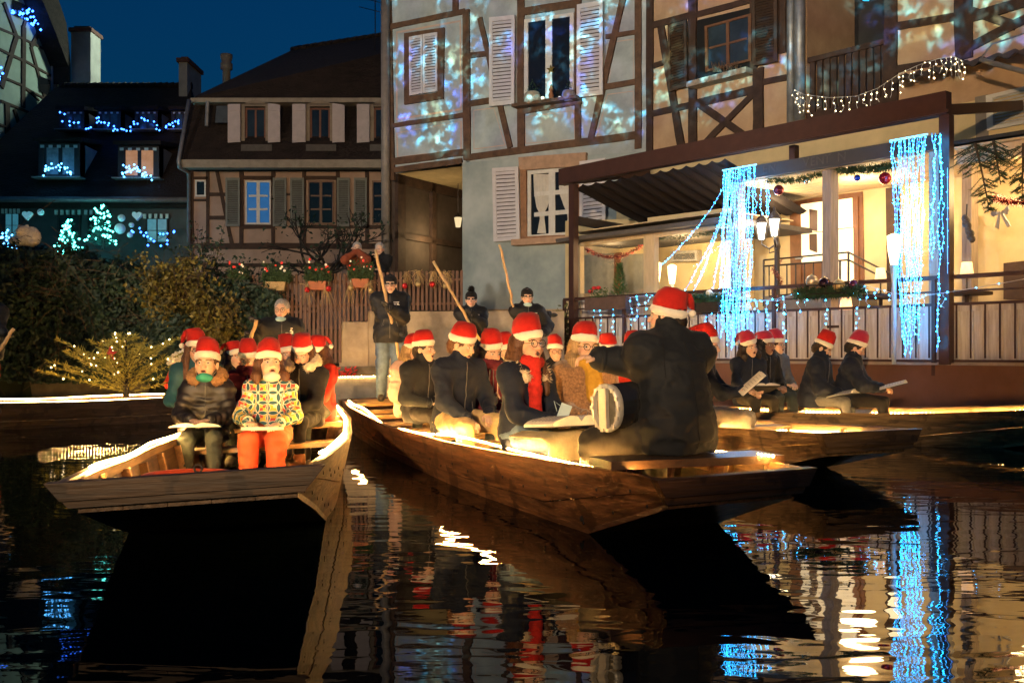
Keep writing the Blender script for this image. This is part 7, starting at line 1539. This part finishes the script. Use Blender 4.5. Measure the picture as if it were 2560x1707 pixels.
xs = np.linspace(-13, -4.0, 40); m = MB(); m.loft([[(x_, 17.55 - .2 * math.sin(x_ * 1.9), .3), (x_, 17.6, hz(x_) * .5 + .4), (x_, 17.75, hz(x_) - .12), (x_, 19.0, hz(x_) - .1), (x_, 19.0, .3)] for x_ in xs]); obj('hedge_core', m, mat('hedge_core', (.012, .016, .008), 1, .3), hed)
m = MB(); rs = random.Random(8)
for i in range(420):
    x_ = rs.uniform(-12, -4.4); z_ = rs.uniform(.9, float(hz(x_)) + .25); p = Vector((x_, 17.0 + rs.uniform(-.2, .3), z_)); d = Vector((rs.gauss(0, .35), rs.gauss(0, .1), rs.gauss(-.1, .3))); m.tube([p, p + d * .5 + Vector((0, -.05, .03)), p + d], .005, 3, False)
tag(obj('dry_vines', m, M_dry, hed), kind='stuff')
def bush(label, c, r, n, mt, seed, size=.05, name='shrub', twigs=40):
    c = Vector(c); root = thing(name, label, 'shrub', tuple(c)); rs = random.Random(seed); m = MB(); tips = []
    for i in range(twigs):
        a = rs.random() * 6.28; d = Vector((math.cos(a) * r[0] * rs.uniform(.1, 1), math.sin(a) * r[1] * rs.uniform(.1, 1), r[2] * rs.uniform(.5, 2))); m.tube([c, c + d * .5 + Vector((rs.gauss(0, .05), 0, .1)), c + d], [.012, .008, .003], 4, False); tips.append((c, c + d))
    obj('stems', m, M_dry, root)
    def fn(g, k):
        idx = g.randint(0, len(tips), k); t = g.beta(3, 1.2, k)[:, None]; a = np.array([list(q[0]) for q in tips])[idx]; b = np.array([list(q[1]) for q in tips])[idx]; p = a + (b - a) * t + g.normal(0, .07, (k, 3)); return p, g.normal(0, 1, (k, 3)) + np.array([0, -.6, .5])
    tag(obj('leaves', leafcloud(fn, n, size, seed), mt, root), kind='stuff'); return root
bush('yellow-green shrub glowing at the right end of the ivy hedge', (-5.75, 16.9, 1.5), (.8, .4, .75), 3000, M_yel, 5, .045, twigs=70)
bush('low yellow shrub hanging over the hedge beside the fence', (-5.1, 16.9, 1.2), (.6, .35, .55), 1500, M_yel, 6, .045, twigs=40)
bush('thin dark shrub with sparse leaves in front of the pink house corner', (-6.1, 19.4, 1.6), (.7, .4, 1.1), 900, M_ivy, 7, .05)
bush('dark shrub behind the first fence flower box', (-5.0, 18.6, 1.6), (.9, .4, .75), 2200, M_ivy, 12, .05)
bush('green creeper growing up the fence beside the grey-haired boatman', (-4.6, 17.45, 1.0), (.3, .1, .7), 700, mat('creeper_green', (.06, .12, .03), .6, .4, 5), 13, .04)
bush('small leafy shrub at the left end of the terrace railing', tuple(tp(1400, 1.2, .1)), (.35, .25, .55), 420, mat('pale_leaf', (.10, .11, .03), .6, .4, 5), 14, .05, twigs=16)
def bare_tree(label, base, h, seed, n_leaf):
    rs = random.Random(seed); root = thing('garden_tree', label, 'tree', tuple(base)); m = MB(); m.smooth = True; tips = []
    def grow(p, d, L, r, lv):
        q = p + d * L; mid = p.lerp(q, .5) + Vector((rs.gauss(0, .04), rs.gauss(0, .04), 0)) * L; m.tube([p, mid, q], [r, r * .85, r * .7], 6 if lv < 2 else 4, False); tips.append(q)
        if lv < 5:
            for _ in range(rs.choice((2, 3)) if lv else 4):
                nd = (d + Vector((rs.gauss(0, .65), rs.gauss(0, .5), rs.gauss(.05, .4)))).normalized(); grow(q, nd, L * rs.uniform(.6, .85), r * .62, lv + 1)
    grow(Vector(base), Vector((0.02, 0, 1)), h * .42, .11, 0); obj('trunk', m, mat('tree_bark', (.018, .014, .011), .9, .4, 6), root)
    def fn(g, k): P_ = np.array([list(t) for t in tips]); return P_[g.randint(0, len(P_), k)] + g.normal(0, .14, (k, 3)), g.normal(0, 1, (k, 3))
    tag(obj('crown', leafcloud(fn, n_leaf, .06, seed), M_ivy, root), kind='stuff')
bare_tree('dark sparse garden tree in front of the pink half-timbered house', (-4.55, 23.0, 1.5), 2.3, 17, 350)
def fir(label, base, h, rad, seed, mt, led, nled, ledr, name='christmas_tree', dens=1.0, tiers=14):
    rs = random.Random(seed); base = Vector(base); root = thing(name, label, 'christmas tree', tuple(base)); m = MB(); m.tube([base, base + Vector((0, 0, h))], [.05 * h ** .5, .008], 6); nd = MB(); spots = []
    for i in range(tiers):
        t = (i + .3) / tiers; z = h * (.06 + .92 * t); L = rad * (1 - t) ** .85 + .05
        for j in range(int(9 - 4 * t)):
            a = rs.random() * 6.28; d = Vector((math.cos(a), math.sin(a), rs.uniform(.15, .6))); Lj = L * rs.uniform(.65, 1.1); p = base + Vector((0, 0, z)); e = p + d * Lj; m.tube([p, e], [.01, .003], 4, False); spots += [p.lerp(e, f) for f in (.5, .75, .95)]
            for q in range(int(70 * dens * (Lj / rad + .25))):
                f = rs.random(); c = p.lerp(e, f); dd = (d + Vector((rs.gauss(0, .8), rs.gauss(0, .8), rs.gauss(0, .5)))).normalized() * rs.uniform(.05, .11) * h ** .3; xx = dd.orthogonal().normalized() * .008; nd.add([c - xx, c + xx, c + dd], [(0, 1, 2)])
    obj('trunk', m, mat('tree_bark', (.035, .026, .02)), root); tag(obj('needles', nd, mt, root), kind='stuff')
    for q in range(nled):
        c = rs.choice(spots) + Vector((rs.gauss(0, .03), -.03, rs.gauss(0, .03))); b = MB(); b.octa(c, ledr); obj('light_bulb', b, led, root)
    return root
M_firlit = mat('fir_golden_lit', (.40, .35, .07), .8, .4, 12)  # golden light from rope and bulbs is put into the needle colour
fir('small fir strung with warm lights standing in the dark punt', (-5.95, 15.35, .58), .95, 1.3, 31, M_firlit, M_wled, 46, .014, tiers=10, dens=2.0)
WD = Wall((0, 15.0), (1, 0)); cst = WD.p((275, 885)); tag(obj('star_ornament', star_mesh(cst, .125, WD, .05), mat('star_red', (.45, .04, .03), .5, .4, 60, emit=(1, .08, .04), es=.12)), 'red glittering star hanging above the small lit fir', 'star ornament')
M_firdark = mat('fir_teal', (.03, .09, .07), .8, .4, 12)
for lb, x, y0, y1, sd in (('smaller turquoise-lit fir at the shop front', 565, 230, 545, 41), ('taller turquoise-lit fir at the shop front', 845, 100, 470, 42)):
    a = pt(*G3(x, y0), 29.5); b = pt(*G3(x, y1), 29.5); fir(lb, b, (a.z - b.z) * 1.02, (a.z - b.z) * .36, sd, M_firdark, M_turq, 62, .040, tiers=12, dens=.7)
lamp('shopfront_light', 'POINT', tuple(pt(*G3(760, 470), 28.4)), 75, (.12, .75, .8), .3); lamp('shopfront_light', 'POINT', tuple(pt(*G3(200, 380), 28.6)), 30, (.25, .6, .8), .3)
M_deco = mat('deco_white_glow', (.6, .66, .66), .8, .1, 20, emit=(.2, .6, .65), es=.12)  # cyan emission puts the shopfront floodlight's tint into the white ornaments
def disc_shape(pts, c, s_, W, th=.12):
    m = MB(); W_n = Vector((0, -1, 0)); m.prism([c + Vector((x * s_, -th / 2, z * s_)) for x, z in pts], (0, th, 0)); return m
heart = [(16 * math.sin(t) ** 3 / 17, (13 * math.cos(t) - 5 * math.cos(2 * t) - 2 * math.cos(3 * t) - math.cos(4 * t)) / 17) for t in [2 * math.pi * i / 28 for i in range(28)]]
for i, (x, y, r, kd) in enumerate(((225, 190, 42, 'h'), (332, 165, 28, 'b'), (993, 213, 30, 'b'), (1122, 195, 42, 'h'), (980, 300, 44, 'b'), (1075, 270, 21, 'b'), (1062, 350, 24, 'b'))):
    c = pt(*G3(x, y), 29.3); rr_ = r / 3.267 / F * 29.3
    if kd == 'h': tag(obj('heart_ornament', disc_shape(heart, c, rr_, None), M_deco), 'white heart ornament ' + ('on the left of the shop front' if x < 600 else 'right of the taller lit fir'), 'ornament')
    else:
        m = MB(); m.smooth = True; m.ball(c, rr_, 12, 8); tag(obj('snowball_ornament', m, M_deco), {332: 'white ball ornament beside the left heart of the shop front', 993: 'white ball ornament just right of the taller lit fir top', 980: 'largest white ball ornament right of the taller lit fir', 1075: 'smallest white ball ornament below the right heart', 1062: 'lowest white ball ornament right of the taller lit fir'}[x], 'ornament', 'white ball ornaments')
# blue strings on dormers, gable and shop
def blue_cluster(label, cv, pts, Y, n, r, led, spread, W=None, k=.15):
    rs = random.Random(int(pts[0][0])); P3 = [(W.p(cv(*q), k) if W else pt(*cv(*q), Y)) for q in pts]; root = thing('string_lights', label, 'string lights', tuple(P3[0])); w = MB(); w.tube(P3, .008, 4, False); obj('cable', w, M_iron, root)
    for i in range(n):
        t = i / max(1, n - 1) * (len(P3) - 1); kx = min(int(t), len(P3) - 2); c = P3[kx].lerp(P3[kx + 1], t - kx) + Vector((rs.gauss(0, spread), rs.gauss(0, .03), rs.gauss(0, spread))); b = MB(); b.octa(c, r); obj('light_bulb', b, led, root)
M_bl2 = emat('led_azure', (.08, .42, 1.0), 12.0)
blue_cluster('blue light string looping across the four small dormers', C1, [(352, 700), (400, 730), (480, 745), (560, 745), (590, 715), (640, 740), (690, 765), (740, 778), (790, 758), (830, 720), (890, 728), (960, 765), (1010, 750), (1040, 705), (1090, 735)], 33.0, 52, .034, M_blue, .07)
blue_cluster('pale blue lights on the sill of the first large dormer', C1, [(262, 1030), (290, 1000), (340, 990), (400, 1000), (440, 1020)], 31.3, 24, .034, M_bl2, .07); blue_cluster('pale blue lights on the sill of the lit large dormer', C1, [(730, 1045), (765, 980), (800, 1010), (850, 1025), (885, 1050)], 31.3, 34, .034, M_bl2, .08)
blue_cluster('blue lights on the pale green gable window box', C1, [(70, 70), (120, 90), (175, 80), (170, 120), (220, 155)], 0, 26, .05, M_blue, .10, H1); blue_cluster('blue lights at the left edge of the pale green gable', C1, [(-10, 430), (12, 450), (5, 470)], 0, 8, .05, M_blue, .1, H1)
blue_cluster('blue lights in the shrub right of the shop front', G3, [(1130, 290), (1180, 330), (1190, 400), (1300, 385), (1385, 335), (1340, 420)], 29.0, 18, .036, M_blue, .12); blue_cluster('blue lights at the left picture edge behind the hedge', G3, [(-20, 380), (30, 370), (60, 365), (20, 410), (90, 430)], 22.0, 20, .03, M_bl2, .1)
# plush bears on the hedge, santa figure in the dark punt
def voxthing(name, label, cat, prims, h, parts_mat, lo, hi):
    V = Vox(lo, hi, h)
    for p in prims: (V.ell(*p[1:]) if p[0] == 'e' else V.cone(*p[1:]))
    return V
cb0 = pt(*G3(215, 440), 17.6); V = Vox(list(cb0 - Vector((.5, .4, .1))), list(cb0 + Vector((.5, .4, .6))), .018)
for c, r in (((.02, 0, .14), (.20, .14, .14)), ((.10, 0, .16), (.14, .13, .17)), ((-.03, -.06, .25), (.10, .09, .09)), ((-.06, -.14, .23), (.05, .05, .04)), ((.03, -.04, .34), (.03, .02, .03)), ((-.10, -.04, .33), (.03, .02, .03)), ((-.20, -.05, .09), (.075, .07, .065)), ((-.22, -.11, .07), (.04, .04, .03)), ((-.08, -.08, .05), (.10, .07, .06)), ((.15, -.08, .05), (.06, .08, .05))): V.ell(cb0 + Vector(c), r, None, .03)
tag(obj('plush_bear', vmesh('bear', V, .012, 30), mat('plush_white', (.75, .66, .52), 1, .2, 40, bump=.8, bscale=90)), 'cream plush bear with a cub sitting on top of the ivy hedge', 'plush toy')
cs0 = Vector((-5.15, 15.75, .56)); sf = thing('santa_figure', 'stuffed santa figure in a red coat seen from behind in the dark punt', 'santa figure', tuple(cs0))
V = Vox(list(cs0 - Vector((.5, .4, .05))), list(cs0 + Vector((.5, .4, 1.2))), .022); V.cone(cs0 + Vector((0, 0, .12)), cs0 + Vector((.05, 0, .55)), .24, .16, .05); V.cone(cs0 + Vector((-.12, -.05, .5)), cs0 + Vector((-.24, -.15, .2)), .08, .07, .04); V.cone(cs0 + Vector((.18, -.05, .5)), cs0 + Vector((.26, -.15, .2)), .08, .07, .04); obj('coat', vmesh('coat', V, .01, 10), FB['red'], sf)
V = Vox(list(cs0 + Vector((-.4, -.4, .4))), list(cs0 + Vector((.4, .4, 1.0))), .02); V.ell(cs0 + Vector((.06, 0, .68)), (.13, .13, .12), None, .03); V.chain([cs0 + Vector(p) for p in ((-.22, -.05, .56), (-.08, -.12, .62), (.1, -.12, .66), (.25, -.02, .64))], [.07, .085, .085, .07], .04); fo = obj('white_beard_and_hair', vmesh('beard', V, .025, 22), FB['hatwhite'], sf)
m = MB(); m.smooth = True; m.lathe(cs0 + Vector((.08, 0, .76)), [(.125, 0), (.12, .05), (.08, .11), (.03, .15)], 14); obj('hat', m, FB['hatred'], sf)
